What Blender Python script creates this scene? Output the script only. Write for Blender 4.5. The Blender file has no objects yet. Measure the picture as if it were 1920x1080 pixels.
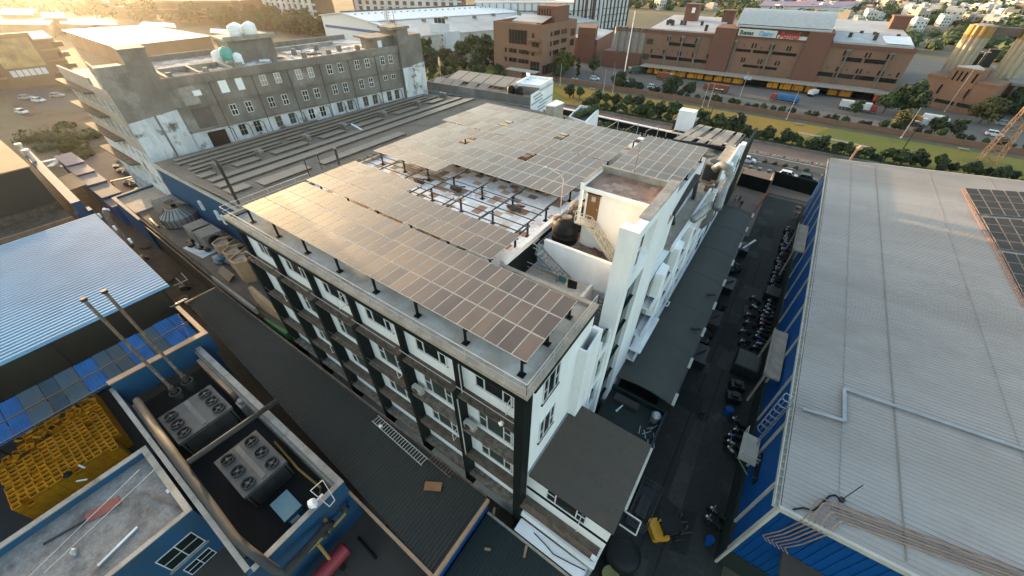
import bpy, math, random
HAZE, SKY, SUNE, EXPO = .000055, .15, 2.0, 2.72
from mathutils import Vector, Matrix
random.seed(7)
SC = bpy.context.scene
COL = SC.collection
PI = math.pi
R = math.radians
# ---------------------------------------------------------------- camera geometry (solved from vanishing points)
FOC = 711.830
CH = 40.0
RW = ((0.8209955896758506, 0.570914983511391, 0.004724757664715518),
      (-0.3749953487978449, 0.5329792363361092, 0.7584929940444808),
      (0.4305168174563971, -0.6244911650590153, 0.6516640657965183))
def ray(px, py):
    c = ((px-960)/FOC, -(py-540)/FOC, -1.0)
    return Vector(tuple(sum(RW[k][i]*c[k] for k in range(3)) for i in range(3)))
def P(px, py, z):                       # the point at height z seen at a photograph pixel
    d = ray(px, py); t = (z-CH)/d.z
    return Vector((d.x*t, d.y*t, z))
def PX(px, py, x):
    d = ray(px, py); t = x/d.x
    return Vector((x, d.y*t, CH+d.z*t))
def PY(px, py, y):
    d = ray(px, py); t = y/d.y
    return Vector((d.x*t, y, CH+d.z*t))
def PV(px, py, a, b):                   # on the vertical plane through plan points a, b
    d = ray(px, py); n = Vector((b[1]-a[1], a[0]-b[0]))
    t = (n.x*a[0]+n.y*a[1])/(n.x*d.x+n.y*d.y)
    return Vector((d.x*t, d.y*t, CH+d.z*t))
def ZAT(px, py, xy):                    # height above plan point xy of what is seen at the pixel
    d = ray(px, py); t = (d.x*xy[0]+d.y*xy[1])/(d.x*d.x+d.y*d.y)
    return CH+d.z*t
cam_d = bpy.data.cameras.new('camera'); cam = bpy.data.objects.new('camera', cam_d); COL.objects.link(cam)
cam_d.sensor_width = 36.0; cam_d.lens = FOC/1920*36.0; cam_d.clip_start = 0.5; cam_d.clip_end = 9000
cam.matrix_world = Matrix.Translation((0, 0, CH)) @ Matrix(RW).transposed().to_4x4()
SC.camera = cam

# ---------------------------------------------------------------- mesh builder
def V3(p, z=None):
    return (p[0], p[1], p[2] if z is None else z)
class MB:
    def __init__(s): s.v = []; s.f = []; s.m = []; s.mi = 0
    def add(s, vs, fs):
        b = len(s.v); s.v += [tuple(v) for v in vs]
        for f in fs: s.f.append(tuple(b+i for i in f)); s.m.append(s.mi)
        return s
    def prism(s, poly, z0, z1):
        """poly: plan points; z0/z1 numbers or lists (sloping roofs)."""
        n = len(poly)
        a = sum(poly[i][0]*poly[(i+1) % n][1]-poly[(i+1) % n][0]*poly[i][1] for i in range(n))
        Z0 = z0 if isinstance(z0, (list, tuple)) else [z0]*n
        Z1 = z1 if isinstance(z1, (list, tuple)) else [z1]*n
        if a < 0: poly = poly[::-1]; Z0 = Z0[::-1]; Z1 = Z1[::-1]
        vs = [(p[0], p[1], z) for p, z in zip(poly, Z0)]+[(p[0], p[1], z) for p, z in zip(poly, Z1)]
        fs = [tuple(range(n-1, -1, -1)), tuple(range(n, 2*n))]+[(i, (i+1) % n, n+(i+1) % n, n+i) for i in range(n)]
        return s.add(vs, fs)
    def box(s, x0, y0, z0, x1, y1, z1):
        return s.prism([(x0, y0), (x1, y0), (x1, y1), (x0, y1)], z0, z1)
    def rot_box(s, c, sx, sy, z0, z1, a=0):
        ca, sa = math.cos(a), math.sin(a)
        return s.prism([(c[0]+x*ca-y*sa, c[1]+x*sa+y*ca) for x, y in ((-sx/2, -sy/2), (sx/2, -sy/2), (sx/2, sy/2), (-sx/2, sy/2))], z0, z1)
    def bar(s, p, q, w, h=None):
        p, q = Vector(p), Vector(q); h = h or w
        d = (q-p)
        if d.length < 1e-6: return s
        d.normalize(); u = d.cross(Vector((0, 0, 1)))
        if u.length < 1e-3: u = Vector((1, 0, 0))
        u.normalize(); t = u.cross(d); u *= w/2; t *= h/2
        vs = [p-u-t, p+u-t, p+u+t, p-u+t, q-u-t, q+u-t, q+u+t, q-u+t]
        return s.add(vs, [(0, 1, 2, 3), (7, 6, 5, 4), (0, 4, 5, 1), (1, 5, 6, 2), (2, 6, 7, 3), (3, 7, 4, 0)])
    def tube(s, pts, r, n=8, r1=None):
        pts = [Vector(p) for p in pts]; k = len(pts); b = len(s.v); vs = []; fs = []; u = None
        for i, p in enumerate(pts):
            d = (pts[min(i+1, k-1)]-pts[max(i-1, 0)]).normalized()
            if u is None:
                u = d.cross(Vector((0, 0, 1)))
                if u.length < 1e-3: u = Vector((1, 0, 0))
            u = (u-d*u.dot(d)).normalized(); w = d.cross(u)
            rr = r if r1 is None else r+(r1-r)*i/(k-1)
            vs += [p+(u*math.cos(2*PI*j/n)+w*math.sin(2*PI*j/n))*rr for j in range(n)]
        for i in range(k-1):
            for j in range(n):
                fs.append((i*n+j, i*n+(j+1) % n, (i+1)*n+(j+1) % n, (i+1)*n+j))
        fs += [tuple(range(n-1, -1, -1)), tuple(range((k-1)*n, k*n))]
        return s.add(vs, fs)
    def lathe(s, c, prof, n=20):
        """prof: (r, z) from bottom to top around vertical axis at plan point c."""
        vs = []; fs = []; k = len(prof)
        for r, z in prof:
            vs += [(c[0]+r*math.cos(2*PI*j/n), c[1]+r*math.sin(2*PI*j/n), z) for j in range(n)]
        for i in range(k-1):
            for j in range(n):
                fs.append((i*n+j, i*n+(j+1) % n, (i+1)*n+(j+1) % n, (i+1)*n+j))
        fs += [tuple(range(n-1, -1, -1)), tuple(range((k-1)*n, k*n))]
        return s.add(vs, fs)
    def cyl(s, c, z0, z1, r, n=14, r1=None):
        return s.lathe(c, [(r, z0), (r if r1 is None else r1, z1)], n)
    def wheel(s, c, axis, r, w, n=14):
        a = Vector(axis).normalized()*w/2; c = Vector(c)
        return s.tube([c-a, c+a], r, n)
    def corr(s, a, b, c, d, n, h, th=0.05, prof=(0.0, .28, .42, .86)):
        """corrugated sheet a-b-c-d; ribs run a->d / b->c, counted along a->b. prof: up, crest start/end, down."""
        a, b, c, d = map(Vector, (a, b, c, d))
        nr = (b-a).cross(d-a).normalized()
        if nr.z < 0: nr = -nr
        ts = []
        for i in range(n):
            for k, q in enumerate(prof): ts.append(((i+q)/n, (0, h, h, 0)[k]))
        ts.append((1.0, 0.0))
        vs = []
        for t, e in ts:
            p, q = a.lerp(b, t), d.lerp(c, t)
            vs += [p+nr*e, q+nr*e, p-nr*th, q-nr*th]
        fs = []
        for i in range(len(ts)-1):
            o = 4*i
            fs += [(o, o+4, o+5, o+1), (o+2, o+3, o+7, o+6), (o, o+2, o+6, o+4), (o+1, o+5, o+7, o+3)]
        e = 4*(len(ts)-1)
        fs += [(0, 1, 3, 2), (e, e+2, e+3, e+1)]
        s.add(vs, fs)
        return s
    def blob(s, c, r, sub=2, jit=.18, rng=random, sq=(1, 1, 1)):
        vs, fs = ICO[sub]
        s.add([(c[0]+v[0]*r*sq[0]*(1+rng.uniform(-jit, jit)), c[1]+v[1]*r*sq[1]*(1+rng.uniform(-jit, jit)), c[2]+v[2]*r*sq[2]*(1+rng.uniform(-jit, jit))) for v in vs], fs)
        return s
    def build(s, name, mats, parent=None, origin=None, smooth=False, fix=True):
        me = bpy.data.meshes.new(name)
        if parent is not None and origin is None: origin = wloc(parent)
        if origin is None:
            xs = [v[0] for v in s.v]; ys = [v[1] for v in s.v]; zs = [v[2] for v in s.v]
            origin = ((min(xs)+max(xs))/2, (min(ys)+max(ys))/2, min(zs))
        ox, oy, oz = origin
        me.from_pydata([(v[0]-ox, v[1]-oy, v[2]-oz) for v in s.v], [], s.f)
        if not isinstance(mats, (list, tuple)): mats = [mats]
        for m in mats: me.materials.append(m)
        for p, i in zip(me.polygons, s.m): p.material_index = i
        if smooth:
            for p in me.polygons: p.use_smooth = True
        if fix:
            import bmesh
            bm = bmesh.new(); bm.from_mesh(me); bmesh.ops.recalc_face_normals(bm, faces=bm.faces); bm.to_mesh(me); bm.free()
        o = bpy.data.objects.new(name, me); COL.objects.link(o)
        if parent is not None: o.parent = parent
        else: o.location = origin
        return o
LOC = {}
def wloc(o):
    p = Vector(o.location)
    while o.parent is not None:
        o = o.parent; p = p+Vector(o.location)
    return p
def _ico():
    import bmesh
    out = {}
    for k in (1, 2, 3):
        bm = bmesh.new(); bmesh.ops.create_icosphere(bm, subdivisions=k, radius=1.0)
        bm.verts.ensure_lookup_table()
        out[k] = ([tuple(v.co) for v in bm.verts], [tuple(v.index for v in f.verts) for f in bm.faces]); bm.free()
    return out
ICO = _ico()
def tag(o, label=None, cat=None, group=None, kind=None):
    if label: o['label'] = label
    if cat: o['category'] = cat
    if group: o['group'] = group
    if kind: o['kind'] = kind
    return o
def thing(name, label, cat, loc=(0, 0, 0), group=None, rz=0):
    o = bpy.data.objects.new(name, None); o.empty_display_size = .3; COL.objects.link(o)
    o.location = loc; o.rotation_euler = (0, 0, rz)
    return tag(o, label, cat, group)
def copy_tree(o, parent=None):
    c = o.copy(); COL.objects.link(c); c.parent = parent
    for ch in list(o.children): copy_tree(ch, c)
    return c
def put(proto, used, loc, rz=0, label=None, group=None, scale=None):
    """first use moves the prototype itself, later uses copy it with all its parts."""
    o = copy_tree(proto) if proto.name in used else proto
    used.add(proto.name)
    o.location = loc; o.rotation_euler = (0, 0, rz)
    if scale is not None: o.scale = scale if isinstance(scale, tuple) else (scale,)*3
    if label: o['label'] = label
    if group: o['group'] = group
    return o
USED = set()
class Fr:
    """a vertical facade frame: origin plan point a, running to plan point b; w is measured outwards (right of a->b)."""
    def __init__(s, a, b, z=0):
        s.a = Vector((a[0], a[1])); s.b = Vector((b[0], b[1])); s.L = (s.b-s.a).length
        s.d = (s.b-s.a).normalized(); s.n = Vector((s.d.y, -s.d.x)); s.z = z
    def p(s, u, w, z):
        q = s.a+s.d*u+s.n*w
        return (q.x, q.y, z)
    def box(s, mb, u0, u1, w0, w1, z0, z1):
        return mb.prism([s.p(u0, w0, 0)[:2], s.p(u1, w0, 0)[:2], s.p(u1, w1, 0)[:2], s.p(u0, w1, 0)[:2]], z0, z1)
    def uv(s, px, py, w=0):
        a = s.p(0, w, 0); b = s.p(s.L, w, 0); q = PV(px, py, a, b)
        return ((q.x-a[0])*s.d.x+(q.y-a[1])*s.d.y, q.z)
    def window(s, parent, u0, u1, z0, z1, frame, glass, nx=2, nz=1, t=.07, w=0.0, proud=.07, name='window', pane=True):
        f = MB()
        s.box(f, u0, u1, w, w+proud, z0, z0+t); s.box(f, u0, u1, w, w+proud, z1-t, z1)
        s.box(f, u0, u0+t, w, w+proud, z0+t, z1-t); s.box(f, u1-t, u1, w, w+proud, z0+t, z1-t)
        for i in range(1, nx):
            u = u0+(u1-u0)*i/nx; s.box(f, u-t/2, u+t/2, w, w+proud*.9, z0+t, z1-t)
        for i in range(1, nz):
            z = z0+(z1-z0)*i/nz; s.box(f, u0+t, u1-t, w, w+proud*.8, z-t/2, z+t/2)
        fo = f.build(name, frame, parent)
        g = MB(); s.box(g, u0+t*.6, u1-t*.6, w+.004, w+proud*.45, z0+t*.6, z1-t*.6)
        if pane: g.build('pane', glass, fo)
        return fo
def poly_px(pts, z): return [P(x, y, z) for x, y in pts]

# ---------------------------------------------------------------- materials
def _noise(nt, vec, scale, detail=4, rough=.6):
    n = nt.nodes.new('ShaderNodeTexNoise'); n.inputs['Scale'].default_value = scale
    n.inputs['Detail'].default_value = detail; n.inputs['Roughness'].default_value = rough
    nt.links.new(vec, n.inputs['Vector']); return n.outputs['Fac']
def _ramp(nt, fac, a, b):
    m = nt.nodes.new('ShaderNodeMapRange'); m.inputs[1].default_value = a; m.inputs[2].default_value = b
    nt.links.new(fac, m.inputs[0]); return m.outputs[0]
def _mix(nt, fac, c1, c2, mode='MIX'):
    m = nt.nodes.new('ShaderNodeMix'); m.data_type = 'RGBA'; m.blend_type = mode
    if isinstance(fac, (int, float)): m.inputs[0].default_value = fac
    else: nt.links.new(fac, m.inputs[0])
    for c, i in ((c1, 6), (c2, 7)):
        if isinstance(c, tuple): m.inputs[i].default_value = (*c[:3], 1)
        else: nt.links.new(c, m.inputs[i])
    return m.outputs[2]
def mat(name, col, rough=.75, metal=0, col2=None, scale=.6, lo=.38, hi=.66, fine=.18, fine_scale=9, streak=None, bump=0, rnd=0, spec=.5,
        coord='Object', stains=None, stain_scale=.25, stain_lo=.56, stain_hi=.7, emit=0, trans=0):
    m = bpy.data.materials.new(name); m.use_nodes = True; nt = m.node_tree; b = nt.nodes['Principled BSDF']
    tc = nt.nodes.new('ShaderNodeTexCoord'); vec = tc.outputs[coord]
    if streak:
        mp = nt.nodes.new('ShaderNodeMapping'); mp.inputs['Scale'].default_value = streak; nt.links.new(vec, mp.inputs[0]); vec = mp.outputs[0]
    c = tuple(col)
    out = None
    if col2 is None: col2 = tuple(x*.78 for x in col)
    out = _mix(nt, _ramp(nt, _noise(nt, vec, scale), lo, hi), c, col2)
    if stains:
        out = _mix(nt, _ramp(nt, _noise(nt, tc.outputs[coord], stain_scale, 6, .65), stain_lo, stain_hi), out, tuple(stains))
    if fine:
        f = _ramp(nt, _noise(nt, vec, fine_scale, 3), .3, .7)
        out = _mix(nt, f, out, _mix(nt, 1.0, out, (1-fine,)*3, 'MULTIPLY'))
    if rnd:
        oi = nt.nodes.new('ShaderNodeObjectInfo')
        mr = nt.nodes.new('ShaderNodeMapRange'); mr.inputs[3].default_value = 1-rnd; mr.inputs[4].default_value = 1+rnd
        nt.links.new(oi.outputs['Random'], mr.inputs[0])
        vm = nt.nodes.new('ShaderNodeVectorMath'); vm.operation = 'SCALE'; nt.links.new(out, vm.inputs[0]); nt.links.new(mr.outputs[0], vm.inputs['Scale']); out = vm.outputs[0]
    nt.links.new(out, b.inputs['Base Color'])
    b.inputs['Roughness'].default_value = rough; b.inputs['Metallic'].default_value = metal
    b.inputs['Specular IOR Level'].default_value = spec
    if bump:
        bp = nt.nodes.new('ShaderNodeBump'); bp.inputs['Strength'].default_value = bump; bp.inputs['Distance'].default_value = .05
        nt.links.new(_noise(nt, vec, fine_scale), bp.inputs['Height']); nt.links.new(bp.outputs[0], b.inputs['Normal'])
    if emit:
        nt.links.new(out, b.inputs['Emission Color']); b.inputs['Emission Strength'].default_value = emit
    if trans: b.inputs['Transmission Weight'].default_value = trans
    return m
def mosaic_mat(name, cols, size=(.9, .9), rough=.5, base=None):
    """broken-tile floor: rectangular cells with random colours."""
    m = bpy.data.materials.new(name); m.use_nodes = True; nt = m.node_tree; b = nt.nodes['Principled BSDF']
    tc = nt.nodes.new('ShaderNodeTexCoord')
    mp = nt.nodes.new('ShaderNodeMapping'); mp.inputs['Scale'].default_value = (1/size[0], 1/size[1], 1); nt.links.new(tc.outputs['Object'], mp.inputs[0])
    fl = nt.nodes.new('ShaderNodeVectorMath'); fl.operation = 'FLOOR'; nt.links.new(mp.outputs[0], fl.inputs[0])
    sp = nt.nodes.new('ShaderNodeSeparateXYZ'); nt.links.new(fl.outputs[0], sp.inputs[0])
    cb = nt.nodes.new('ShaderNodeCombineXYZ'); nt.links.new(sp.outputs[0], cb.inputs[0]); nt.links.new(sp.outputs[1], cb.inputs[1])
    wn = nt.nodes.new('ShaderNodeTexWhiteNoise'); wn.noise_dimensions = '2D'; nt.links.new(cb.outputs[0], wn.inputs['Vector'])
    cr = nt.nodes.new('ShaderNodeValToRGB'); cr.color_ramp.interpolation = 'CONSTANT'
    while len(cr.color_ramp.elements) < len(cols): cr.color_ramp.elements.new(.5)
    for i, (pos, c) in enumerate(cols):
        cr.color_ramp.elements[i].position = pos; cr.color_ramp.elements[i].color = (*c, 1)
    nt.links.new(wn.outputs['Value'], cr.inputs[0])
    big = _ramp(nt, _noise(nt, tc.outputs['Object'], .22, 5, .7), .56, .68)
    out = _mix(nt, big, cr.outputs[0], base or (.30, .19, .12))
    out = _mix(nt, _ramp(nt, _noise(nt, tc.outputs['Object'], 3.0, 4), .35, .75), out, _mix(nt, 1.0, out, (.72, .72, .72), 'MULTIPLY'))
    nt.links.new(out, b.inputs['Base Color']); b.inputs['Roughness'].default_value = rough
    return m
M = {}
M['white'] = mat('white_paint', (.84, .84, .83), .7, col2=(.76, .755, .74), scale=.5, stains=(.5, .47, .43), stain_scale=.5, stain_lo=.64, stain_hi=.85, fine=.06, streak=(1, 1, .25))
M['white_cool'] = mat('white_masonry_paint', (.76, .77, .78), .7, col2=(.66, .67, .68), scale=.4, stains=(.42, .41, .40), stain_scale=.6, stain_lo=.66, stain_hi=.85, fine=.08, streak=(1, 1, .2))
M['green'] = mat('dark_green_paint', (.0022, .0065, .0065), .7, fine=.25, col2=(.004, .009, .0085), spec=.25)
M['fascia'] = mat('dark_green_fascia', (.0025, .0075, .0075), .7, spec=.25)
M['ledge'] = mat('dusty_brown_ledge', (.095, .068, .048), .9, col2=(.16, .125, .095), scale=1.4, fine=.4, fine_scale=14, stains=(.06, .05, .04), stain_scale=1.2)
M['rubble_ledge'] = mat('rubble_strewn_ledge', (.24, .205, .165), .95, col2=(.09, .07, .05), scale=2.2, fine=.5, fine_scale=16, bump=.6)
M['terrazzo'] = mat('speckled_terrace', (.60, .60, .57), .8, col2=(.42, .37, .30), scale=.35, stains=(.05, .045, .04), stain_scale=3.6, stain_lo=.655, stain_hi=.68, fine=.25, fine_scale=.9)
M['coping'] = mat('cement_coping', (.42, .36, .29), .85, col2=(.30, .255, .20), scale=1.0, fine=.25)
M['concrete'] = mat('grey_concrete', (.22, .20, .175), .9, col2=(.145, .13, .112), scale=.35, stains=(.32, .295, .265), stain_scale=.12, fine=.2, fine_scale=3, streak=(1, 1, .45))
M['concrete_pale'] = mat('pale_concrete', (.36, .34, .30), .9, col2=(.24, .22, .19), scale=.8, stains=(.13, .115, .1), stain_scale=.35, fine=.25)
M['plaster_white'] = mat('peeling_white_plaster', (.66, .67, .68), .85, col2=(.48, .48, .48), scale=.8, stains=(.13, .11, .09), stain_scale=.42, stain_lo=.55, stain_hi=.66, fine=.15, streak=(1, 1, .3))
M['steel_dark'] = mat('dark_painted_steel', (.018, .02, .02), .5, fine=.2)
M['steel_grey'] = mat('galvanised_steel', (.42, .43, .43), .45, metal=.6, fine=.15)
M['rail'] = mat('pale_steel_rail', (.55, .52, .47), .5, fine=.1)
M['frame'] = mat('white_window_frame', (.74, .74, .72), .5, fine=.06)
M['glass'] = mat('dark_window_glass', (.012, .018, .018), .12, fine=.1, spec=.6)
M['glass_green'] = mat('green_tinted_glass', (.010, .035, .035), .15, fine=.1, spec=.5)
M['door'] = mat('brown_wooden_door', (.22, .11, .04), .6, col2=(.16, .075, .025), streak=(6, 6, .5), fine=.2)
M['blue'] = mat('blue_sheet_cladding', (.002, .07, .25), .6, col2=(.002, .058, .20), scale=.3, fine=.12, spec=.18)
M['blue_shed'] = mat('blue_shed_cladding', (.003, .075, .175), .65, col2=(.004, .06, .13), scale=.15, fine=.15, spec=.15)
M['blue_wall'] = mat('blue_painted_masonry', (.007, .08, .185), .8, col2=(.012, .06, .12), scale=.5, stains=(.045, .06, .075), stain_scale=.45, stain_lo=.5, stain_hi=.72, fine=.15, streak=(1, 1, .3))
M['blue_teal'] = mat('teal_blue_cladding', (.006, .075, .165), .5, fine=.12)
M['trim_pale'] = mat('pale_sheet_trim', (.52, .49, .42), .6, fine=.15)
M['trim_orange'] = mat('faded_tan_trim', (.40, .25, .15), .7, col2=(.28, .17, .1), fine=.2)
M['roof_hall'] = mat('weathered_hall_roofing', (.285, .255, .228), .62, col2=(.385, .36, .335), scale=.07, lo=.38, hi=.66, stains=(.25, .215, .185), stain_scale=.12, stain_lo=.52, stain_hi=.8, fine=.08, fine_scale=2.2, streak=(.16, 1, 1))
M['roof_shed'] = mat('dusty_shed_roofing', (.25, .195, .145), .8, col2=(.195, .15, .11), scale=.2, fine=.25, stains=(.15, .12, .09), stain_scale=.18)
M['roof_dark'] = mat('dark_green_roof_sheet', (.024, .0255, .019), .7, col2=(.034, .0315, .0225), scale=.25, fine=.2, stains=(.03, .035, .028), stain_scale=.2)
M['roof_teal'] = mat('dark_teal_roof_sheet', (.007, .018, .017), .7, col2=(.010, .021, .019), fine=.2)
M['roof_flat'] = mat('worn_flat_roofing', (.088, .068, .05), .9, col2=(.07, .057, .045), scale=.3, stains=(.10, .072, .05), stain_scale=.22, fine=.2, streak=(.35, 1, 1))
M['roof_canopy'] = mat('grey_green_canopy_sheet', (.066, .068, .057), .7, col2=(.052, .058, .051), scale=.3, stains=(.08, .06, .042), stain_scale=.3, stain_lo=.6, fine=.15)
M['roof_blue'] = mat('pale_blue_roof_sheet', (.17, .34, .49), .65, col2=(.14, .28, .41), scale=.12, fine=.1)
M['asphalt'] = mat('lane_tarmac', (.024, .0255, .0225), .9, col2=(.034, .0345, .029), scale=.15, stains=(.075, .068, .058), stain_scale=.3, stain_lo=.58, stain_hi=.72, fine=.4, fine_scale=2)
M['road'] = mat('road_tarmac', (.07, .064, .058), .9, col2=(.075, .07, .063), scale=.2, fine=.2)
M['paving'] = mat('tan_paving', (.20, .14, .105), .9, col2=(.165, .115, .09), scale=.3, fine=.2)
M['yard'] = mat('grey_yard_concrete', (.135, .122, .108), .9, col2=(.115, .105, .094), scale=.1, fine=.2)
M['dirt'] = mat('bare_dirt', (.10, .066, .042), .95, col2=(.062, .043, .03), scale=.5, stains=(.06, .055, .04), stain_scale=.3, fine=.3)
M['rust'] = mat('rusty_pipe', (.16, .10, .065), .85, col2=(.30, .22, .16), scale=1.6, fine=.35, fine_scale=9, stains=(.07, .035, .02), stain_scale=1.3)
M['pipe_dark'] = mat('dull_insulated_pipe', (.055, .05, .043), .75, col2=(.035, .034, .03), fine=.2)
M['pipe_silver'] = mat('silver_clad_duct', (.33, .315, .295), .5, metal=.4, col2=(.24, .225, .20), fine=.2)
M['pipe_yellow'] = mat('ochre_pipe', (.38, .22, .05), .6, fine=.2)
M['red'] = mat('red_tank_paint', (.30, .03, .035), .5, fine=.2)
M['copper'] = mat('salmon_pipe_insulation', (.28, .175, .145), .7, fine=.15)
M['black'] = mat('black_plastic', (.006, .007, .007), .6, fine=.2, spec=.3)
M['rubber'] = mat('black_rubber', (.012, .012, .012), .85, fine=.2)
M['crate_shade'] = mat('crate_inside_shade', (.085, .036, .003), .9, fine=.3)  # shade inside the crates, put into the colour of their floors
M['crate'] = mat('yellow_crate_plastic', (.85, .34, .006), .6, col2=(.66, .245, .005), scale=1.0, fine=.2, rnd=.25)
M['tan_tower'] = mat('tan_fibreglass', (.34, .22, .125), .65, col2=(.26, .165, .09), fine=.2)
M['tile_red'] = mosaic_mat('red_check_tiles', [(0, (.25, .135, .085)), (.45, (.17, .09, .06)), (.75, (.32, .215, .16))], (.55, .55), base=(.20, .115, .075))
M['tile_brown'] = mosaic_mat('brown_check_tiles', [(0, (.19, .13, .09)), (.5, (.11, .075, .05)), (.8, (.25, .18, .13))], (.5, .5), base=(.14, .09, .06))
M['mosaic'] = mosaic_mat('broken_tile_deck', [(0, (.82, .83, .85)), (.52, (.70, .68, .64)), (.64, (.34, .15, .085)), (.76, (.22, .19, .165)), (.84, (.50, .36, .26)), (.9, (.8, .81, .82))], (.95, .8), base=(.36, .19, .09))
# ================================================================ main building with the solar roof
XL, XR, YF, YW = -39.7, -6.1, 10.2, 11.1
ZD = 21.6
mb_ = thing('factory_building', 'white four storey factory with dark green columns and solar panels on its roof', 'building', (-20, 11, 0))
b = MB()
b.prism([(XL+.4, YW), (XR, YW), (XR, 19.3), (XL+.4, 19.3)], 0, ZD)
b.prism([(XL+.4, 19.3), (-14.2, 19.3), (-14.2, 54.5), (XL+.4, 52.5)], 0, ZD)
b.build('wall', M['white'], mb_)
b = MB(); b.prism([(XL+.3, YF+.45), (XR-.1, YF+.45), (XR-.1, 19.2), (XL+.3, 19.2)], ZD+.004, ZD+.05); b.build('roof_terrace', M['terrazzo'], mb_)
b = MB(); b.prism([(XL+.45, 19.2), (-14.5, 19.2), (-14.5, 52.2), (XL+.45, 52.2)], ZD+.006, ZD+.055); b.build('roof_deck', M['mosaic'], mb_)
# rebuilt deck edge parapet on the stair court side
b = MB(); b.box(-14.5, 19.35, ZD+.06, -14.05, 33.5, 22.15); b.build('parapet', M['white'], mb_)
b = MB(); b.box(-14.19, 19.35, 18.9, -14.0, 33.5, 21.55); b.build('court_wall_band', M['fascia'], mb_)
# fascia and coping round the roof edge
b = MB()
b.box(XL, YF, 21.25, XR+.1, YF+.4, 21.72); b.box(XR+.003, YW, 21.25, XR+.14, 19.3, 21.72); b.box(XL, YW, 21.25, XL+.397, 19.3, 21.72)
b.build('fascia', M['fascia'], mb_)
b = MB(); b.box(XL, YF+.404, 21.3, XR-.1, YW-.003, 21.6); b.build('soffit', M['coping'], mb_)
b = MB()
b.box(XL-.04, YF-.04, 21.724, XR+.16, YF+.44, 22.0); b.box(XR-.32, YF+.442, 21.724, XR+.16, 19.3, 22.0); b.box(XL-.04, YF+.442, 21.724, XL+.3, 19.3, 22.0)
b.box(-13.9, 18.9, 21.66, XR-.34, 19.3, 22.0)
b.box(XL-.04, 19.3, 21.66, XL+.3, 52.4, 21.95); b.box(XL+.3, 52.2, 21.66, -14.2, 52.5, 21.95)
b.build('coping', M['coping'], mb_)
# columns
CX = [XR-.1-5.5*k for k in range(7)]
for i, x in enumerate(CX):
    b = MB(); xa = x-.36 if i else x-.62
    b.box(max(xa, XL), YF, 2.2, x+.07, YW-.004, 17.25 if i else 21.28)
    if i: b.box(max(x-.33, XL), YF+.45, 17.254, x-.02, YW-.004, 21.28)
    b.build('column', M['green'], mb_)
# downpipes clipped to two of the columns
for x in (-11.55,):
    b = MB(); b.tube([(x, YF+.6, 20.6), (x+.1, YF+.4, 20.2), (x+.1, YF+.4, 17.3)], .045, 6); b.tube([(x+.02, YF-.06, 17.0), (x+.02, YF-.06, 9)], .045, 6); b.build('downpipe', M['rail'], mb_)
# ledges with rails, floor by floor
LZ = [(17.2, 'ledge'), (12.8, 'rubble_ledge'), (8.5, 'ledge'), (5.0, 'rubble_ledge')]
rr = random.Random(3)
for k, (z, m) in enumerate(LZ):
    for i in range(6):
        x1 = CX[i]-.37; x0 = max(CX[i+1]+.08, XL+.1)
        if i == 0: x1 = CX[0]-.63
        b = MB(); b.box(x0, YF+.08, z-.17, x1, YW-.005, z)
        mm = m if k != 1 or i < 2 else 'ledge'
        o = b.build('ledge', M[mm], mb_)
        if k != 1:
            h = 1.1 if k == 0 else .75
            b = MB(); n = 4
            if k == 0:
                tr_ = MB(); tr_.bar((x0, YF+.08, z+h), (x1, YF+.08, z+h), .04); tr_.build('top_rail', M['rail'], o)
            for q in ((h*.5, h*.2) if k == 0 else (h, h*.45)):
                b.bar((x0, YF+.08, z+q), (x1, YF+.08, z+q), .022)
            for j in range(1, n): b.bar((x0+(x1-x0)*j/n, YF+.08, z), (x0+(x1-x0)*j/n, YF+.08, z+h), .035)
            b.build('ledge_rail', M['steel_dark'] if k == 0 else M['rust'], o)
        else:
            b = MB(); q = .75
            b.bar((x0, YF+.08, z+q), (x1, YF+.08, z+q), .03)
            for j in range(1, 4): b.bar((x0+(x1-x0)*j/4, YF+.08, z), (x0+(x1-x0)*j/4, YF+.08, z+q), .03)
            b.build('ledge_rail', M['rust'], o)
        # rubble lying on the ledge belongs to its surface
M['glass_grey'] = mat('grey_window_glass', (.045, .055, .05), .25, fine=.1)
FF = Fr((XL, YW), (XR, YW))
def U(x): return x-XL
for k, (z0, z1) in enumerate(((18.5, 21.2), (13.55, 16.3), (9.2, 12.2))):
    for i in range(6):
        w0 = CX[i+1]+1.2; w1 = CX[i]-1.35
        if i == 5: w0 += .9
        f = MB(); t = .08
        FF.box(f, U(w0), U(w1), 0, .09, z0, z0+t); FF.box(f, U(w0), U(w1), 0, .09, z1-t, z1)
        for uu in (w0, w0+.72, w1-.72, w1-t): FF.box(f, U(uu), U(uu)+t, 0, .1, z0+t, z1-t)
        for ua in (w0, w1-.72): FF.box(f, U(ua)+t, U(ua)+.72, 0, .08, z0+1.15, z0+1.22)
        if (i+k) % 3 == 0:      # an open sash
            q = U(w1)-.02
            for zz in (z0+.1, z0+1.1): f.bar(FF.p(q, .1, zz), FF.p(q+.05, .75, zz), .05)
            f.bar(FF.p(q+.05, .75, z0+.1), FF.p(q+.05, .75, z0+1.1), .05)
        fo = f.build('window', M['frame'], mb_)
        g = MB(); FF.box(g, U(w0)+.05, U(w1)-.05, .004, .045, z0+.05, z1-.05); g.build('pane', M['glass_grey'] if k else M['glass'], fo)
        s = MB(); FF.box(s, U(w0)-.05, U(w1)+.05, .002, .07, z0-.07, z0-.004); s.build('sill', M['green'], fo)
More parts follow.
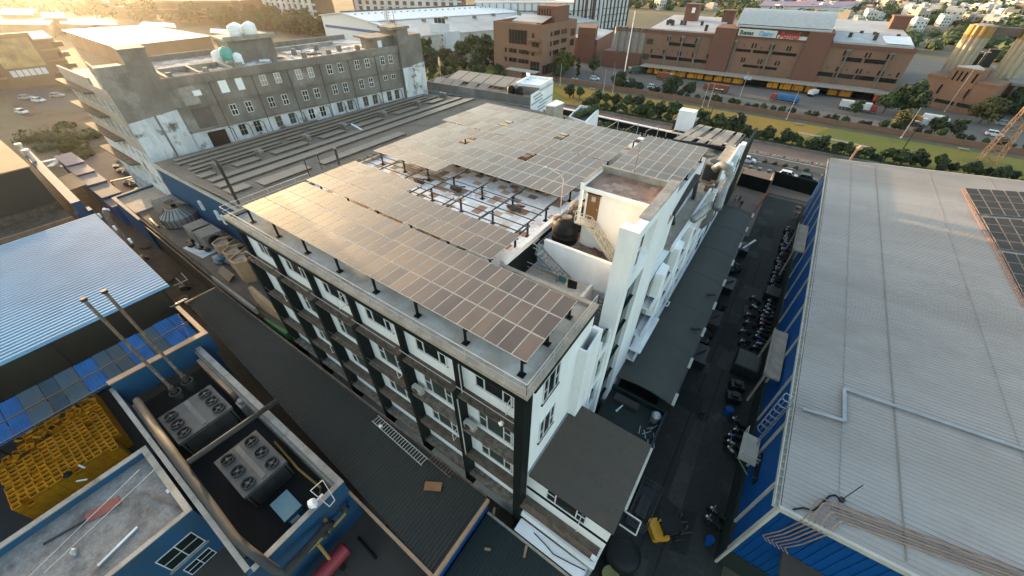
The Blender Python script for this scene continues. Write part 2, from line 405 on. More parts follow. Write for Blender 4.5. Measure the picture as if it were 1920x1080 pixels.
# end wall (facing the lane)
FR_ = Fr((XR, YW), (XR, 19.3))
for z0, z1 in ((18.6, 21.0), (13.6, 16.3)):
    f = MB(); u0, u1 = 1.15, 3.2; t = .08
    FR_.box(f, u0, u1, 0, .08, z0, z0+t); FR_.box(f, u0, u1, 0, .08, z1-t, z1)
    for uu in (u0, u0+.55, u1-.63, u1-t): FR_.box(f, uu, uu+t, 0, .09, z0+t, z1-t)
    for ua in (u0, u1-.63): FR_.box(f, ua+t, ua+.55, 0, .07, z0+1.1, z0+1.17)
    fo = f.build('window', M['frame'], mb_)
    g = MB(); FR_.box(g, u0+.05, u1-.05, .004, .04, z0+.05, z1-.05); g.build('pane', M['glass'], fo)
    s = MB(); FR_.box(s, u0-.1, u1+.1, .002, .12, z0-.1, z0-.004); s.build('sill', M['green'], fo)
# white chute and pilaster on the end wall
b = MB(); b.prism([(XR+.003, 17.2), (-5.35, 17.2), (-5.35, 17.4), (XR+.003, 17.4)], 4, 19.2); b.prism([(-5.55, 17.4), (-5.35, 17.4), (-5.35, 19.6), (-5.55, 19.6)], 4, [19.2, 19.2, 19.6, 19.6]); b.box(XR+.003, 19.3, 4, -5.56, 19.6, 19.6)
b.build('duct_chute', M['white'], mb_)
# white framed balconies between chute and fin
b = MB()
for z in (16.6, 12.6, 8.6): b.box(-8.2, 19.65, z-.9, -5.25, 21.35, z); 
b.build('balcony', M['white_cool'], mb_)
b = MB()
for z in (16.6, 12.6, 8.6): b.box(-5.6, 19.7, z+.01, -5.4, 21.3, z+1.5)
b.build('balcony_glazing', M['glass_green'], mb_)
b = MB()
for y in (19.62, 21.2): b.box(-5.5, y, 4, -5.22, y+.2, 18.0)
b.build('balcony_post', M['white'], mb_)
# fin wall with its tall glass slot
b = MB()
b.box(-6.3, 21.4, .1, -5.0, 22.3, 27.0); b.box(-5.6, 25.7, .1, -5.0, 30.1, 27.0)
b.box(-5.6, 22.3, 26.2, -5.0, 25.7, 27.0); b.box(-5.6, 22.3, 21.7, -5.0, 25.7, 23.1); b.box(-5.95, 22.3, 23.1, -5.75, 26.5, 26.2)
b.build('fin_wall', M['white'], mb_)
b = MB(); b.box(-5.45, 22.3, .2, -5.35, 25.7, 21.7); b.build('fin_glazing', M['glass_green'], mb_)
b = MB()
for z in (5, 8.5, 12, 15.5, 18.5): b.box(-5.34, 22.31, z, -5.2, 25.69, z+.12)
b.build('fin_transom', M['green'], mb_)
b = MB(); b.prism([(-5.75, 23.3), (-4.97, 23.3), (-4.97, 30.13), (-5.75, 30.13)], 27.004, [27.1, 27.1, 27.2, 27.2]); b.build('fin_coping', M['concrete_pale'], mb_)
b = MB()
for j in range(5): b.bar((-5.2, 22.5+.28*j, 23.15), (-5.2, 22.5+.28*j, 24.3), .04)
b.bar((-5.2, 22.45, 24.3), (-5.2, 23.7, 24.3), .05); b.bar((-5.2, 22.45, 23.6), (-5.2, 23.7, 23.6), .04)
b.build('grille', M['rust'], mb_)
# tank terrace, stair court
b = MB(); b.box(-14.0, 24.3, 0, -5.62, 31.0, 21.2); b.box(-13.95, 31.0, 0, -5.62, 36, 21.2); b.build('stair_block', M['white_cool'], mb_)
b = MB(); b.box(-13.9, 24.35, 21.204, -5.64, 35.9, 21.25); b.build('tank_terrace', M['tile_brown'], mb_)
b = MB(); b.prism([(-13.2, 23.95), (-6.32, 23.95), (-6.32, 24.28), (-13.2, 24.28)], 19, 22.05); b.build('court_parapet', M['white'], mb_)
b = MB(); b.box(-14.0, 19.32, 0, -8.2, 24.3, 19.2); b.box(-8.2, 21.36, 0, -6.32, 23.9, 14); b.build('court_base', M['white_cool'], mb_)
b = MB(); b.box(-13.95, 19.34, 19.204, -8.25, 23.9, 19.25); b.build('court_floor', M['terrazzo'], mb_)
b = MB(); b.box(-13.95, 20.4, 19.26, -8.2, 20.65, 19.95); b.box(-8.45, 19.36, 19.26, -8.2, 23.9, 19.6); b.build('court_kerb', M['white_cool'], mb_)
# stair tower on the tank terrace
tw = MB(); tw.box(-11.0, 26.3, 21.26, -5.62, 29.8, 26.45); tw.box(-11.4, 25.9, 26.454, -5.62, 29.8, 26.62)
tw.box(-11.4, 25.9, 26.62, -11.15, 29.8, 27.0); tw.box(-11.15, 25.9, 26.62, -5.62, 26.1, 26.72)
tw.box(-11.4, 26.0, 21.26, -11.2, 26.2, 26.45)
tw.build('stair_tower', M['white'], mb_)
b = MB(); b.box(-11.14, 26.11, 26.624, -5.76, 29.5, 26.66); b.build('tower_roof_tiles', M['tile_red'], mb_)
b = MB(); b.box(-11.4, 29.55, 26.665, -5.62, 29.84, 27.15); b.box(-11.41, 26.0, 27.004, -11.12, 29.55, 27.06); b.build('tower_parapet', M['concrete_pale'], mb_)
FT = Fr((-11.0, 26.3), (-5.6, 26.3))
d = MB(); FT.box(d, .2, 1.25, .004, .06, 23.95, 26.1); do = d.build('door', M['door'], mb_)
d = MB(); FT.box(d, .55, .9, .062, .08, 25.55, 25.95); d.build('vent_panel', M['trim_pale'], do)
d = MB(); FT.box(d, 1.1, 1.18, .062, .14, 24.9, 25.0); d.build('handle', M['steel_grey'], do)
b = MB(); FT.box(b, .1, 1.35, .002, .05, 26.102, 26.2); b.build('door_lintel', M['green'], mb_)
# stair from the tower door down to the terrace
st = MB()
st.box(-11.2, 25.15, 23.8, -9.75, 26.29, 23.92)
for i in range(12):
    t = i/12; st.box(-9.75+.19*i, 25.2, 23.75-.21*i-.05, -9.75+.19*i+.26, 26.2, 23.75-.21*i)
for y in (25.15, 26.22): st.bar((-9.75, y, 23.75), (-7.4, y, 21.27), .06, .22)
so = st.build('stair', M['trim_pale'], mb_)
r_ = MB(); y = 25.15
for h in (.95, .5):
    r_.bar((-11.2, y, 23.9+h), (-9.75, y, 23.9+h), .045); r_.bar((-9.75, y, 23.9+h), (-7.4, y, 21.35+h), .045)
    r_.bar((-11.2, y, 23.9+h), (-11.2, 26.2, 23.9+h), .045)
for x in (-11.2, -10.7, -10.2, -9.75): r_.bar((x, y, 23.9), (x, y, 24.85), .045)
for i in range(6): xx = -9.75+2.35*i/5; zz = 23.8-2.5*i/5; r_.bar((xx, y, zz), (xx+.02, y, zz+.95), .04); r_.bar((xx, y, zz+.9), (min(xx+.47, -7.4), y, max(zz-.45, 21.4)), .03)
r_.build('stair_rail', M['rail'], so)
# steel stair from the stair court up to the tank terrace
st = MB()
for i in range(9): st.box(-13.3+.33*i, 22.9, 21.1-.22*i-.04, -13.3+.33*i+.3, 23.8, 21.1-.22*i)
for y in (22.85, 23.85): st.bar((-13.4, y, 21.2), (-10.3, y, 19.3), .06, .16)
so = st.build('stair', M['steel_grey'], mb_)
r_ = MB()
for h in (.9, .5): r_.bar((-13.6, 22.85, 21.2+h), (-13.3, 22.85, 21.2+h), .04); r_.bar((-13.3, 22.85, 21.2+h), (-10.2, 22.85, 19.3+h), .04)
for i in range(5): r_.bar((-13.3+.75*i, 22.85, 21.2-.47*i), (-13.3+.75*i, 22.85, 22.1-.47*i), .035)
r_.bar((-13.6, 22.85, 22.1), (-13.6, 23.8, 22.1), .04)
r_.build('stair_rail', M['rail'], so)
# roof edge railing: posts and two rods, one part per side
def railing(name, pts, z, h, n, m, parent, w=.05, rods=(1, .5)):
    b = MB()
    for (p, q) in zip(pts[:-1], pts[1:]):
        for k in rods: b.bar((p[0], p[1], z+h*k), (q[0], q[1], z+h*k), w if k == 1 else w*.6)
        L = math.hypot(q[0]-p[0], q[1]-p[1]); k = max(2, int(L/n))
        for j in range(k+1): b.bar((p[0]+(q[0]-p[0])*j/k, p[1]+(q[1]-p[1])*j/k, z), (p[0]+(q[0]-p[0])*j/k, p[1]+(q[1]-p[1])*j/k, z+h), w*.8)
    return b.build(name, m, parent)
railing('roof_railing', [(XL+.1, 19.2), (XL+.1, YF+.12), (XR, YF+.12), (XR, 19.1)], 22.0, .93, 1.45, M['rail'], mb_, .034)
railing('court_railing', [(-8.35, 19.5), (-8.35, 21.2)], 19.6, .95, .8, M['rail'], mb_)
railing('court_railing', [(-14.3, 22.6), (-11, 22.6), (-8.35, 22.6)], 19.25, .95, 1.2, M['rail'], mb_)
# long lower wing along the lane behind the fin
b = MB(); b.box(-13.95, 36.05, 0, -6.6, 52, 21.6); b.box(-6.59, 36.05, 0, -5.0, 72, 17.2); b.box(-5.6, 30.12, 0, -5.0, 36.04, 17.2)
b.build('side_wing', M['white_cool'], mb_)
b = MB(); b.box(-6.55, 36.1, 17.204, -5.05, 71.8, 17.25); b.build('wing_roof', M['coping'], mb_)
b = MB(); b.box(-13.9, 36.1, 21.604, -6.65, 51.9, 21.65); b.build('roof_deck', M['terrazzo'], mb_)
for k, z in enumerate((5.6, 9.6, 13.6)):
    b = MB()
    b.box(-4.99, 30.4, z-.1, -4.1, 71.5, z+.05); b.box(-4.3, 30.4, z+.05, -4.1, 71.5, z+.75)
    b.build('sill_band', M['white_cool'], mb_)
    b = MB(); b.box(-4.99, 30.4, z+.8, -4.93, 71.5, z+3.4); b.build('window_band', M['glass_green'], mb_)
    for j in range(9):
        y = 31.5+5.2*j+(1.7 if k % 2 else 0)
        b = MB(); b.prism([(-4.92, y), (-4.15, y+.1), (-4.15, y+1.9), (-4.92, y+2.2)], z+.76, z+3.7); b.build('sunshade_fin', M['white'], mb_)
        if j % 3 == 1:
            f = MB(); yy = y+3.0
            f.bar((-4.6, yy, z+1), (-4.05, yy+.5, z+1), .06); f.bar((-4.6, yy, z+2.1), (-4.05, yy+.5, z+2.1), .06); f.bar((-4.05, yy+.5, z+1), (-4.05, yy+.5, z+2.1), .06); f.bar((-4.6, yy, z+1), (-4.6, yy, z+2.1), .06)
            f.build('open_sash', M['frame'], mb_)
b = MB(); b.box(-4.99, 30.2, 7.35, -3.7, 36.6, 7.6); b.build('entrance_slab', M['white'], mb_)
b = MB(); b.box(-4.98, 36.1, 17.2, -4.7, 71.8, 17.9); b.build('wing_parapet', M['white_cool'], mb_)
b = MB(); b.box(-4.6, 56, 0, -4.2, 92, 15.2); b.build('boundary_screen', M['green'], mb_)

# ---------------------------------------------------------------- annex at the corner
ax = thing('corner_annex', 'low flat roofed white annex at the near corner of the factory', 'building', (-3, 15, 0))
b = MB(); b.box(XR+.005, YW, 0, .7, 18.4, 10.7); b.box(XR+.005, YF+.15, 4.1, .7, YW-.003, 4.4)
b.build('wall', M['white'], ax)
b = MB(); b.prism([(XR+.17, YW-.12), (.82, YW-.12), (.82, 18.5), (XR+.17, 18.5)], 10.704, [11.0, 10.95, 10.95, 11.0]); b.build('roof', M['roof_flat'], ax)
b = MB(); b.box(.825, 12.9, 10.55, 1.0, 18.3, 10.93); b.build('roof_gutter', M['trim_pale'], ax)
FA = Fr((XR, YW), (.7, YW))
f = MB(); u0, u1, z0, z1 = 1.75, 5.0, 9.0, 10.66; t = .08
FA.box(f, u0, u1, 0, .09, z0, z0+t); 
for uu in (u0, u0+.72, u1-.8, u1-t): FA.box(f, uu, uu+t, 0, .1, z0+t, z1)
for ua in (u0, u1-.8): FA.box(f, ua+t, ua+.72, 0, .08, z0+1.0, z0+1.07)
q = u1-.4; f.bar(FA.p(q, .1, z0+.1), FA.p(q+.1, .8, z0+.1), .05); f.bar(FA.p(q, .1, z0+1), FA.p(q+.1, .8, z0+1), .05); f.bar(FA.p(q+.1, .8, z0+.1), FA.p(q+.1, .8, z0+1), .05)
fo = f.build('window', M['frame'], ax)
g = MB(); FA.box(g, u0+.05, u1-.05, .004, .045, z0+.05, z1); g.build('pane', M['glass'], fo)
b = MB(); FA.box(b, .05, 6.8, .002, .14, 8.6, 8.7); b.build('string_course', M['green'], ax)
b = MB(); FA.box(b, .05, 6.6, .002, 1.0, 6.6, 6.9); b.build('ledge', M['ledge'], ax)
b = MB(); FA.box(b, 6.25, 6.6, .85, 1.05, 6.9, 7.5)
FA.box(b, .2, 6.3, .5, .9, 5.0, 5.6); b.build('white_upstand', M['white_cool'], ax)
b = MB()
for q in (.85, .5, .2): b.bar(FA.p(.3, .92, 6.9+q), FA.p(6.3, .92, 6.9+q), .035)
for j in range(6): b.bar(FA.p(.9+1.05*j, .92, 6.9), FA.p(.9+1.05*j, .92, 7.75), .04)
b.build('ledge_rail', M['rust'], ax)
b = MB(); FA.box(b, .3, 6.4, .001, .45, 4.6, 5.95); b.build('dark_recess', M['green'], ax)
b = MB(); b.box(-6.0, 9.3, 3.4, .6, YF+.14, 3.62); b.build('porch_roof', M['white'], ax)
b = MB()
for j in range(7): b.box(.3+.0, 9.5+.12*j, 3.63, .62, 9.56+.12*j, 3.75)
b.build('grating', M['steel_grey'], ax)
b = MB(); b.tube([(-4.5, 10.0, 3.66), (-3.2, 9.8, 3.68), (-2.4, 9.6, 3.68), (-.8, 9.9, 3.67), (.2, 10.1, 3.67)], .04, 6); tag(b.build('black_hose', M['black']), 'black hose lying along the white porch roof of the annex', 'hose')
# loose frame fixed on the roof gutter
b = MB(); z = 10.6
for p, q in (((.9, 11.9), (2.1, 11.9)), ((.9, 12.9), (2.1, 12.9)), ((2.1, 11.9), (2.1, 12.9))): b.bar((*p, z), (*q, z), .08)
b.build('bracket_frame', M['rail'], ax)
# boiler yard between annex and canopy
b = MB(); b.box(-5.0, 18.7, 0, 1.1, 27.4, 3.2); b.box(-5.0, 27.3, 3.2, 1.1, 27.6, 3.9); b.box(.9, 18.7, 3.2, 1.1, 27.3, 4.2)
tag(b.build('yard_platform', M['roof_teal']), 'dark teal flat roof between the annex and the curved canopy', 'platform')
b = MB(); b.bar((-3.4, 25, 3.3), (-2.9, 26.8, 3.3), .12); b.blob((-3.4, 25, 3.3), .15, 1, 0); b.blob((-2.9, 26.8, 3.3), .15, 1, 0)
tag(b.build('pale_pole', M['white']), 'short white pole lying on the dark teal roof', 'pole')
b = MB(); b.cyl((.2, 22.6), 3.2, 3.35, .35, 14); b.cyl((.2, 22.6), 3.35, 3.42, .12, 8)
tag(b.build('round_cover', M['white']), 'small white round cover on the dark teal roof', 'cover')
b = MB(); b.cyl((.3, 26.2), 3.2, 4.3, .42, 14); b.cyl((.3, 26.2), 4.3, 4.5, .5, 14, .3)
tag(b.build('drum', M['steel_grey']), 'grey metal drum in the corner of the dark teal roof', 'drum')
b = MB(); rr = random.Random(5)
for i in range(9):
    x, y = .1+rr.uniform(-.6, .7), 23.5+rr.uniform(-.3, 2); b.bar((x, y, 3.3+.05*i), (x+rr.uniform(-.5, .7), y+rr.uniform(-2, 1), 3.4+.09*i), .06)
tag(b.build('scrap_pile', M['steel_grey']), 'tangle of thin scrap rods beside the grey drum', 'scrap')
b = MB(); b.box(-4.3, 26.0, 3.22, -1.6, 26.9, 3.7); b.box(-4.2, 26.1, 3.7, -1.7, 26.8, 3.76)
tag(b.build('duct_box', M['pipe_dark']), 'long dull duct box at the foot of the curved canopy', 'duct')

# ---------------------------------------------------------------- objects on the tank terrace and roof
def water_tank(loc, r, h, label, mt, group=None):
    t = thing('water_tank', label, 'water tank', loc, group)
    prof = [(r*.97, 0), (r, .1), (r, h*.25), (r*1.03, h*.27), (r, h*.3), (r, h*.5), (r*1.03, h*.52), (r, h*.55), (r, h*.78), (r*.96, h*.82), (r*.62, h*.95), (r*.4, h*.97)]
    b = MB(); b.lathe((loc[0], loc[1]), [(a, loc[2]+z) for a, z in prof], 24); b.build('body', mt, t, smooth=True)
    b = MB(); b.cyl((loc[0], loc[1]), loc[2]+h*.972, loc[2]+h*1.03, r*.36, 16); b.build('lid', M['tile_brown'] if mt is M['black'] else mt, t)
    return t
q = P(1058, 452, 21.25); water_tank((q.x, q.y, 21.4), 1.15, 2.25, 'black ribbed water tank on round plinth at front of the tank terrace', M['black'])
b = MB(); b.cyl((q.x, q.y), 21.25, 21.4, 1.45, 24); tag(b.build('tank_plinth', M['concrete_pale']), 'round cement plinth under the front black water tank', 'plinth')
water_tank((q.x+.1, q.y+3.1, 21.25), 1.15, 2.25, 'black water tank behind another, beside the brown tower door', M['black'])
b = MB(); rr = random.Random(11)
b.blob((q.x-.7, q.y-.2, 23.3), .5, 2, .12, rr, (1, .8, .7)); b.blob((q.x-.3, q.y-.5, 23.4), .28, 2, .15, rr)
tag(b.build('cloth_sheet', mat('tan_cloth', (.13, .09, .06), .9), smooth=True), 'tan cloth bundled over the shoulder of the front tank', 'cloth')
b = MB(); b.blob((q.x-.55, q.y+3.0, 23.3), .6, 2, .12, rr, (1, .8, .8)); b.blob((q.x-.8, q.y+2.6, 22.9), .4, 2, .12, rr)
tag(b.build('cloth_sheet', mat('grey_cloth', (.2, .17, .14), .9), smooth=True), 'grey cloth bundled over the shoulder of the rear tank', 'cloth')
b = MB(); b.tube([(-11.3, 27.2, 21.32), (-10.2, 26.7, 21.32), (-9.0, 26.0, 21.32)], .09, 8)
tag(b.build('red_pipe', mat('red_pipe_paint', (.35, .02, .015), .5)), 'red pipe on the terrace floor under the tower stair', 'pipe')
b = MB(); b.box(-6.9, 25.0, 21.25, -6.35, 25.9, 21.85); b.box(-6.95, 24.95, 21.85, -6.33, 25.95, 21.9)
tag(b.build('switch_box', M['steel_grey']), 'small grey cabinet by the fin wall on the tank terrace', 'cabinet')
b = MB()
for x in (-7.5, -7.05): b.bar((x, 23.85, 14.1), (x, 23.92, 18.6), .06)
for i in range(10): b.bar((-7.5, 23.88, 14.5+.43*i), (-7.05, 23.88, 14.5+.43*i), .045)
tag(b.build('wall_ladder', M['rust']), 'narrow rusty ladder leaning on the white stair court wall', 'ladder')
# washing on the court rail
b = MB(); b.prism([(-9.9, 22.5), (-9.1, 22.52), (-9.1, 22.6), (-9.9, 22.58)], [19.35, 19.5, 19.5, 19.35], 20.25); tag(b.build('hanging_cloth', M['black']), 'black cloth hung over the stair court railing', 'cloth')
b = MB(); b.prism([(-10.8, 22.5), (-10.1, 22.52), (-10.1, 22.6), (-10.8, 22.58)], [19.65, 19.75, 19.75, 19.65], 20.25); tag(b.build('hanging_cloth', mat('green_cloth', (.05, .16, .14), .9)), 'small green cloth hung on the stair court railing', 'cloth')
# white rag on a ledge rail
b = MB(); rr = random.Random(2); b.blob((-7.9, 10.3, 17.3), .17, 2, .35, rr); tag(b.build('white_rag', M['white']), 'white rag caught on the ledge near the factory corner', 'rag')
# split air conditioners on the second ledge
def ac_unit(x, y, z, label, grp='air conditioner units on the factory ledges', dims=(1.0, .4, .75), face=-1):
    t = thing('ac_unit', label, 'air conditioner', (x, y, z), grp)
    w, d, h = dims
    b = MB(); b.box(x-w/2, y-d/2, z+.08, x+w/2, y+d/2, z+h); b.box(x-w/2+.05, y-d/2+.05, z, x-w/2+.15, y+d/2-.05, z+.08); b.box(x+w/2-.15, y-d/2+.05, z, x+w/2-.05, y+d/2-.05, z+.08); b.build('case', M['trim_pale'], t)
    b = MB(); b.wheel((x-.12, y+face*(d/2+.02), z+h*.52), (0, 1, 0), h*.36, .04, 16); b.build('fan_grille', M['steel_dark'], t)
    return t
ac_unit(-11.0, 10.55, 13.1, 'air conditioner on the rubble ledge in the first bay from the corner')
ac_unit(-16.5, 10.55, 13.1, 'air conditioner on the rubble ledge in the second bay from the corner')
# ================================================================ solar arrays
M['panel'] = bpy.data.materials.new('dusty_solar_glass'); M['panel'].use_nodes = True
def _panel():
    m = M['panel']; nt = m.node_tree; b = nt.nodes['Principled BSDF']
    geo = nt.nodes.new('ShaderNodeNewGeometry'); mp = nt.nodes.new('ShaderNodeMapping'); mp.inputs['Scale'].default_value = (2.2, .25, 1); nt.links.new(geo.outputs['Position'], mp.inputs[0])
    n1 = _noise(nt, mp.outputs[0], 1.1, 4, .6); n2 = _noise(nt, geo.outputs['Position'], .12, 4, .6)
    c = _mix(nt, _ramp(nt, n1, .3, .7), (.064, .044, .031), (.092, .065, .047))
    c = _mix(nt, _ramp(nt, n2, .45, .68), c, (.125, .086, .058))
    oi = nt.nodes.new('ShaderNodeObjectInfo'); mr = nt.nodes.new('ShaderNodeMapRange'); mr.inputs[3].default_value = .82; mr.inputs[4].default_value = 1.2
    nt.links.new(oi.outputs['Random'], mr.inputs[0]); vm = nt.nodes.new('ShaderNodeVectorMath'); vm.operation = 'SCALE'; nt.links.new(c, vm.inputs[0]); nt.links.new(mr.outputs[0], vm.inputs['Scale'])
    nt.links.new(vm.outputs[0], b.inputs['Base Color'])
    b.inputs['Roughness'].default_value = .42; b.inputs['Specular IOR Level'].default_value = .7
    rr_ = nt.nodes.new('ShaderNodeMapRange'); rr_.inputs[3].default_value = .30; rr_.inputs[4].default_value = .44
    nt.links.new(oi.outputs['Random'], rr_.inputs[0]); nt.links.new(rr_.outputs[0], b.inputs['Roughness'])
_panel()
M['panel_frame'] = mat('panel_frame_aluminium', (.66, .61, .54), .5, fine=.05)
def panel_mesh(pw, ph, t=.023):
    me = bpy.data.meshes.new('solar_panel')
    b = MB()
    b.mi = 1; b.box(-pw/2, -ph/2, -.04, pw/2, ph/2, 0)
    b.mi = 0; b.add([(-pw/2+t, -ph/2+t, .004), (pw/2-t, -ph/2+t, .004), (pw/2-t, ph/2-t, .004), (-pw/2+t, ph/2-t, .004)], [(0, 1, 2, 3)])
    me.from_pydata(b.v, [], b.f); me.materials.append(M['panel']); me.materials.append(M['panel_frame'])
    for p, i in zip(me.polygons, b.m): p.material_index = i
    return me
ZP = 23.2
def array(label, x1, y0, dx, dy, cols, skip=(), extra=(), gaps=None, z=ZP, post_rows=(), post_dx=3.66, legs=True, mesh=None):
    """columns counted from the right end x1 leftwards; rows counted from y0 away; cols[r] = (first, last+1) columns of row r."""
    t = thing('solar_array', label, 'solar array', (x1, y0, 21.65), 'solar arrays on the factory roof')
    me = mesh or panel_mesh(dx-.025, dy-.05)
    ys = [y0+dy*r+(gaps[r] if gaps else 0) for r in range(len(cols))]
    rj = random.Random(len(label))
    for r, (c0, c1) in enumerate(cols):
        for c in range(c0, c1):
            if (c, r) in skip: continue
            o = bpy.data.objects.new('solar_panel', me); COL.objects.link(o); o.parent = t
            o.location = (-(c+.5)*dx, ys[r]-y0+dy/2, z-21.65)
            o.rotation_euler = (rj.uniform(-.004, .004), rj.uniform(-.004, .004), 0)
    b = MB()
    for r, (c0, c1) in enumerate(cols):
        for q in (.22, .78): b.bar((x1-c0*dx, ys[r]+dy*q, z-.08), (x1-c1*dx, ys[r]+dy*q, z-.08), .06)
    b.build('rails', M['steel_dark'], t)
    x = x1-.35; i = 0
    ya, yb = ys[0], ys[-1]+dy
    xe = x1-max(c[1] for c in cols)*dx
    while x > xe+.2:
        b = MB(); b.bar((x, ya+.1, z-.17), (x, yb-.1, z-.17), .1); b.build('rafter', M['steel_dark'], t)
        for py in post_rows:
            b = MB(); b.bar((x, py, 21.66), (x, py, z-.22), .14); b.box(x-.22, py-.22, 21.66, x+.22, py+.22, 21.7); b.bar((x, py-.05, z-.25), (x+.3, py-.05, z-.2), .1); b.build('leg', M['green'], t)
        x -= post_dx
    return t
CP = 1.02
array('long front bank of solar panels, three rows along the roof edge', -6.85, 11.35, CP, 2.07, [(0, 30)]*3, post_rows=(11.5, 14.4, 17.3), post_dx=4.25)
array('second bank of solar panels, two long rows and a short third beside the bare rack', -14.25, 17.88, CP, 2.0, [(0, 23), (0, 23), (13, 23)], gaps=(0, .02, .0), post_rows=(18.2, 21.6), post_dx=4.25)
me_big = panel_mesh(1.215, 2.53, .037)
array('nearer half of the rear solar field with an uneven front row', -14.7, 27.0, 1.25, 2.575, [(11, 19), (0, 19), (0, 19), (0, 19), (0, 19)], skip={(6, 3), (13, 3)}, post_rows=(27.3, 32, 38), post_dx=3.75, mesh=me_big)
array('farther half of the rear solar field, behind the wide gap', -14.7, 40.1, 1.25, 2.575, [(0, 20)]*4, skip={(6, 1), (13, 1)}, post_rows=(41, 49), post_dx=3.75, mesh=me_big)
array('small square solar field behind the stair tower', -6.5, 38.1, 1.25, 2.53, [(0, 6)]*5, post_rows=(38.6, 44, 50), post_dx=2.3, mesh=me_big)
# bare rack over the broken tile deck
t = thing('bare_rack', 'bare dark steel rack without panels over the broken tile deck', 'rack', (-25, 23, 21.66))
b = MB()
for y in (20.0, 20.9, 22.4, 23.4, 24.6, 25.7, 26.6):
    xe = -14.6; xs = -38.2 if y > 22.2 else -25.2
    b.bar((xs, y, 23.1), (xe, y, 23.1), .07)
b.build('rails', M['steel_dark'], t)
for x in (-37.8, -34, -30.2, -26.4, -22.6, -18.8, -15.0):
    b = MB(); b.bar((x, 22.0 if x < -26 else 19.95, 23.0), (x, 29.6 if x > -29 else 26.9, 23.0), .1); b.build('rafter', M['steel_dark'], t)
    b = MB(); b.bar((x, 24.1, 21.66), (x, 24.1, 22.95), .15); b.box(x-.2, 23.9, 21.66, x+.2, 24.3, 21.7); b.build('leg', M['steel_dark'], t)
# junk on the deck
rr = random.Random(8)
for i, (x, y) in enumerate(((-30.5, 26.2), (-26.0, 27.2), (-18.6, 27.3))):
    b = MB(); b.blob((x, y, 21.9), .55, 2, .3, rr, (1.4, .8, .45)); b.bar((x-.8, y, 21.8), (x+.9, y+.5, 22.1), .12)
    tag(b.build('debris_heap', M['dirt']), ('heap of brown debris under the short third panel row', 'heap of brown debris at the step of the rear solar field', 'heap of brown debris under the rear solar field near the tanks')[i], 'debris')
# poles and cable along the left roof edge
for i, (px, py, h, lab) in enumerate(((447, 381, 5.2, 'tall bent grey pole at the left corner of the factory roof'), (636, 307, 3.4, 'straight dark pole between the shed roof and the panels'))):
    q = P(px, py, 22.0); zt = ZAT((405, 632)[i], (301, 277)[i], (q.x, q.y))
    b = MB(); b.tube([(q.x, q.y, 21.9), (q.x, q.y, zt-.5), (q.x-.15, q.y, zt-.15), (q.x-.5, q.y, zt)] if i == 0 else [(q.x, q.y, 21.9), (q.x, q.y, zt)], .14, 8)
    tag(b.build('roof_pole', M['steel_dark']), lab, 'pole')
for i, (px, py) in enumerate(((580, 328), (604, 318))):
    q = P(px, py, 22.0); b = MB(); b.cyl((q.x, q.y), 21.9, 23.7, .05, 6); b.cyl((q.x, q.y), 23.7, 23.8, .08, 6)
    tag(b.build('short_post', M['steel_dark']), ('thin post at the panel edge, nearer of two', 'thin post at the panel edge, farther of two')[i], 'post', 'thin posts on the left roof edge')
q = P(1050, 401, 22.1)
b = MB(); b.tube([(q.x, q.y, 21.8), (q.x, q.y, 25.5), (q.x-.4, q.y, 25.9), (q.x-1.6, q.y-.2, 26.3)], .045, 6); b.blob((q.x-1.7, q.y-.2, 26.3), .12, 1, 0)
tag(b.build('lamp_pole', M['rail']), 'thin pole lamp at the deck corner beside the water tanks', 'lamp')
b = MB(); q = PY(1178, 300, 29.7); b.cyl((-8.6, 29.7), 27.15, 29.6, .03, 6); tag(b.build('lightning_rod', M['rust']), 'thin rod on the stair tower parapet', 'rod')
# wing roof kit
def split_box(x, y, z, w, d, h, label):
    t = thing('condenser_unit', label, 'air conditioner', (x, y, z))
    b = MB(); b.box(x-w/2, y-d/2, z+.1, x+w/2, y+d/2, z+h)
    for sx in (-1, 1):
        for sy in (-1, 1): b.box(x+sx*(w/2-.15)-.06, y+sy*(d/2-.15)-.06, z, x+sx*(w/2-.15)+.06, y+sy*(d/2-.15)+.06, z+.1)
    b.build('case', M['coping'], t)
    b = MB(); b.box(x-w/2+.15, y-d/2-.03, z+.3, x+w/2-.15, y-d/2-.004, z+h-.2); b.build('grille', M['steel_dark'], t)
    b = MB(); b.cyl((x, y), z+h+.003, z+h+.12, min(w, d)*.36, 16); b.build('fan', M['steel_dark'], t)
q = P(1330, 338, 17.3); split_box(q.x, q.y, 17.25, 2.2, 2.0, 2.6, 'tan square condenser on the wing roof beside the silver duct')
b = MB(); zz = 19.2
pts = [P(1338, 318, 19.5), P(1352, 309, 20.3), P(1366, 316, 20.3), P(1369, 332, 19.2), P(1358, 352, 18.6), P(1345, 390, 18.2)]
b.tube(pts, .5, 12); tag(b.build('air_duct', M['pipe_silver'], smooth=True), 'thick silver clad air duct arching along the wing roof', 'duct')
b = MB(); pts = [P(1300, 412, 18.2), P(1318, 398, 18.3), P(1334, 384, 17.8), P(1330, 410, 15.8), P(1312, 425, 14.5)]
b.tube(pts, .42, 12); tag(b.build('air_duct', M['pipe_silver'], smooth=True), 'silver air duct dropping over the wing edge above the canopy', 'duct')
b = MB(); b.bar(P(1262, 400, 19), P(1308, 330, 21), .5); b.bar(P(1308, 330, 21), P(1300, 372, 17.3), .4); b.bar(P(1262, 400, 19), P(1262, 420, 17.3), .35)
tag(b.build('steel_truss', M['pipe_dark']), 'dark sloping steel brace behind the white fin', 'brace')
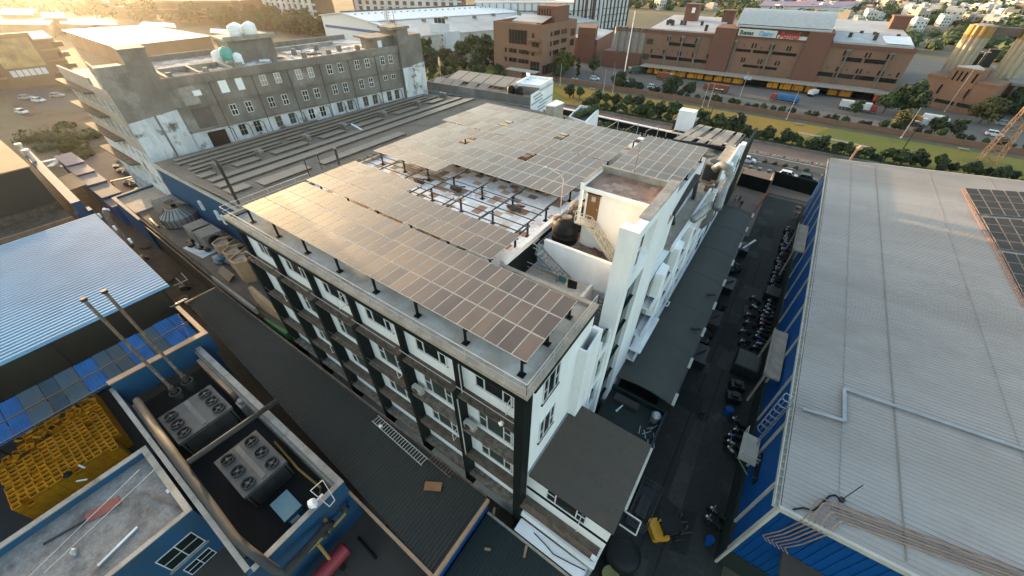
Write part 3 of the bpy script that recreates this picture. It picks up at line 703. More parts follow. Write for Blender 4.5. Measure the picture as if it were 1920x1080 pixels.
for i, (px, py) in enumerate(((1328, 357), (1337, 350), (1345, 385))):
    q = P(px, py, 17.3); b = MB(); b.box(q.x-.5, q.y-.4, 17.25, q.x+.5, q.y+.4, 17.95); b.box(q.x-.55, q.y-.45, 17.95, q.x+.55, q.y+.45, 18.02)
    tag(b.build('vent_box', M['tile_brown']), ('dark vent box at the near edge of the pale wing floor', 'dark vent box behind another on the pale wing floor', 'dark vent box beneath the silver duct')[i], 'vent')
# ================================================================ ground, lane, hall, canopy, front sheds
def sheet(name, poly, z, m, th=.3):
    b = MB(); b.prism(poly, z-th, z); o = b.build(name, m); o['kind'] = 'structure'; return o
M['earth'] = mat('city_ground', (.12, .095, .062), .95, col2=(.075, .08, .035), scale=.02, stains=(.17, .14, .10), stain_scale=.012, fine=.3, fine_scale=.4, coord='Object')
sheet('ground', [(-3200, -1500), (3200, -1500), (3200, 4200), (-3200, 4200)], 0, M['earth'], .8)
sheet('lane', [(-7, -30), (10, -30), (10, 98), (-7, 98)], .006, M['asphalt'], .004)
sheet('service_yard', [(-130, -60), (-7.01, -60), (-7.01, 16), (-130, 16)], .006, mat('dark_yard', (.06, .052, .042), .95, col2=(.11, .085, .065), scale=.12, fine=.3), .004)
# ---- grey hall with the blue cladding
HX0, HX1, HY0, HY1 = 9.3, 48.0, 18.3, 90.5
hs = lambda x: 12.55+.085*(x-HX0)
hall = thing('blue_hall', 'long blue clad hall with a pale grey ribbed roof across the lane', 'hall', (28, 54, 0))
b = MB(); b.prism([(HX0+.15, HY0+.15), (HX1, HY0+.15), (HX1, HY1-.15), (HX0+.15, HY1-.15)], 3.0, [hs(HX0)-.25, hs(HX1)-.25, hs(HX1)-.25, hs(HX0)-.25]); b.build('wall', M['blue'], hall)
b = MB(); b.box(HX0-.1, HY0+.1, 0, HX1, HY1-.1, 2.99); b.build('base_wall', M['roof_teal'], hall)
b = MB()
b.corr((HX0, HY0, hs(HX0)), (HX0, HY1, hs(HX0)), (HX1, HY1, hs(HX1)), (HX1, HY0, hs(HX1)), 190, .045, .08, (0, .04, .10, .14)); b.build('roof', M['roof_hall'], hall)
b = MB()
for y0, y1 in ((HY0, HY1),): 
    for x, w_ in ((15.6, .04), (12.3, .008), (22.5, .01), (29.6, .01), (37, .01)): b.box(x-w_, y0+.5, hs(x)+.035, x+w_, y1-.5, hs(x)+.06)
b.build('roof_joint', mat('roof_joint_sealant', (.25, .22, .18), .9), hall)
b = MB(); b.box(HX0-.42, HY0-.05, 12.15, HX0-.02, HY1, 12.2); b.box(HX0-.42, HY0-.05, 12.2, HX0-.36, HY1, 12.52); b.box(HX0-.1, HY0-.05, 12.2, HX0-.02, HY1, 12.45)
for j in range(110): y = HY0+.3+.65*j; b.box(HX0-.36, y, 12.36, HX0-.1, y+.05, 12.42)
b.build('gutter', M['trim_pale'], hall)
b = MB(); b.prism([(HX0-.1, HY0-.22), (HX1, HY0-.22), (HX1, HY0-.01), (HX0-.1, HY0-.01)], [hs(HX0)-.35, hs(HX1)-.35, hs(HX1)-.35, hs(HX0)-.35], [hs(HX0)+.08, hs(HX1)+.08, hs(HX1)+.08, hs(HX0)+.08]); b.build('verge_trim', M['trim_pale'], hall); b = MB()
b.prism([(HX0-.1, HY1+.01), (HX1, HY1+.01), (HX1, HY1+.2), (HX0-.1, HY1+.2)], [hs(HX0)-.35, hs(HX1)-.35, hs(HX1)-.35, hs(HX0)-.35], [hs(HX0)+.08, hs(HX1)+.08, hs(HX1)+.08, hs(HX0)+.08]); b.build('verge_trim', M['trim_pale'], hall)
for j in range(13):
    y = HY0+2.6+5.9*j
    if y < HY1-1: b = MB(); b.box(HX0-.02, y, 3.0, HX0+.148, y+.22, 12.14); b.build('wall_trim', M['trim_pale'], hall)
b = MB()
for q in (0, .3, .6): b.box(HX0-.06+.02*q, HY0-.12+q*.5, .1, HX0+.14, HY0+.06+q*.5-.003, 12.1)
b.build('corner_trim', M['trim_pale'], hall)
for (y0, y1) in ((62, 71), (34.6, 42.4)):
    b = MB(); b.box(HX0-1.5, y0, 7.6, HX0-.05, y1, 7.85); b.box(HX0-1.5, y0, 7.86, HX0-1.4, y1, 8.05)
    for y in (y0+.1, y1-.25): b.box(HX0-1.4, y, 3.0, HX0-1.2, y+.15, 7.59)
    b.build('porch_canopy', M['coping'], hall)
b = MB(); b.box(HX0-.005, 23.5, 5.6, HX0+.148, 26.3, 6.5); b.build('window', M['glass'], hall)
# ribs of the near gable cladding
b = MB()
for j in range(60): b.box(HX0+.6+.55*j, HY0+.08, 3.0, HX0+.7+.55*j, HY0+.149, hs(HX0+.6+.55*j)-.5)
b.build('gable_ribs', M['blue'], hall)
b = MB(); b.box(11.5, 14.0, 7.2, 19, HY0+.1, 7.5); b.box(11.5, 14, 0, 11.8, 14.3, 7.19); b.build('gable_canopy', M['roof_flat'], hall)
# roof services
def on_roof(px, py, dz=.05):
    q = P(px, py, 12.6)
    for _ in range(6): q = P(px, py, hs(q.x)+dz)
    return q
b = MB(); pts = [on_roof(1503, 768), on_roof(1581, 791), on_roof(1581, 731), on_roof(1925, 848)]
for i, (p, q) in enumerate(zip(pts[:-1], pts[1:])): b.bar(p+Vector((0, 0, .15)), q+Vector((0, 0, .15)), .26, .12)
tag(b.build('cable_tray', M['steel_grey']), 'galvanised cable tray making a dogleg across the hall roof', 'cable tray')
for k, off in enumerate((0, .22, .44, .66, .88, 1.1)):
    b = MB(); a = on_roof(1547-k*1.5+3*(k//2), 951+k*4); a2 = on_roof(1912, 1081); e = Vector((22.0, 21.9-off*.9, hs(22)+.15))
    a = Vector((11.4+.23*k, 20.2-off*.8, hs(11.5)+.15))
    b.tube([e, a, (a.x-.25, a.y-.25, a.z+.1), (10.6+.27*k, HY0+.1, hs(10.6)+.3), (10.45+.27*k, HY0-.32, hs(10.6)-.1), (10.2+.27*k, HY0-.3, 10.2), (9.8+.27*k, HY0-.3, 8.6), (10.2+.27*k, HY0-.35, 8.2)], .042, 6)
    tag(b.build('coolant_pipe', M['copper'] if k % 2 == 0 else M['trim_orange']), 'salmon insulated pipe in the run bent over the hall roof edge', 'pipe', 'pipes bent over the near edge of the hall roof')
b = MB(); q = on_roof(1577, 938); b.cyl((q.x, q.y), q.z, q.z+.2, .18, 10); b.cyl((q.x, q.y), q.z+.2, q.z+2.4, .03, 6); tag(b.build('antenna_rod', M['steel_dark']), 'thin upright rod on a round foot on the hall roof', 'antenna')
b = MB(); b.tube([on_roof(x, y, .08) for x, y in ((1576, 936), (1566, 928), (1555, 930), (1545, 940), (1535, 950), (1525, 957), (1505, 952), (1487, 955))], .055, 6); tag(b.build('black_cable', M['black']), 'black cable snaking from the rod over the hall roof corner', 'cable')
b = MB(); q = on_roof(1575, 952)
for k in range(7): x = q.x-.5+.17*k; b.box(x, q.y-.2+.05*(k % 3), q.z+.02, x+.12, q.y+.05*(k % 2), q.z+.06)
tag(b.build('roof_scrap', M['concrete_pale']), 'small pale scraps lying beside the rod on the hall roof', 'scrap')
# caged ladder and landing on the hall wall
ld = thing('access_ladder', 'caged steel ladder with a landing on the near hall wall', 'ladder', (9, 27.3, 3))
b = MB()
for y in (27.0, 27.6): b.bar((8.85, y, 6.4), (8.85, y, 13.4), .06)
for i in range(20): b.bar((8.85, 27.0, 6.6+.35*i), (8.85, 27.6, 6.6+.35*i), .04)
b.build('rungs', M['steel_grey'], ld)
b = MB()
for i in range(7):
    z = 8.4+.8*i; b.tube([(8.85, 26.9, z), (8.3, 26.85, z), (8.1, 27.3, z), (8.3, 27.75, z), (8.85, 27.7, z)], .03, 5)
for x, y in ((8.3, 26.85), (8.1, 27.3), (8.3, 27.75)): b.bar((x, y, 8.4), (x, y, 13.3), .03)
b.build('cage', M['steel_grey'], ld)
b = MB(); b.box(7.7, 24.8, 6.2, 9.1, 27.8, 6.35)
for y in (24.8, 27.8): b.bar((7.75, y, 6.35), (7.75, y, 7.4), .06); b.bar((7.75, y, 6.2), (9.1, y, 4.6), .06)
for z in (6.9, 7.4): b.bar((7.75, 24.8, z), (7.75, 27.8, z), .05); b.bar((7.75, 24.8, z), (9.1, 24.8, z), .05)
b.build('landing', M['trim_pale'], ld)
# hall solar arrays
M['panel_dark'] = mat('dark_brown_solar_glass', (.022, .017, .014), .6, col2=(.03, .024, .02), fine=.15, spec=.25, rnd=.15); M['frame_dull'] = mat('dull_panel_frame', (.22, .20, .18), .6, fine=.05)
def roof_array(label, px4, nx, ny):
    a, b_, c, d = [on_roof(*p, .25) for p in px4]
    t = thing('solar_array', label, 'solar array', tuple(a), 'solar arrays on the hall roof')
    for i in range(nx):
        for j in range(ny):
            def L(u, v): return a.lerp(b_, u).lerp(d.lerp(c, u), v)
            e = .03
            q = [L((i+e)/nx, (j+e)/ny), L((i+1-e)/nx, (j+e)/ny), L((i+1-e)/nx, (j+1-e)/ny), L((i+e)/nx, (j+1-e)/ny)]
            m = MB(); m.mi = 1; m.add([tuple(v-Vector((0, 0, .05))) for v in q]+[tuple(v) for v in q], [(3, 2, 1, 0), (4, 5, 6, 7), (0, 1, 5, 4), (1, 2, 6, 5), (2, 3, 7, 6), (3, 0, 4, 7)])
            q2 = [L((i+e*1.8)/nx, (j+e*1.8)/ny), L((i+1-e*1.8)/nx, (j+e*1.8)/ny), L((i+1-e*1.8)/nx, (j+1-e*1.8)/ny), L((i+e*1.8)/nx, (j+1-e*1.8)/ny)]
            m.mi = 0; m.add([tuple(v+Vector((0, 0, .006))) for v in q2], [(0, 1, 2, 3)])
            m.build('solar_panel', [M['panel_dark'], M['frame_dull']], t)
    m = MB()
    for v in (.2, .8): m.bar(a.lerp(d, v)-Vector((0, 0, .14)), b_.lerp(c, v)-Vector((0, 0, .14)), .12)
    m.build('rails', M['steel_grey'], t)
roof_array('far bank of dark panels on the hall roof', ((1808, 352), (1960, 362), (1990, 412), (1836, 401)), 6, 4)
roof_array('middle bank of dark panels on the hall roof', ((1840, 406), (2000, 418), (2040, 488), (1874, 466)), 6, 4)
roof_array('near bank of dark panels on the hall roof', ((1878, 472), (2045, 494), (2095, 590), (1922, 558)), 6, 4)
for k in range(3):
    b = MB(); b.tube([on_roof(x+3*k-4, y+2, .1) for x, y in ((1806, 352), (1832, 404), (1870, 468), (1924, 574))], .04, 6)
    tag(b.build('conduit', M['copper']), 'pale pink conduit running beside the panels on the hall roof', 'conduit', 'conduits beside the hall roof panels')
q = on_roof(1594, 300); b = MB(); b.bar(q, (q.x+.1, q.y, q.z+1.8), .3); b.blob((q.x+.3, q.y, q.z+2.2), .4, 2, .3)
tag(b.build('roof_finial', M['trim_orange']), 'small rusty post with a tuft at the far corner of the hall roof', 'post')
# ---- curved canopy along the lane
cn = thing('lane_canopy', 'long curved grey green sheet canopy along the side of the factory', 'canopy', (-2.1, 52, 0))
CX0, CX1, CY0, CY1 = -5.0, 1.15, 27.8, 76.5
def cz(t): return 4.7+.7*math.sin(PI*(.12+.80*t))
b = MB(); ny, nx = 330, 10; vs = []; fs = []
for j in range(ny+1):
    y = CY0+(CY1-CY0)*j/ny; e = .03 if j % 2 else 0
    if j % 54 == 0: e = .10
    for i in range(nx+1): t = i/nx; vs.append((CX0+(CX1-CX0)*t, y, cz(t)+e))
n0 = len(vs)
for j in range(ny+1):
    y = CY0+(CY1-CY0)*j/ny
    for i in range(nx+1): t = i/nx; vs.append((CX0+(CX1-CX0)*t, y, cz(t)-.06))
w = nx+1
for j in range(ny):
    for i in range(nx):
        fs.append((j*w+i, j*w+i+1, (j+1)*w+i+1, (j+1)*w+i)); fs.append((n0+j*w+i, n0+(j+1)*w+i, n0+(j+1)*w+i+1, n0+j*w+i+1))
for j in range(ny): fs += [(j*w, (j+1)*w, n0+(j+1)*w, n0+j*w), (j*w+nx, n0+j*w+nx, n0+(j+1)*w+nx, (j+1)*w+nx)]
for i in range(nx): fs += [(i, n0+i, n0+i+1, i+1), (ny*w+i, ny*w+i+1, n0+ny*w+i+1, n0+ny*w+i)]
b.add(vs, fs); b.build('sheet', M['roof_canopy'], cn)
b = MB(); b.box(CX1-.02, CY0, cz(1)-.35, CX1+.2, CY1, cz(1)-.07); b.build('gutter', M['steel_dark'], cn)
for j in range(9):
    b = MB(); y = CY0+.4+5.9*j; b.box(CX1-.15, y, 0, CX1+.0, y+.15, cz(1)-.36); b.build('post', M['steel_dark'], cn)
    b = MB(); b.box(CX1+.0, y-.35, cz(1)-.06, CX1+.3, y+1.4, cz(1)+.02); b.build('edge_cap', M['trim_pale'], cn)
b = MB(); b.box(-.2, CY0, .01, .9, CY1, 1.9); b.build('plinth_wall', M['roof_teal'], cn)
for i, (px, py) in enumerate(((1305, 617), (1333, 553))):
    q = P(px, py, 5.55); b = MB(); b.bar((q.x-.5, q.y-.3, 5.58), (q.x+.5, q.y+.3, 5.58), .35, .08); tag(b.build('leaf_litter', M['black']), ('larger dark patch of litter on the curved canopy', 'smaller dark patch of litter on the curved canopy')[i], 'litter')
q = P(1240, 568, 5.4); b = MB()
for (dx0, dy0, dx1, dy1) in ((-.9, -.5, .9, -.5), (-.9, .5, .9, .5), (-.9, -.5, -.9, .5), (.9, -.5, .9, .5)): b.bar((q.x+dx0, q.y+dy0, 5.65), (q.x+dx1, q.y+dy1, 5.65), .14, .1)
tag(b.build('loose_window_frame', M['frame']), 'white window frame lying loose on the curved canopy', 'window frame')
# ---- front shed: dark ribbed roof with tan trim
fs_ = thing('front_shed', 'long shed with a dark ribbed roof and tan edge trim before the factory', 'shed', (-33, 6, 0))
ZS = 5.0
b = MB(); b.corr((-9.05, 3.0, ZS-.15), (-57.2, 5.9, ZS-.15), (-57.2, 9.5, ZS+.1), (-9.0, 9.5, ZS+.1), 150, .06, .06, (0, .06, .14, .2)); b.build('roof', M['roof_dark'], fs_)
b = MB(); b.prism([(-9.06, 2.72), (-20.5, 3.0), (-20.5, 3.2), (-9.06, 2.98)], ZS-.4, ZS); b.prism([(-9.04, 2.72), (-8.75, 2.72), (-8.75, 9.5), (-9.0, 9.5)], ZS-.35, ZS+.16); b.prism([(-57.25, 5.7), (-57.5, 5.7), (-57.5, 9.6), (-57.25, 9.6)], ZS-.4, ZS+.05)
b.build('edge_trim', M['trim_orange'], fs_)
b = MB(); b.box(-9.1, 3.0, 0, -8.9, 9.4, ZS-.36); b.build('end_wall', M['blue'], fs_)
b = MB()
for x in (-10, -15, -19.5): b.box(x, 3.1, 0, x+.2, 3.3, ZS-.41)
b.build('posts', M['steel_dark'], fs_)
b = MB(); b.box(-57, 9.52, 4.2, -9.2, 9.75, 5.15); b.build('gutter_wall', M['ledge'], fs_)
b = MB(); b.bar((-57, 9.6, 5.5), (-9.2, 9.6, 5.5), .05)
for j in range(14): b.bar((-55+3.4*j, 9.6, 5.1), (-55+3.4*j, 9.6, 5.5), .05)
b.build('pipe_rail', M['rust'], fs_)
def ladder(p, q, w, n, m, label):
    p, q = Vector(p), Vector(q); s = (q-p).normalized().cross(Vector((0, 0, 1))).normalized()*w/2
    b = MB(); b.bar(p-s, q-s, .06); b.bar(p+s, q+s, .06)
    for i in range(n): c = p.lerp(q, (i+.5)/n); b.bar(c-s, c+s, .045)
    tag(b.build('ladder', m), label, 'ladder')
z = ZS+.2
ladder(P(703, 784, z), P(797, 867, z), .75, 22, M['rail'], 'long pale ladder lying on the dark ribbed shed roof')
ladder(P(808, 855, z), P(850, 890, z), .7, 9, M['rust'], 'short rusty ladder lying at the foot of the factory')
q = P(812, 912, ZS+.15); b = MB(); b.rot_box((q.x, q.y), 1.5, .75, q.z, q.z+.04, .55); tag(b.build('plywood_sheet', mat('plywood', (.30, .14, .06), .85)), 'small orange plywood sheet on the dark shed roof', 'board')
q = P(714, 799, ZS+.25); b = MB(); b.blob(q, .18, 2, .35, random.Random(4)); tag(b.build('white_rag', M['white']), 'white rag hung on the end of the long pale ladder', 'rag')
# teal lower roof next to it
lo = thing('lower_shed', 'low shed with a flat dark teal roof in front of the annex', 'shed', (-4, 3, 0))
b = MB(); b.corr((.9, -12, 3.05), (-8.7, -12, 3.05), (-8.7, 9.0, 3.25), (.9, 9.0, 3.25), 34, .03, .06, (0, .06, .14, .2)); b.build('roof', M['roof_teal'], lo)
b = MB(); b.box(-8.6, -11.9, 0, .8, 8.9, 2.95); b.build('wall', M['blue_teal'], lo)
b = MB(); b.box(-8.72, 9.02, 2.9, .9, 9.2, 3.36); b.build('edge_trim', M['coping'], lo)
rr = random.Random(21)
for i, (px, py) in enumerate(((914, 1030), (926, 960), (985, 1034))):
    q = P(px, py, 3.3); b = MB(); b.rot_box((q.x, q.y), .5+.2*i, .2, 3.3, 3.36, rr.uniform(0, 3)); tag(b.build('roof_scrap', M['trim_orange']), ('small tan scrap on the teal roof by its bottom left', 'small tan scrap on the teal roof near the shed trim', 'long tan scrap on the teal roof')[i], 'scrap')
# ================================================================ blue plant yard, crates, left sheds
M['translucent'] = mat('dusty_translucent_sheet', (.02, .05, .08), .85, col2=(.014, .035, .05), scale=.6, fine=.15, spec=.2)
M['sheet_blue'] = mat('blue_canopy_sheet', (.003, .085, .27), .85, col2=(.003, .06, .17), scale=.5, fine=.1, spec=.2)
M['sheet_dull'] = mat('dull_teal_canopy_sheet', (.006, .05, .09), .85, col2=(.02, .04, .045), scale=.6, fine=.15)
M['slab'] = mat('stained_white_roof_slab', (.30, .28, .26), .88, col2=(.22, .20, .18), scale=.9, stains=(.10, .085, .074), stain_scale=.3, stain_lo=.5, stain_hi=.66, fine=.35, fine_scale=6)
M['yard_floor'] = mat('dark_plant_floor', (.012, .013, .013), .9, fine=.3)
M['chiller'] = mat('grey_chiller_casing', (.115, .108, .096), .7, col2=(.08, .075, .068), fine=.2)
# grey roofed blue building
gb = thing('blue_plant_room', 'blue painted plant room with a stained flat roof and white coping', 'building', (-32, -15, 0))
gx0, gx1, gy0, gy1, gz = -36.3, -27.2, -34.0, -5.05, 7.0
b = MB(); b.box(gx0, gy0, 0, gx1, gy1, 6.2); b.box(gx0, gy0, 6.2, gx0+.4, gy1, 6.9); b.box(gx1-.3, gy0, 6.2, gx1, gy1, 6.9); b.box(gx0+.4, gy1-.35, 6.2, gx1-.3, gy1, 6.9); b.build('wall', M['blue_wall'], gb)
b = MB(); b.box(gx0+.41, gy0+.1, 6.203, gx1-.31, gy1-.36, 6.25); b.build('roof_slab', M['slab'], gb)
b = MB(); b.box(gx0-.04, gy0, 6.904, gx0+.45, gy1+.03, 7.0); b.box(gx1-.35, gy0, 6.904, gx1+.04, gy1+.03, 7.0); b.box(gx0+.452, gy1-.42, 6.904, gx1-.352, gy1+.03, 7.0); b.build('coping', M['concrete_pale'], gb)
G = Fr((gx1, gy0), (gx1, gy1))
for y0, y1, z0, z1 in ((-8.7, -6.15, 2.6, 4.85), (-8.4, -6.4, .2, 1.6)):
    G.window(gb, y0-gy0, y1-gy0, z0, z1, M['frame'], M['glass'], 2, 2, .06, 0, .06)
b = MB(); G.box(b, -8.9-gy0, -6.0-gy0, .002, .18, 2.4, 2.5); b.build('sill', M['concrete_pale'], gb)
# clutter on that roof
def rbar(p, q, z, w, m, lab, cat='pole', name='loose_pole'):
    b = MB(); b.bar(P(p[0], p[1], z), P(q[0], q[1], z), w, w*.8); return tag(b.build(name, m), lab, cat)
rbar((184, 1061), (258, 988), 6.35, .18, M['frame'], 'white plank lying loose on the stained plant room roof', 'plank', 'loose_plank')
rbar((81, 1020), (160, 975), 6.33, .14, M['steel_dark'], 'dark bar lying on the stained plant room roof', 'bar', 'loose_bar')
rbar((275, 925), (345, 958), 6.4, .12, M['rust'], 'thin rusty bar leaning by the corner of the plant room roof', 'bar', 'loose_bar')
for i, (p, q) in enumerate((((82, 1075), (290, 880)), ((55, 1080), (262, 880)))):
    b = MB(); b.tube([P(*p, 6.6), P((p[0]+q[0])/2, (p[1]+q[1])/2, 6.36), P(*q, 7.05)], .03, 5); tag(b.build('roof_cable', M['rail']), ('cable across the plant room roof, the one nearer the coping', 'cable across the plant room roof, the one beside the red mat')[i], 'cable')
b = MB(); b.prism([P(*p, 0)[:] for p in ()] or [tuple(P(*p, 6.3)) for p in ((160, 965), (222, 930), (228, 943), (190, 968), (163, 980))], 6.3, 6.36); tag(b.build('red_mat', mat('faded_red_sheet', (.34, .10, .075), .8)), 'faded red sheet lying on the stained plant room roof', 'mat')
q = P(142, 1035, 6.3); b = MB(); b.blob((q.x, q.y, 6.45), .28, 2, .3, random.Random(3), (1.2, .8, .8)); tag(b.build('wire_bundle', M['steel_grey']), 'grey bundle of wire on the plant room roof', 'bundle')
q = P(315, 921, 6.3); b = MB(); b.box(q.x-.2, q.y-.1, 6.26, q.x+.2, q.y+.12, 6.34); tag(b.build('paper_scrap', M['white']), 'small white scrap in the corner of the plant room roof', 'scrap')
# walled chiller yard
cy = thing('chiller_yard', 'sunken yard with blue parapet walls that holds two chillers', 'yard', (-33, -.7, 0))
Y0, Y1, yx0, yx1 = -4.75, 3.15, -46.2, -19.2
b = MB()
b.box(yx1-.35, Y0, 0, yx1, Y1, 6.9); b.box(yx0, Y0, 0, yx1-.353, Y0+.3, 6.9); b.box(yx0, Y1-.45, 0, yx1-.353, Y1, 6.9)
b.build('wall', M['blue_wall'], cy)
b = MB(); b.box(yx1-.4, Y0+.35, 6.903, yx1+.05, Y1+.04, 7.0); b.box(yx0, Y1-.5, 6.903, yx1-.402, Y1+.04, 7.0); b.box(yx0, Y0-.03, 6.903, yx1-.402, Y0+.34, 7.0); b.build('coping', M['concrete_pale'], cy)
b = MB(); b.box(yx0, Y0+.31, 3.0, yx1-.36, Y1-.46, 3.2); b.build('floor', M['yard_floor'], cy)
b = MB(); b.box(yx0+.1, Y1-.75, 3.21, yx1-.37, Y1-.452, 6.7); b.build('inner_wall', M['concrete'], cy)
b = MB(); b.box(-44, 2.0, 3.21, -36.5, 2.38, 6.2); b.build('lit_duct', M['trim_orange'], cy)
def chiller(x0, y0, x1, y1, z1, label):
    t = thing('chiller', label, 'chiller', ((x0+x1)/2, (y0+y1)/2, 3.2), 'rooftop chillers in the blue yard')
    b = MB(); b.box(x0, y0, z1-.35, x1, y1, z1); b.box(x0+.1, y0+.1, 3.5, x1-.1, y0+.25, z1-.352); b.box(x0+.1, y1-.25, 3.5, x1-.1, y1-.1, z1-.352); b.box(x0+.3, y0+.4, 3.2, x1-.3, y1-.4, 3.6)
    b.build('casing', M['chiller'], t)
    b = MB()
    for y in (y0+.85, (y0+y1)/2, y1-.85): b.prism([(x1+.002, y-.5), (x1+.06, y-.5), (x1+.06, y+.5), (x1+.002, y+.5)], 3.9, z1-.4)
    b.box(x0+.2, y0+.6, 3.62, x1-.2, y1-.6, z1-.4); b.build('coil_panel', M['pipe_dark'], t)
    b = MB(); b.box(x0+.2, (y0+y1)/2-.2, z1+.003, x1-.3, (y0+y1)/2+.2, z1+.05); b.build('service_strip', M['concrete'], t)
    for i in range(3):
        for y in (y0+.85, y1-.85):
            x = x0+.85+(x1-x0-1.7)*i/2
            b = MB(); n = 18
            b.lathe((x, y), [(.54, z1+.003), (.57, z1+.2), (.49, z1+.2), (.46, z1+.01)], n); fo = b.build('fan_shroud', M['pipe_dark'], t)
            f = MB(); f.cyl((x, y), z1+.012, z1+.03, .47, 16); f.build('fan_well', M['black'], fo)
            f = MB(); f.cyl((x, y), z1+.04, z1+.16, .13, 10); f.build('fan_hub', M['chiller'], fo)
            f = MB()
            for k in range(4):
                a = k*PI/2+i; f.bar((x+.12*math.cos(a), y+.12*math.sin(a), z1+.1), (x+.45*math.cos(a), y+.45*math.sin(a), z1+.07), .16, .015)
            f.build('fan_blades', M['steel_dark'], fo)
    return t
chiller(-39.6, -3.4, -35.0, 1.4, 6.0, 'chiller with six round fans, in the dimmer bay by the flues')
chiller(-30.6, -2.35, -25.4, 1.45, 6.0, 'chiller with six round fans, beside the teal box')
b = MB(); q = P(550, 868, 5.2); b.box(-23.0, -1.3, 3.21, -21.0, 0.0, 5.95); b.box(-23.1, -1.4, 5.95, -20.9, .1, 6.05); b.box(-20.98, -1.2, 4.9, -20.9, -.4, 5.6)
tag(b.build('pump_cabinet', mat('teal_cabinet', (.03, .14, .20), .5)), 'teal blue pump cabinet beside the chiller', 'cabinet')
b = MB(); b.box(-20.88, -1.15, 5.0, -20.86, -.45, 5.5); tag(b.build('control_plate', M['white']), 'white control plate on the teal cabinet side', 'plate')
# pipes over the yard
b = MB(); b.tube([P(256, 750, 7.1), P(330, 855, 7.25), P(440, 1008, 7.3), P(468, 1033, 7.3), P(517, 1070, 7.0), P(535, 1078, 6.2), P(610, 987, 5.4), P(622, 982, 4)], .30, 12); tag(b.build('chilled_pipe', M['pipe_dark'], smooth=True), 'thick dull pipe running along the yard wall and round its end', 'pipe')
b = MB(); b.tube([P(252, 760, 6.6), P(325, 862, 6.8), P(432, 1012, 6.8), P(462, 1045, 6.8)], .18, 10); tag(b.build('chilled_pipe', M['pipe_dark'], smooth=True), 'thinner dull pipe beside the thick one on the yard wall', 'pipe')
b = MB(); b.tube([P(353, 867, 7.4), P(520, 751, 7.45)], .26, 12); tag(b.build('chilled_pipe', M['pipe_dark'], smooth=True), 'dull pipe crossing the yard between the two chillers', 'pipe')
b = MB(); b.tube([P(515, 828, 4.6), P(560, 880, 4.6), P(602, 915, 4.6), P(600, 924, 4.3)], .1, 8); tag(b.build('ochre_pipe', M['pipe_yellow']), 'thin ochre pipe inside the yard wall by the chiller', 'pipe')
b = MB(); b.tube([P(532, 1078, 4.2), P(620, 993, 4.2), P(648, 962, 4.2)], .13, 8); b.tube([P(620, 993, 4.2), P(606, 968, 4.8), P(596, 962, 5.0)], .16, 8); b.tube([P(596, 1020, 4.1), P(621, 1052, 2.2)], .13, 8)
tag(b.build('ochre_pipe', M['pipe_yellow']), 'branching ochre pipes outside the end wall of the yard', 'pipe')
b = MB()
for px, py in ((620, 990), (610, 1004), (648, 955)): q = P(px, py, 4.2); b.blob(q, .3, 2, .15, random.Random(px)); b.cyl((q.x, q.y), 4.2, 4.8, .08, 8); b.cyl((q.x, q.y), 4.8, 4.86, .22, 12)
tag(b.build('valve_cluster', M['pipe_dark']), 'cluster of dark valves on the ochre pipes', 'valve')
b = MB(); q = P(648, 951, 3.9); b.cyl((q.x, q.y), 3.6, 4.5, .28, 12); tag(b.build('blue_motor', M['blue']), 'small blue motor beside the ochre pipes', 'motor')
tnk = thing('red_tank', 'red horizontal tank on the dark ground by the yard', 'tank', (-17.3, -1.6, 0))
b = MB(); b.tube([(-17.3, -4.4, 1.9), (-17.3, -4.2, 1.9), (-17.3, .1, 1.9), (-17.3, .3, 1.9)], .62, 18); b.build('shell', M['red'], tnk, smooth=False)
b = MB(); b.tube([(-17.3, .3, 1.9), (-17.3, .48, 1.9)], .58, 18, .3); b.build('end_cap', M['red'], tnk)
b = MB(); b.box(-17.7, -3.2, .01, -16.9, -2.9, 1.5); b.box(-17.7, -.9, .01, -16.9, -.6, 1.5); b.build('saddle', M['steel_dark'], tnk)
b = MB(); b.tube([P(672, 1008, .2), P(705, 1047, .2)], .12, 8); tag(b.build('drain_pipe', M['black']), 'short black pipe on the ground beside the red tank', 'pipe')
b = MB()
for k in range(8): x = -20.8+.0; b.box(-20.2+.1*(k % 2), 1.0+.05*k, 6.2+.02*k, -19.3, 1.6, 6.25+.02*k)
b.blob((-19.7, .7, 6.9), .5, 2, .3, random.Random(6), (1, .8, .6)); tag(b.build('white_sack', M['white']), 'crumpled white sheet hung over the yard end wall', 'sheet')
b = MB(); q = [P(582, 920, 7.1), P(605, 900, 8.0), P(628, 938, 7.9), P(618, 950, 7.1)]
for a, c in zip(q, q[1:]+q[:1]): b.bar(a, c, .06)
tag(b.build('guard_hoop', M['rail']), 'thin guard frame over the end wall of the yard', 'guard')
q = P(452, 750, 5.6); b = MB(); b.box(q.x-.6, q.y-.5, 3.2, q.x+.6, q.y+.5, 5.2); b.cyl((q.x, q.y), 5.2, 5.7, .35, 12)
tag(b.build('pump_set', M['pipe_silver']), 'pale pump set between the yard pipes', 'pump')
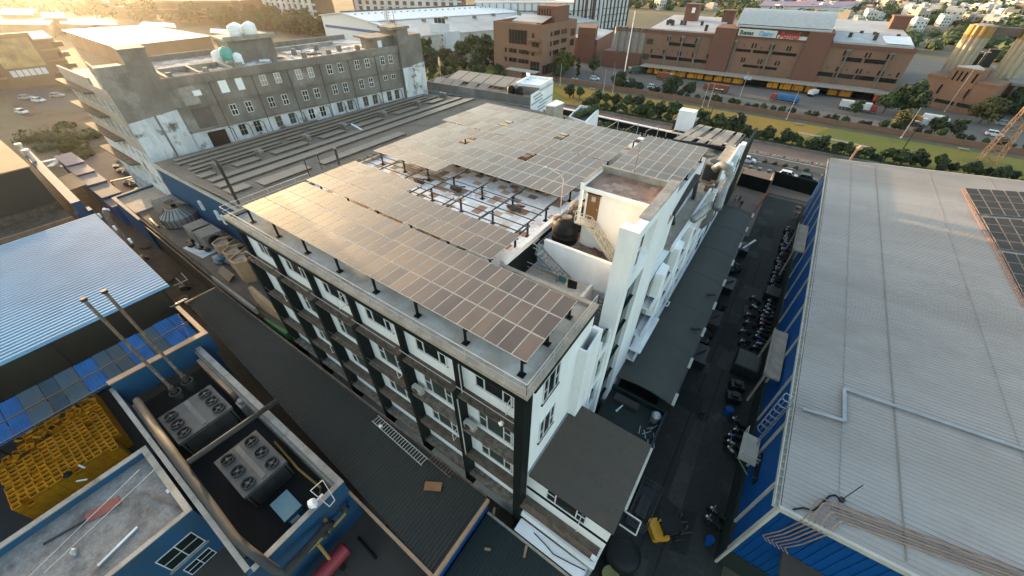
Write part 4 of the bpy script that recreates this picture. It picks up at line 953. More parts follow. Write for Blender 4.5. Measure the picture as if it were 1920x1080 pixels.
# ---- portal wall, canopy of mixed sheets, flues
pw = thing('portal_wall', 'deep blue portal wall between the sheet canopy and the chiller yard', 'wall', (-45.5, 0, 0))
b = MB(); b.prism([(-45.9, -4.4), (-45.3, -4.4), (-44.75, 4.45), (-45.35, 4.45)], 5.2, 8.0); b.build('beam', M['blue_teal'], pw)
b = MB(); b.prism([(-45.95, -4.45), (-45.25, -4.45), (-44.7, 4.5), (-45.4, 4.5)], 8.003, 8.12); b.prism([(-52.5, 4.2), (-45.4, 4.05), (-45.4, 4.5), (-52.5, 4.6)], 7.6, 8.05); b.build('coping', M['trim_orange'], pw)
b = MB(); b.box(-45.8, -4.35, 0, -45.4, -4.0, 5.19); b.box(-45.3, 3.3, 0, -44.9, 4.0, 5.19); b.build('post', M['blue_teal'], pw)
sc_ = thing('sheet_canopy', 'canopy patched from blue, teal and translucent sheets', 'canopy', (-49, -5, 0))
cols = ['sheet_blue', 'sheet_blue', 'sheet_dull', 'sheet_blue', 'sheet_dull', 'sheet_dull', 'sheet_blue', 'sheet_dull', 'translucent', 'sheet_dull', 'sheet_blue', 'sheet_blue', 'sheet_dull', 'sheet_blue', 'sheet_blue', 'sheet_blue', 'translucent', 'sheet_dull', 'sheet_blue', 'sheet_dull']
y = 3.9; rr = random.Random(14)
for i in range(20):
    w = 1.3+rr.uniform(-.35, .5); xw = -51.9
    b = MB(); zz = 7.55+.05*(i % 2)
    if i % 4 == 3: b.corr((xw, y-w+.02, zz), (xw, y-.02, zz), (-46.3, y-.02, zz-.25), (-46.3, y-w+.02, zz-.25), 5, .04, .03)
    else: b.corr((xw, y-w+.02, zz), (xw, y-.02, zz), (-46.3, y-.02, zz-.25), (-46.3, y-w+.02, zz-.25), 5, .04, .03)
    b.build('sheet', M[cols[i]], sc_); y -= w
b = MB()
for x in (-51.7, -49.1, -46.5): b.bar((x, 4, 7.38), (x, y, 7.38), .12)
b.bar((-49.0, 4.6, 7.75), (-48.6, -20, 7.75), .09)
for yy in (3.6, -2, -8, -14): b.bar((-51.7, yy, 0), (-51.7, yy, 7.3), .16)
b.build('frame', M['steel_dark'], sc_)
for i, (base, top) in enumerate(((P(330, 737, 6.0), (173, 557)), (P(352, 716, 6.0), (210, 543)))):
    zt = ZAT(*top, (base.x, base.y))
    t = thing('flue_pipe', ('rusty flue pipe over the blue portal wall, nearer the crates', 'rusty flue pipe over the blue portal wall, nearer the factory')[i], 'flue', (base.x, base.y, 3.2), 'flue pipes by the sheet canopy')
    b = MB(); b.tube([(base.x, base.y, 7), (base.x, base.y, zt)], .135, 10); b.build('pipe', M['rust'], t)
    b = MB(); b.cyl((base.x, base.y), zt+.003, zt+.22, .23, 12); b.cyl((base.x, base.y), zt+.222, zt+.23, .18, 12); b.build('cap', M['steel_dark'], t)
    b = MB(); b.cyl((base.x, base.y), 3.2, 6.2, .42, 14); b.cyl((base.x, base.y), 6.2, 6.99, .26, 14); b.cyl((base.x, base.y), 6.0, 6.2, .55, 14); b.build('base', M['pipe_dark'], t)
# ---- yellow crates
crm = {}
def crate_mesh():
    me = bpy.data.meshes.new('crate'); b = MB(); w, d, h = .60, .555, .34; t = .05
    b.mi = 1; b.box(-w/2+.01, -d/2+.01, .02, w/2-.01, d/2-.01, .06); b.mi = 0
    for x in (-w/2, w/2-t): b.box(x, -d/2, .065, x+t, d/2, h)
    for yy in (-d/2, d/2-t): b.box(-w/2+t+.001, yy, .065, w/2-t-.001, yy+t, h)
    b.box(-w/2-.012, -d/2-.012, h-.05, w/2+.012, -d/2-.001, h-.001); b.box(-w/2-.012, d/2+.001, h-.05, w/2+.012, d/2+.012, h-.001)
    b.box(-w/2-.012, -d/2, h-.05, -w/2-.001, d/2, h-.001); b.box(w/2+.001, -d/2, h-.05, w/2+.012, d/2, h-.001)
    me.from_pydata(b.v, [], b.f); me.materials.append(M['crate']); me.materials.append(M['crate_shade'])
    for p, i in zip(me.polygons, b.m): p.material_index = i
    return me
cme = crate_mesh(); rr = random.Random(17); low = MB(); ncr = 0
spots = []
for i in range(19):
    for j in range(14):
        x = -54.9+.635*i; y = -14.6+.585*j
        e = P(60, 945, 3); 
        if x > -43.4-.09*max(0, (-7-y)): continue
        if (x < -51 and y < -13.2+(-51-x)*.0) : continue
        if i > 15 and y > -7.2: continue
        n = 8+rr.choice((0, 0, 0, 0, 0, 0, 0, 0, 0, -1, -2))
        if x < -50.5 and y > -9.5: n += 1
        spots.append((i, j, x, y, n))
for i, j, x, y, n in spots:
    tumbled = x < -49.8 and rr.random() < .42
    o = bpy.data.objects.new('crate', cme); COL.objects.link(o)
    o.location = (x+rr.uniform(-.02, .02), y+rr.uniform(-.02, .02), .33*(n-1)+.02); o.rotation_euler = (0, 0, rr.uniform(-.07, .07)+(.0 if rr.random() < .5 else PI))
    if tumbled: o.rotation_euler = (rr.choice((PI, .5, -.6, .2)), rr.uniform(-.5, .5), rr.uniform(-1, 1)); o.location.z += rr.uniform(.12, .4)
    tag(o, 'tumbled yellow plastic crate lying askew on top of the crate block' if tumbled else 'yellow plastic crate, topmost of its stack in the packed crate block', 'crate', 'tumbled yellow crates' if tumbled else 'topmost yellow crates of the packed stacks'); ncr += 1
    edge = x > -44.2 or j == 13 or j == 0 or (i, j+1) not in {(a, c) for a, c, *_ in spots}
    for k in range(n-1):
        low.box(x-.30, y-.275, .33*k+.04, x+.30, y+.275, .33*k+.315); low.box(x-.312, y-.287, .33*k+.29, x+.312, y+.287, .33*k+.335)
lo_ = low.build('crate_stacks', M['crate']); tag(lo_, 'packed stacks of yellow crates under the topmost layer', 'crates', None, 'stuff')
for i, (px, py, lab) in enumerate(((152, 874, 'white strip lying on the yellow crates, farther of two'), (152, 900, 'white strip lying on the yellow crates, nearer of two'))):
    q = P(px, py, 2.85); b = MB(); b.rot_box((q.x, q.y), .9, .14, 2.74, 2.8, .3+.5*i); tag(b.build('white_strip', M['white']), lab, 'strip')
q = P(127, 890, 2.85); b = MB(); b.blob((q.x, q.y, 2.85), .36, 2, .15, random.Random(9), (1, 1, .5)); tag(b.build('dark_bag', M['black']), 'dark bag lying on top of the yellow crates', 'bag')
sheet('crate_yard', [(-75, -60), (-36.4, -60), (-36.4, -4.9), (-75, -4.9)], .012, mat('dark_crate_yard', (.05, .05, .05), .9, fine=.2), .004)
for i, (px, py) in enumerate(((35, 700), (60, 690), (150, 650))):
    q = P(px, py, 1.2); b = MB(); b.rot_box((q.x, q.y), 3.4, 1.1, .02, 1.3, .1); b.rot_box((q.x, q.y), 3.0, .9, 1.3, 1.6, .1)
    tag(b.build('stacked_load', (M['blue'], M['blue'], M['crate'])[i]), ('blue wrapped load in the shade under the corrugated roof', 'second blue wrapped load in the shade by the canopy', 'ochre stack of boxes in the shade under the canopy edge')[i], 'load')
# ---- blue white corrugated roof
bw = thing('corrugated_shed', 'shed with a pale blue finely corrugated roof', 'shed', (-70, -14, 0))
b = MB(); b.corr((-85.3, 6.2, 9.0), (-55.8, 5.35, 9.0), (-55.4, -36, 9.0), (-84.0, -36, 9.0), 46, .19, .06, (0, .12, .44, .56)); b.build('roof', M['roof_blue'], bw)
b = MB(); b.box(-85, -35, 0, -57.4, 4.6, 8.4); b.build('wall', M['roof_dark'], bw)
b = MB(); b.box(-57.0, -35, 0, -56.8, 5.0, 8.8); 
b = MB()
for yy in (4.4, -1, -6.4, -12): b.box(-56.3, yy, 0, -56.0, yy+.3, 8.9)
b.build('posts', M['steel_dark'], bw)
b = MB()
for x in (-84.5, -78, -72): b.box(x, 6.3, 8.6, x+.15, 6.6, 9.35)
b.build('brackets', M['white'], bw)
# ---- alley, cooling deck
sheet('alley', [(-140, 4.7), (-57.6, 4.7), (-57.6, 11), (-140, 11)], .014, M['dirt'], .004)
cd = thing('cooling_deck', 'raised concrete deck with cooling towers and a blue front wall', 'deck', (-72, 14, 0))
b = MB(); b.prism([(-96.8, 10.9), (-51, 9.9), (-40.2, 10.6), (-40.2, 16.8), (-97.6, 18)], 0, 5.8); b.build('base', M['dirt'], cd)
b = MB(); b.prism([(-96.9, 11.3), (-51, 10.3), (-40.3, 11.0), (-40.3, 16.6), (-97.4, 17.7)], 5.803, 6.0); b.build('floor', mat('stained_deck_floor', (.105, .082, .062), .9, col2=(.065, .055, .047), scale=.4, stains=(.2, .19, .19), stain_scale=.2, stain_lo=.6, stain_hi=.7, fine=.2), cd)
b = MB(); b.prism([(-97.0, 10.5), (-84, 10.25), (-84, 10.5), (-97.0, 10.89)], 0, 6.4); b.prism([(-97.4, 10.6), (-97.05, 10.6), (-97.9, 18.2), (-98.3, 18.2)], 0, 6.4); b.build('blue_wall', M['blue_shed'], cd)
b = MB(); b.prism([(-97.4, 10.4), (-84, 10.15), (-84, 10.55), (-97.0, 11.0), (-97.9, 18.2), (-98.5, 18.2)], 6.404, 6.55); b.prism([(-96.8, 11.0), (-88, 10.9), (-88.5, 17.8), (-97.4, 17.8)], 6.01, 6.2); b.build('pale_apron', M['coping'], cd)
b = MB()
for k in range(3): b.bar((-84, 10.3+.22*k, 5.6-.5*k), (-51, 9.5+.22*k, 5.6-.5*k), .14)
b.bar((-84, 10.4, 6.9), (-57, 9.9, 6.9), .05)
for j in range(12): b.bar((-83.5+2.4*j, 10.38-.015*j, 6.0), (-83.5+2.4*j, 10.38-.015*j, 6.9), .05)
b.build('edge_pipes', M['pipe_dark'], cd)
b = MB(); b.box(-57.3, 9.8, 6.01, -46, 10.1, 6.9); b.build('deck_kerb', M['concrete'], cd)
q = P(343, 415, 6.0)
ct = thing('cooling_tower', 'large round ribbed grey cooling tower with a truncated cone top', 'cooling tower', (q.x, q.y, 6.0))
b = MB(); n = 22; b.lathe((q.x, q.y), [(2.55, 6.0), (2.6, 7.5), (1.3, 8.7), (1.25, 8.9)], n)
b.build('shell', M['pipe_silver'], ct)
b = MB()
for k in range(n): a = 2*PI*k/n; c, s = math.cos(a), math.sin(a); b.bar((q.x+2.58*c, q.y+2.58*s, 6.05), (q.x+2.63*c, q.y+2.63*s, 7.5), .09); b.bar((q.x+2.62*c, q.y+2.62*s, 7.5), (q.x+1.32*c, q.y+1.32*s, 8.72), .09)
b.build('ribs', M['pipe_dark'], ct)
b = MB(); b.lathe((q.x, q.y), [(2.75, 6.0), (2.75, 6.15), (2.6, 6.15), (2.6, 6.0)], n); b.build('basin', M['steel_dark'], ct)
b = MB(); b.cyl((q.x, q.y), 8.903, 8.95, 1.2, 20); b.box(q.x-.3, q.y-.3, 8.95, q.x+.3, q.y+.3, 9.4); b.build('fan', M['black'], ct)
b = MB(); z0 = 6.0; b.box(-85.5, 13.2, 6.01, -79.2, 16.6, 8.2); b.box(-85.3, 13.4, 8.2, -79.4, 16.4, 8.35); b.box(-83.5, 14.2, 8.35, -81.8, 15.4, 8.9); b.bar((-85, 13.5, 8.5), (-80, 13.5, 8.5), .2)
tag(b.build('plant_block', M['concrete']), 'low grey plant block behind the round cooling tower', 'plant')
b = MB(); b.bar((-83.5, 11.6, 6.2), (-79.5, 11.3, 6.2), .3); tag(b.build('dark_beam', M['steel_dark']), 'dark beam lying on the deck before the cooling tower', 'beam')
for i, (px, py, s) in enumerate(((377, 437, 1.5), (395, 447, 1.7))):
    q = P(px, py, 7.0); t = thing('fan_unit', ('square fan unit, nearer the round cooling tower', 'square fan unit with a dark round mouth, nearer the hexagonal towers')[i], 'fan unit', (q.x, q.y, 6.0))
    b = MB(); b.box(q.x-s, q.y-1.3, 6.0, q.x+s, q.y+1.3, 8.3); b.box(q.x-s-.08, q.y-1.38, 8.3, q.x+s+.08, q.y+1.38, 8.45); b.build('case', M['concrete'], t)
    b = MB(); b.wheel((q.x+s+.12, q.y, 7.2), (1, 0, 0), .95, .2, 20); fo = b.build('mouth', M['steel_dark'], t)
    b = MB(); b.wheel((q.x+s+.225, q.y, 7.2), (1, 0, 0), .8, .02, 20); b.build('fan', M['black'], fo)
for i, (px, py, zt) in enumerate(((418, 452, 8.6), (438, 467, 9.0), (452, 482, 9.6))):
    q = P(px, py, zt); t = thing('hex_tower', ('tan hexagonal tower, farthest of the three', 'tan hexagonal tower, middle of the three', 'tan hexagonal tower, nearest of the three')[i], 'cooling tower', (q.x, q.y, 6.0), 'tan hexagonal towers on the deck')
    b = MB(); b.lathe((q.x, q.y), [(1.35, 6.0), (1.45, zt-.9), (1.45, zt-.3), (1.5, zt-.3), (1.5, zt), (1.3, zt), (1.25, zt-.25)], 6); b.build('shell', M['tan_tower'], t)
    b = MB(); b.cyl((q.x, q.y), zt-.24, zt-.2, 1.22, 6); b.build('top_grille', M['tile_brown'], t)
    b = MB(); b.cyl((q.x+.3, q.y+.9, ), zt-.19, zt+.25, .45, 12); b.cyl((q.x+.3, q.y+.9), zt+.25, zt+.26, .38, 12); b.build('outlet', M['black'], t)
b = MB(); q = P(470, 520, 6); b.prism([(-47.2, 10.7), (-41.2, 10.9), (-41.2, 11.4), (-47.2, 11.2)], 4.0, [9.2, 7.2, 7.2, 9.2]); tag(b.build('tan_screen', M['tan_tower']), 'tan sloping screen wall between the deck and the factory', 'screen')
b = MB(); q = P(455, 560, 5.5); b.prism([(-45, 10.0), (-40.3, 10.1), (-40.3, 10.6), (-45, 10.5)], 0, 5.6); tag(b.build('green_panel', mat('green_sheet', (.012, .12, .03), .6)), 'small bright green sheet below the tan screen', 'sheet')
rr = random.Random(31)
q = P(426, 493, 6.2); b = MB()
for k in range(7): b.blob((q.x+rr.uniform(-1.3, 1.3), q.y+rr.uniform(-.7, .7), 6.3+.12*k), .7, 2, .25, rr, (1.3, .9, .4))
tag(b.build('tarp_heap', mat('blue_grey_tarp', (.09, .14, .18), .7)), 'heap of blue grey tarpaulin on the deck edge', 'tarpaulin')
q = P(425, 515, 6.0); b = MB()
for k in range(6): b.bar((q.x-1.6, q.y-.3+.13*k, 6.1+.1*k), (q.x+2.2, q.y-.5+.13*k, 6.15+.1*k), .35, .08)
tag(b.build('sheet_stack', M['steel_dark']), 'stack of dark sheets below the tarpaulin heap', 'stack')
q = P(378, 467, 6.02); b = MB(); b.rot_box((q.x, q.y), 5.4, 2.6, 6.01, 6.09, .1); b.blob((q.x+.5, q.y, 6.1), 1.1, 2, .2, rr, (1.4, .9, .14)); tag(b.build('white_sheet', mat('white_tarp', (.5, .52, .55), .7)), 'pale crumpled sheet spread on the cooling deck', 'sheet')
for i in range(4):
    b = MB(); x = -70.5+1.5*i+rr.uniform(-.3, .3); b.blob((x, 12.2+rr.uniform(-.4, .8), 6.25), .6, 2, .3, rr, (1.4, .8, .5)); tag(b.build('junk_bag', M['black']), 'black junk bag lying on the deck before the fan units', 'bag', 'black junk bags on the cooling deck')
# alley clutter
rr = random.Random(41)
for i in range(8):
    b = MB(); x, y = -62-3.6*i+rr.uniform(-1, 1), rr.uniform(6.4, 9.2); b.blob((x, y, .2), .9, 2, .35, rr, (1.5, .8, .35)); b.bar((x-1, y, .3), (x+1.2, y+rr.uniform(-.6, .6), .4), .12)
    tag(b.build('alley_heap', M['dirt'] if i % 2 else M['black']), 'low heap of rubble and scrap in the dirt alley', 'rubble', 'rubble heaps along the dirt alley')
b = MB(); q = [P(333, 538, .6), P(345, 533, .6), P(358, 527, .6)]
b.bar(P(330, 522, .8), P(342, 532, .5), .12); b.bar(P(325, 536, .5), P(352, 524, .5), .12); b.bar(P(340, 512, .5), P(352, 525, .5), .12); tag(b.build('bent_steelwork', M['rail']), 'bent pale steel frame lying in the alley', 'frame')
b = MB(); b.tube([P(197, 395, 7.5), P(212, 425, 5.2), P(245, 462, 3.4)], .5, 8); tag(b.build('rusty_beam', M['rust']), 'long rusty pipe leaning beside the corrugated shed', 'pipe')
b = MB(); q = P(196, 393, 7.5); b.blob(q, .3, 2, .1); b.blob((q.x+.6, q.y+.3, q.z), .26, 2, .1); tag(b.build('white_insulator', M['white']), 'pair of white knobs at the top of the leaning pipe', 'knob')
b = MB()
qq = P(340, 575, 5.2)
for k in range(6): b.bar((qq.x-1.2, qq.y-.9+.36*k, 5.3), (qq.x+.9, qq.y-.9+.36*k, 6.4), .08)
b.bar((qq.x-1.2, qq.y-1, 5.3), (qq.x-1.2, qq.y+1, 5.3), .08); b.bar((qq.x+.9, qq.y-1, 6.4), (qq.x+.9, qq.y+1, 6.4), .08); tag(b.build('pallet', M['rail']), 'pale slatted pallet leaning at the end of the dark shed', 'pallet')
# ---- far left tan roofed building with blue column, small roofs
tb = thing('left_warehouse', 'dark walled warehouse with a tan roof and blue columns at the left edge', 'warehouse', (-125, -6, 0))
b = MB(); b.prism([(-150, 4.7), (-109.6, 4.6), (-109.4, -40), (-150, -40)], 0, 11.4); b.build('wall', mat('dark_teal_wall', (.022, .033, .03), .85, col2=(.03, .032, .026), scale=.2, stains=(.10, .055, .025), stain_scale=.3, stain_lo=.62), tb)
b = MB(); b.prism([(-151, 5.0), (-109.2, 4.9), (-109, -40), (-151, -40)], 11.404, 11.6); b.build('roof', mat('tan_roof', (.30, .21, .12), .85, col2=(.24, .16, .09), streak=(.2, 1, 1), fine=.2), tb)
b = MB(); b.prism([(-109.3, -40), (-103.5, -40), (-103.6, 4.5), (-109.5, 4.5)], 2.6, 3.2); b.prism([(-109.35, -40), (-108.8, -40), (-108.9, 4.5), (-109.5, 4.5)], 3.21, 4.6); b.build('plinth_ledge', M['ledge'], tb)
b = MB(); b.prism([(-103.9, -40), (-103.2, -40), (-103.3, 4.6), (-103.9, 4.6)], 2.6, 3.35); b.build('ledge_edge', M['trim_orange'], tb)
b = MB(); b.prism([(-140, 6.6), (-98, 5.3), (-98, 6.6), (-140, 8)], 5.4, 7.4); b.box(-100, 4.9, 0, -98, 7.2, 5.39); b.build('blue_beam', M['blue_shed'], tb)
b = MB()
for x in (-134, -128): b.cyl((x, 6.8), 7.4, 9.5, .35, 10); b.cyl((x, 6.8), 9.5, 9.9, .6, 10)
b.build('white_vents', M['white'], tb)
lr = thing('lilac_roof_shed', 'stepped shed with lilac blue roofs beside the dirt lot', 'shed', (-115, 11, 0))
for i, (x0, x1, c, z) in enumerate(((-135.5, -126, (.42, .44, .66), 5.6), (-126, -119, (.30, .35, .50), 5.3), (-119, -112, (.36, .42, .52), 5.0), (-111.7, -104, (.26, .34, .42), 4.7), (-103.8, -99, (.26, .33, .42), 4.3))):
    b = MB(); yo = 10.4-.02*(x0+135); b.box(x0, yo, z-.2, x1-.15, yo+3.2-.3*i*0, z); b.build('roof', mat('lilac_roof', tuple(v*.36 for v in c), .8, fine=.1, spec=.2), lr)
    b = MB(); b.box(x0+.3, yo+.2, 0, x1-.4, yo+3.0, z-.21); b.build('wall', M['blue'], lr)
b = MB(); b.prism([(-121.5, 6.1), (-122.2, 10.3), (-113.2, 10.1), (-112.8, 5.8)], 4.6, [4.9, 5.2, 5.0, 4.7]); 
for x, y in ((-121, 6.5), (-113.5, 6.2), (-113.7, 9.7)): b.box(x, y, 0, x+.2, y+.2, 4.59)
tag(b.build('tan_awning', mat('tan_awning_sheet', (.24, .175, .12), .8, streak=(.3, 1, 1), fine=.2)), 'tan sloping sheet awning beside the lilac shed', 'awning')
# ================================================================ big dusty shed with rows of panels
sh = thing('panel_shed', 'wide dusty roofed shed with a blue end wall behind the factory', 'shed', (-63, 45, 0))
S0, S1, S2, S3 = (-85.6, 16.5), (-41.2, 17.3), (-41.2, 80.5), (-80.9, 75.5)
b = MB(); b.prism([(S0[0]+.2, S0[1]+.2), (S1[0], S1[1]+.2), S2, (S3[0]+.2, S3[1])], 0, 13.6); b.build('wall', M['blue_shed'], sh)
b = MB(); b.corr((*S0, 13.85), (*S3, 13.85), (-62, 78, 14.6), (-62, 16.9, 14.6), 120, .04, .06, (0, .05, .12, .17)); b.corr((*S1, 13.8), (*S2, 13.8), (-61.98, 78, 14.6), (-61.98, 16.9, 14.6), 120, .04, .06, (0, .05, .12, .17)); b.build('roof', M['roof_shed'], sh)
b = MB(); b.prism([(S0[0]-.1, S0[1]-.12), (S1[0], S1[1]-.12), (S1[0], S1[1]+.18), (S0[0]-.1, S0[1]+.18)], 13.3, [13.95, 13.9, 13.9, 13.95]); b.build('verge', M['trim_pale'], sh)
SF = Fr(S0, S1)
for u, z in ((12.5, 10.6), (17.5, 10.4), (19.2, 10.2), (25.5, 10.0)):
    SF.window(sh, u, u+.75, z-1.5, z, M['frame'], M['frame'], 1, 1, .08, -.2, .3, 'louvre')
# panel rows on the shed roof
M['old_panel'] = mat('dusty_old_panel', (.28, .225, .17), .55, col2=(.24, .195, .15), scale=.3, fine=.12, spec=.6)
def zr(x): return 14.6-(-62-x)*.032 if x < -62 else 14.6-(x+62)*.038
def panel_row(x0, x1, y0, y1, label, n):
    t = thing('panel_row', label, 'solar panels', (x0, y0, zr(x0)), 'panel rows on the dusty shed roof')
    h0, h1 = .32, .14                                   # raised edge towards the lane side
    b = MB(); m = max(1, int(round((y1-y0)/2.6)))
    for k in range(m):
        a, c = y0+(y1-y0)*k/m+.02, y0+(y1-y0)*(k+1)/m-.02
        za, zb = zr(x0)+h1, zr(x1)+h0
        b.prism([(x0, a), (x1, a), (x1, c), (x0, c)], [za-.05, zb-.05, zb-.05, za-.05], [za, zb, zb, za])
    b.build('panels', M['old_panel'], t)
    b = MB(); b.box(x1-.14, y0+.02, zr(x1)+.02, x1-.04, y1-.02, zr(x1)+h0-.06); b.build('skirt', M['ledge'], t)
rows = [(-83.8, -82.1, 19, 46), (-81.6, -79.9, 18.6, 58), (-79.4, -77.7, 19.5, 40), (-79.4, -77.7, 41.5, 73), (-77.2, -75.5, 18.6, 34), (-77.2, -75.5, 35.5, 72), (-75.0, -73.9, 18.6, 74),
        (-69.6, -67.6, 18.4, 76), (-66.9, -64.3, 18.1, 77)]
nm = ['first panel row from the grey building, short', 'second panel row from the grey building', 'nearer half of the third panel row on the shed', 'farther half of the third panel row on the shed', 'nearer part of the fourth panel row on the shed', 'farther part of the fourth panel row on the shed', 'narrow panel row just behind the roof vents', 'long unbroken panel row before the roof vents', 'long unbroken panel row nearest the factory']
for i, (x0, x1, y0, y1) in enumerate(rows): panel_row(x0, x1, y0, y1, nm[i], 10)
for i, (y0, y1) in enumerate(((18.2, 20.4), (23.5, 27.5), (30.0, 36.5), (39.5, 44.5), (47.5, 54), (58, 64.5), (68.5, 73))):
    panel_row(-73.0, -70.6, y0, y1, 'short panel block between the roof vents, '+('nearest', 'second', 'third', 'fourth', 'fifth', 'sixth', 'farthest')[i]+' from the blue wall', 3)
panel_row(-63.6, -61.0, 18.0, 21.0, 'short panel block at the near edge of the shed roof', 2)
panel_row(-62.6, -59.9, 22.2, 30.0, 'isolated panel block beside the left factory parapet', 3)
panel_row(-61.6, -59.5, 32, 50, 'partly hidden panel row along the factory parapet', 4)
for i, y in enumerate((21.6, 28.6, 37.6, 45.8, 55.8, 66, 75)):
    for k, dx in enumerate((0, 1.3)):
        x = -73.6+dx; zz = zr(x)
        t = thing('roof_vent', 'turbine vent on the shed, '+('far' if k == 0 else 'near')+' one of '+('first', 'second', 'third', 'fourth', 'fifth', 'sixth', 'last')[i]+' pair from blue wall', 'vent', (x, y, zz), 'roof vents on the dusty shed')
        b = MB(); b.box(x-.35, y-.35, zz, x+.35, y+.35, zz+.6); b.build('base', M['roof_shed'], t)
        b = MB(); b.lathe((x, y), [(.3, zz+.6), (.45, zz+.75), (.45, zz+1.0), (.2, zz+1.15)], 12); b.build('turbine', M['pipe_silver'], t)
b = MB(); b.bar((-72, 47, 15.0), (-68, 46.2, 14.9), .25); tag(b.build('white_rail', M['white']), 'short white bar lying across the shed roof', 'bar')
# ================================================================ unfinished grey concrete building
ga, gb_ = (-88.5, 17.8), (-81.2, 74.6)
g = thing('concrete_building', 'unfinished grey concrete building with paired windows and a white washed lower floor', 'building', (-95, 46, 0))
G = Fr(ga, gb_)
def gp(u, w): return G.p(u, w, 0)[:2]
DP = 24
b = MB(); b.prism([gp(6.5, 0), gp(53, 0), gp(53, -DP), gp(6.5, -DP)], 0, 24.2); b.build('wall', M['concrete'], g)
b = MB(); b.prism([gp(6.6, .35), gp(53, .35), gp(53, .02), gp(6.6, .02)], 23.75, 25.1); b.prism([gp(6.5, -DP+.3), gp(53, -DP+.3), gp(53, -DP), gp(6.5, -DP)], 24.2, 25.2); b.build('parapet', M['concrete'], g)
for z in (20.3, 16.35):
    b = MB(); b.prism([gp(5.6, .45), gp(53.2, .45), gp(53.2, .005), gp(5.6, .005)], z-.12, z+.1); b.build('string_course', M['concrete'], g)
b = MB(); b.prism([gp(6.6, .1), gp(52.8, .1), gp(52.8, .004), gp(6.6, .004)], 13.0, 16.2); b.build('white_floor', M['plaster_white'], g)
WU = [14.5, 17.2, 21.4, 24.1, 28.3, 30.8, 34.9, 37.4, 41.4, 43.9, 47.9, 50.1]
M['pane_dusty'] = mat('dusty_pane', (.34, .31, .28), .5, fine=.1)
for i, u in enumerate(WU):
    if i >= 2: G.window(g, u, u+1.15, 21.6, 23.4, M['frame'], M['pane_dusty'] if i < 6 else M['glass'], 2, 2, .09, 0.0, .08)
    if i < 10: G.window(g, u, u+1.15, 17.65, 19.55, M['frame'], M['glass'], 2, 2, .09, 0.0, .08)
    else: G.window(g, u, u+1.1, 18.4, 19.4, M['frame'], M['glass'], 2, 1, .08, 0, .08)
    G.window(g, u, u+1.25, 13.95, 16.0, M['frame'] if i in (4, 5) else M['concrete_pale'], M['glass'] if i in (0, 1, 4, 5) else M['pipe_dark'], 2, 2, .07, .1, .06)
b = MB(); G.box(b, 14.4, 15.75, .004, .06, 21.55, 23.55); b.build('white_board', M['white'], g); b = MB(); G.box(b, 17.2, 18.4, .004, .06, 21.55, 23.5); b.build('white_board', M['white'], g)
b = MB(); G.box(b, 8.2, 10.6, .004, .05, 20.6, 23.4); b.build('pale_patch', M['concrete_pale'], g)
b = MB(); G.box(b, 10.0, 11.2, .05, .5, 21.9, 22.7); b.build('ac_box', M['white'], g)
b = MB(); G.box(b, 8.5, 11.6, .004, .05, 16.6, 19.9); b.build('dark_patch', mat('dark_cement', (.12, .11, .095), .9), g)
b = MB(); G.box(b, 9.2, 12.2, .05, .16, 13.0, 15.8); b.build('dark_opening', M['black'], g)
for u in (12.9, 20.0, 26.6, 33.2, 39.7, 46.3):
    b = MB(); G.box(b, u, u+.12, .46, .58, 13.5, 23.7); b.build('downpipe', M['pipe_dark'], g)
for u in (13.4, 16.4, 19.0, 25.6, 27.2, 33.0, 36.6, 39.2, 45.6, 52):
    b = MB(); b.tube([G.p(u-.6, .3, 16.0), G.p(u, .35, 15.6), G.p(u+.1, .4, 13.6)], .07, 6); b.build('black_pipe', M['black'], g)
# left corner block with chimney shaft
b = MB(); b.prism([gp(-.6, .5), gp(3.3, .5), gp(3.3, -7), gp(-.6, -7)], 0, 26.9); b.prism([gp(3.303, .5), gp(6.6, .5), gp(6.6, -4.5), gp(3.303, -4.5)], 0, 29.2)
b.prism([gp(-.6, .5), gp(3.3, .5), gp(3.3, .25), gp(-.6, .25)], 26.9, 27.6); b.prism([gp(-.6, .25), gp(-.35, .25), gp(-.35, -7), gp(-.6, -7)], 26.9, 27.6); b.prism([gp(3.2, .6), gp(6.8, .6), gp(6.8, -4.7), gp(3.2, -4.7)], 29.2, 29.6)
b.build('corner_block', M['concrete'], g)
b = MB(); b.prism([gp(-.3, .2), gp(3.2, .2), gp(3.2, -6.8), gp(-.3, -6.8)], 26.904, 26.95); b.build('block_roof', M['concrete_pale'], g)
b = MB(); b.prism([gp(-.62, .56), gp(6.62, .56), gp(6.62, .504), gp(-.62, .504)], 10, [19.6, 20.4, 20.4, 19.6]); b.build('white_wash', M['plaster_white'], g)
b = MB(); G.box(b, 3.1, 3.4, .56, .66, 10, 22.5); G.box(b, 5.9, 6.1, .56, .6, 20.5, 23.2); b.build('rib', M['concrete'], g)
# right end tower
b = MB(); b.prism([gp(53.01, .9), gp(56, .9), gp(56, -6), gp(53.01, -6)], 0, 28.2); b.prism([gp(56.01, .7), gp(59.6, .7), gp(59.6, -8), gp(56.01, -8)], 0, 26.9)
b.prism([gp(51.2, 1.3), gp(56.3, 1.3), gp(56.3, -4), gp(51.2, -4)], 28.21, 28.7); b.prism([gp(48, -1.5), gp(53, -1.5), gp(53, -7), gp(48, -7)], 24.2, 26.6); b.prism([gp(46.6, -1), gp(53, -1), gp(53, -7.5), gp(46.6, -7.5)], 26.61, 26.95)
b.build('end_tower', M['concrete'], g)
b = MB(); b.prism([gp(53.1, .96), gp(55.9, .96), gp(55.9, .904), gp(53.1, .904)], 10, 20.4); b.prism([gp(56.1, .76), gp(59.7, .76), gp(59.7, .704), gp(56.1, .704)], 10, [20.6, 21, 21, 20.6]); b.build('white_wash', M['plaster_white'], g)
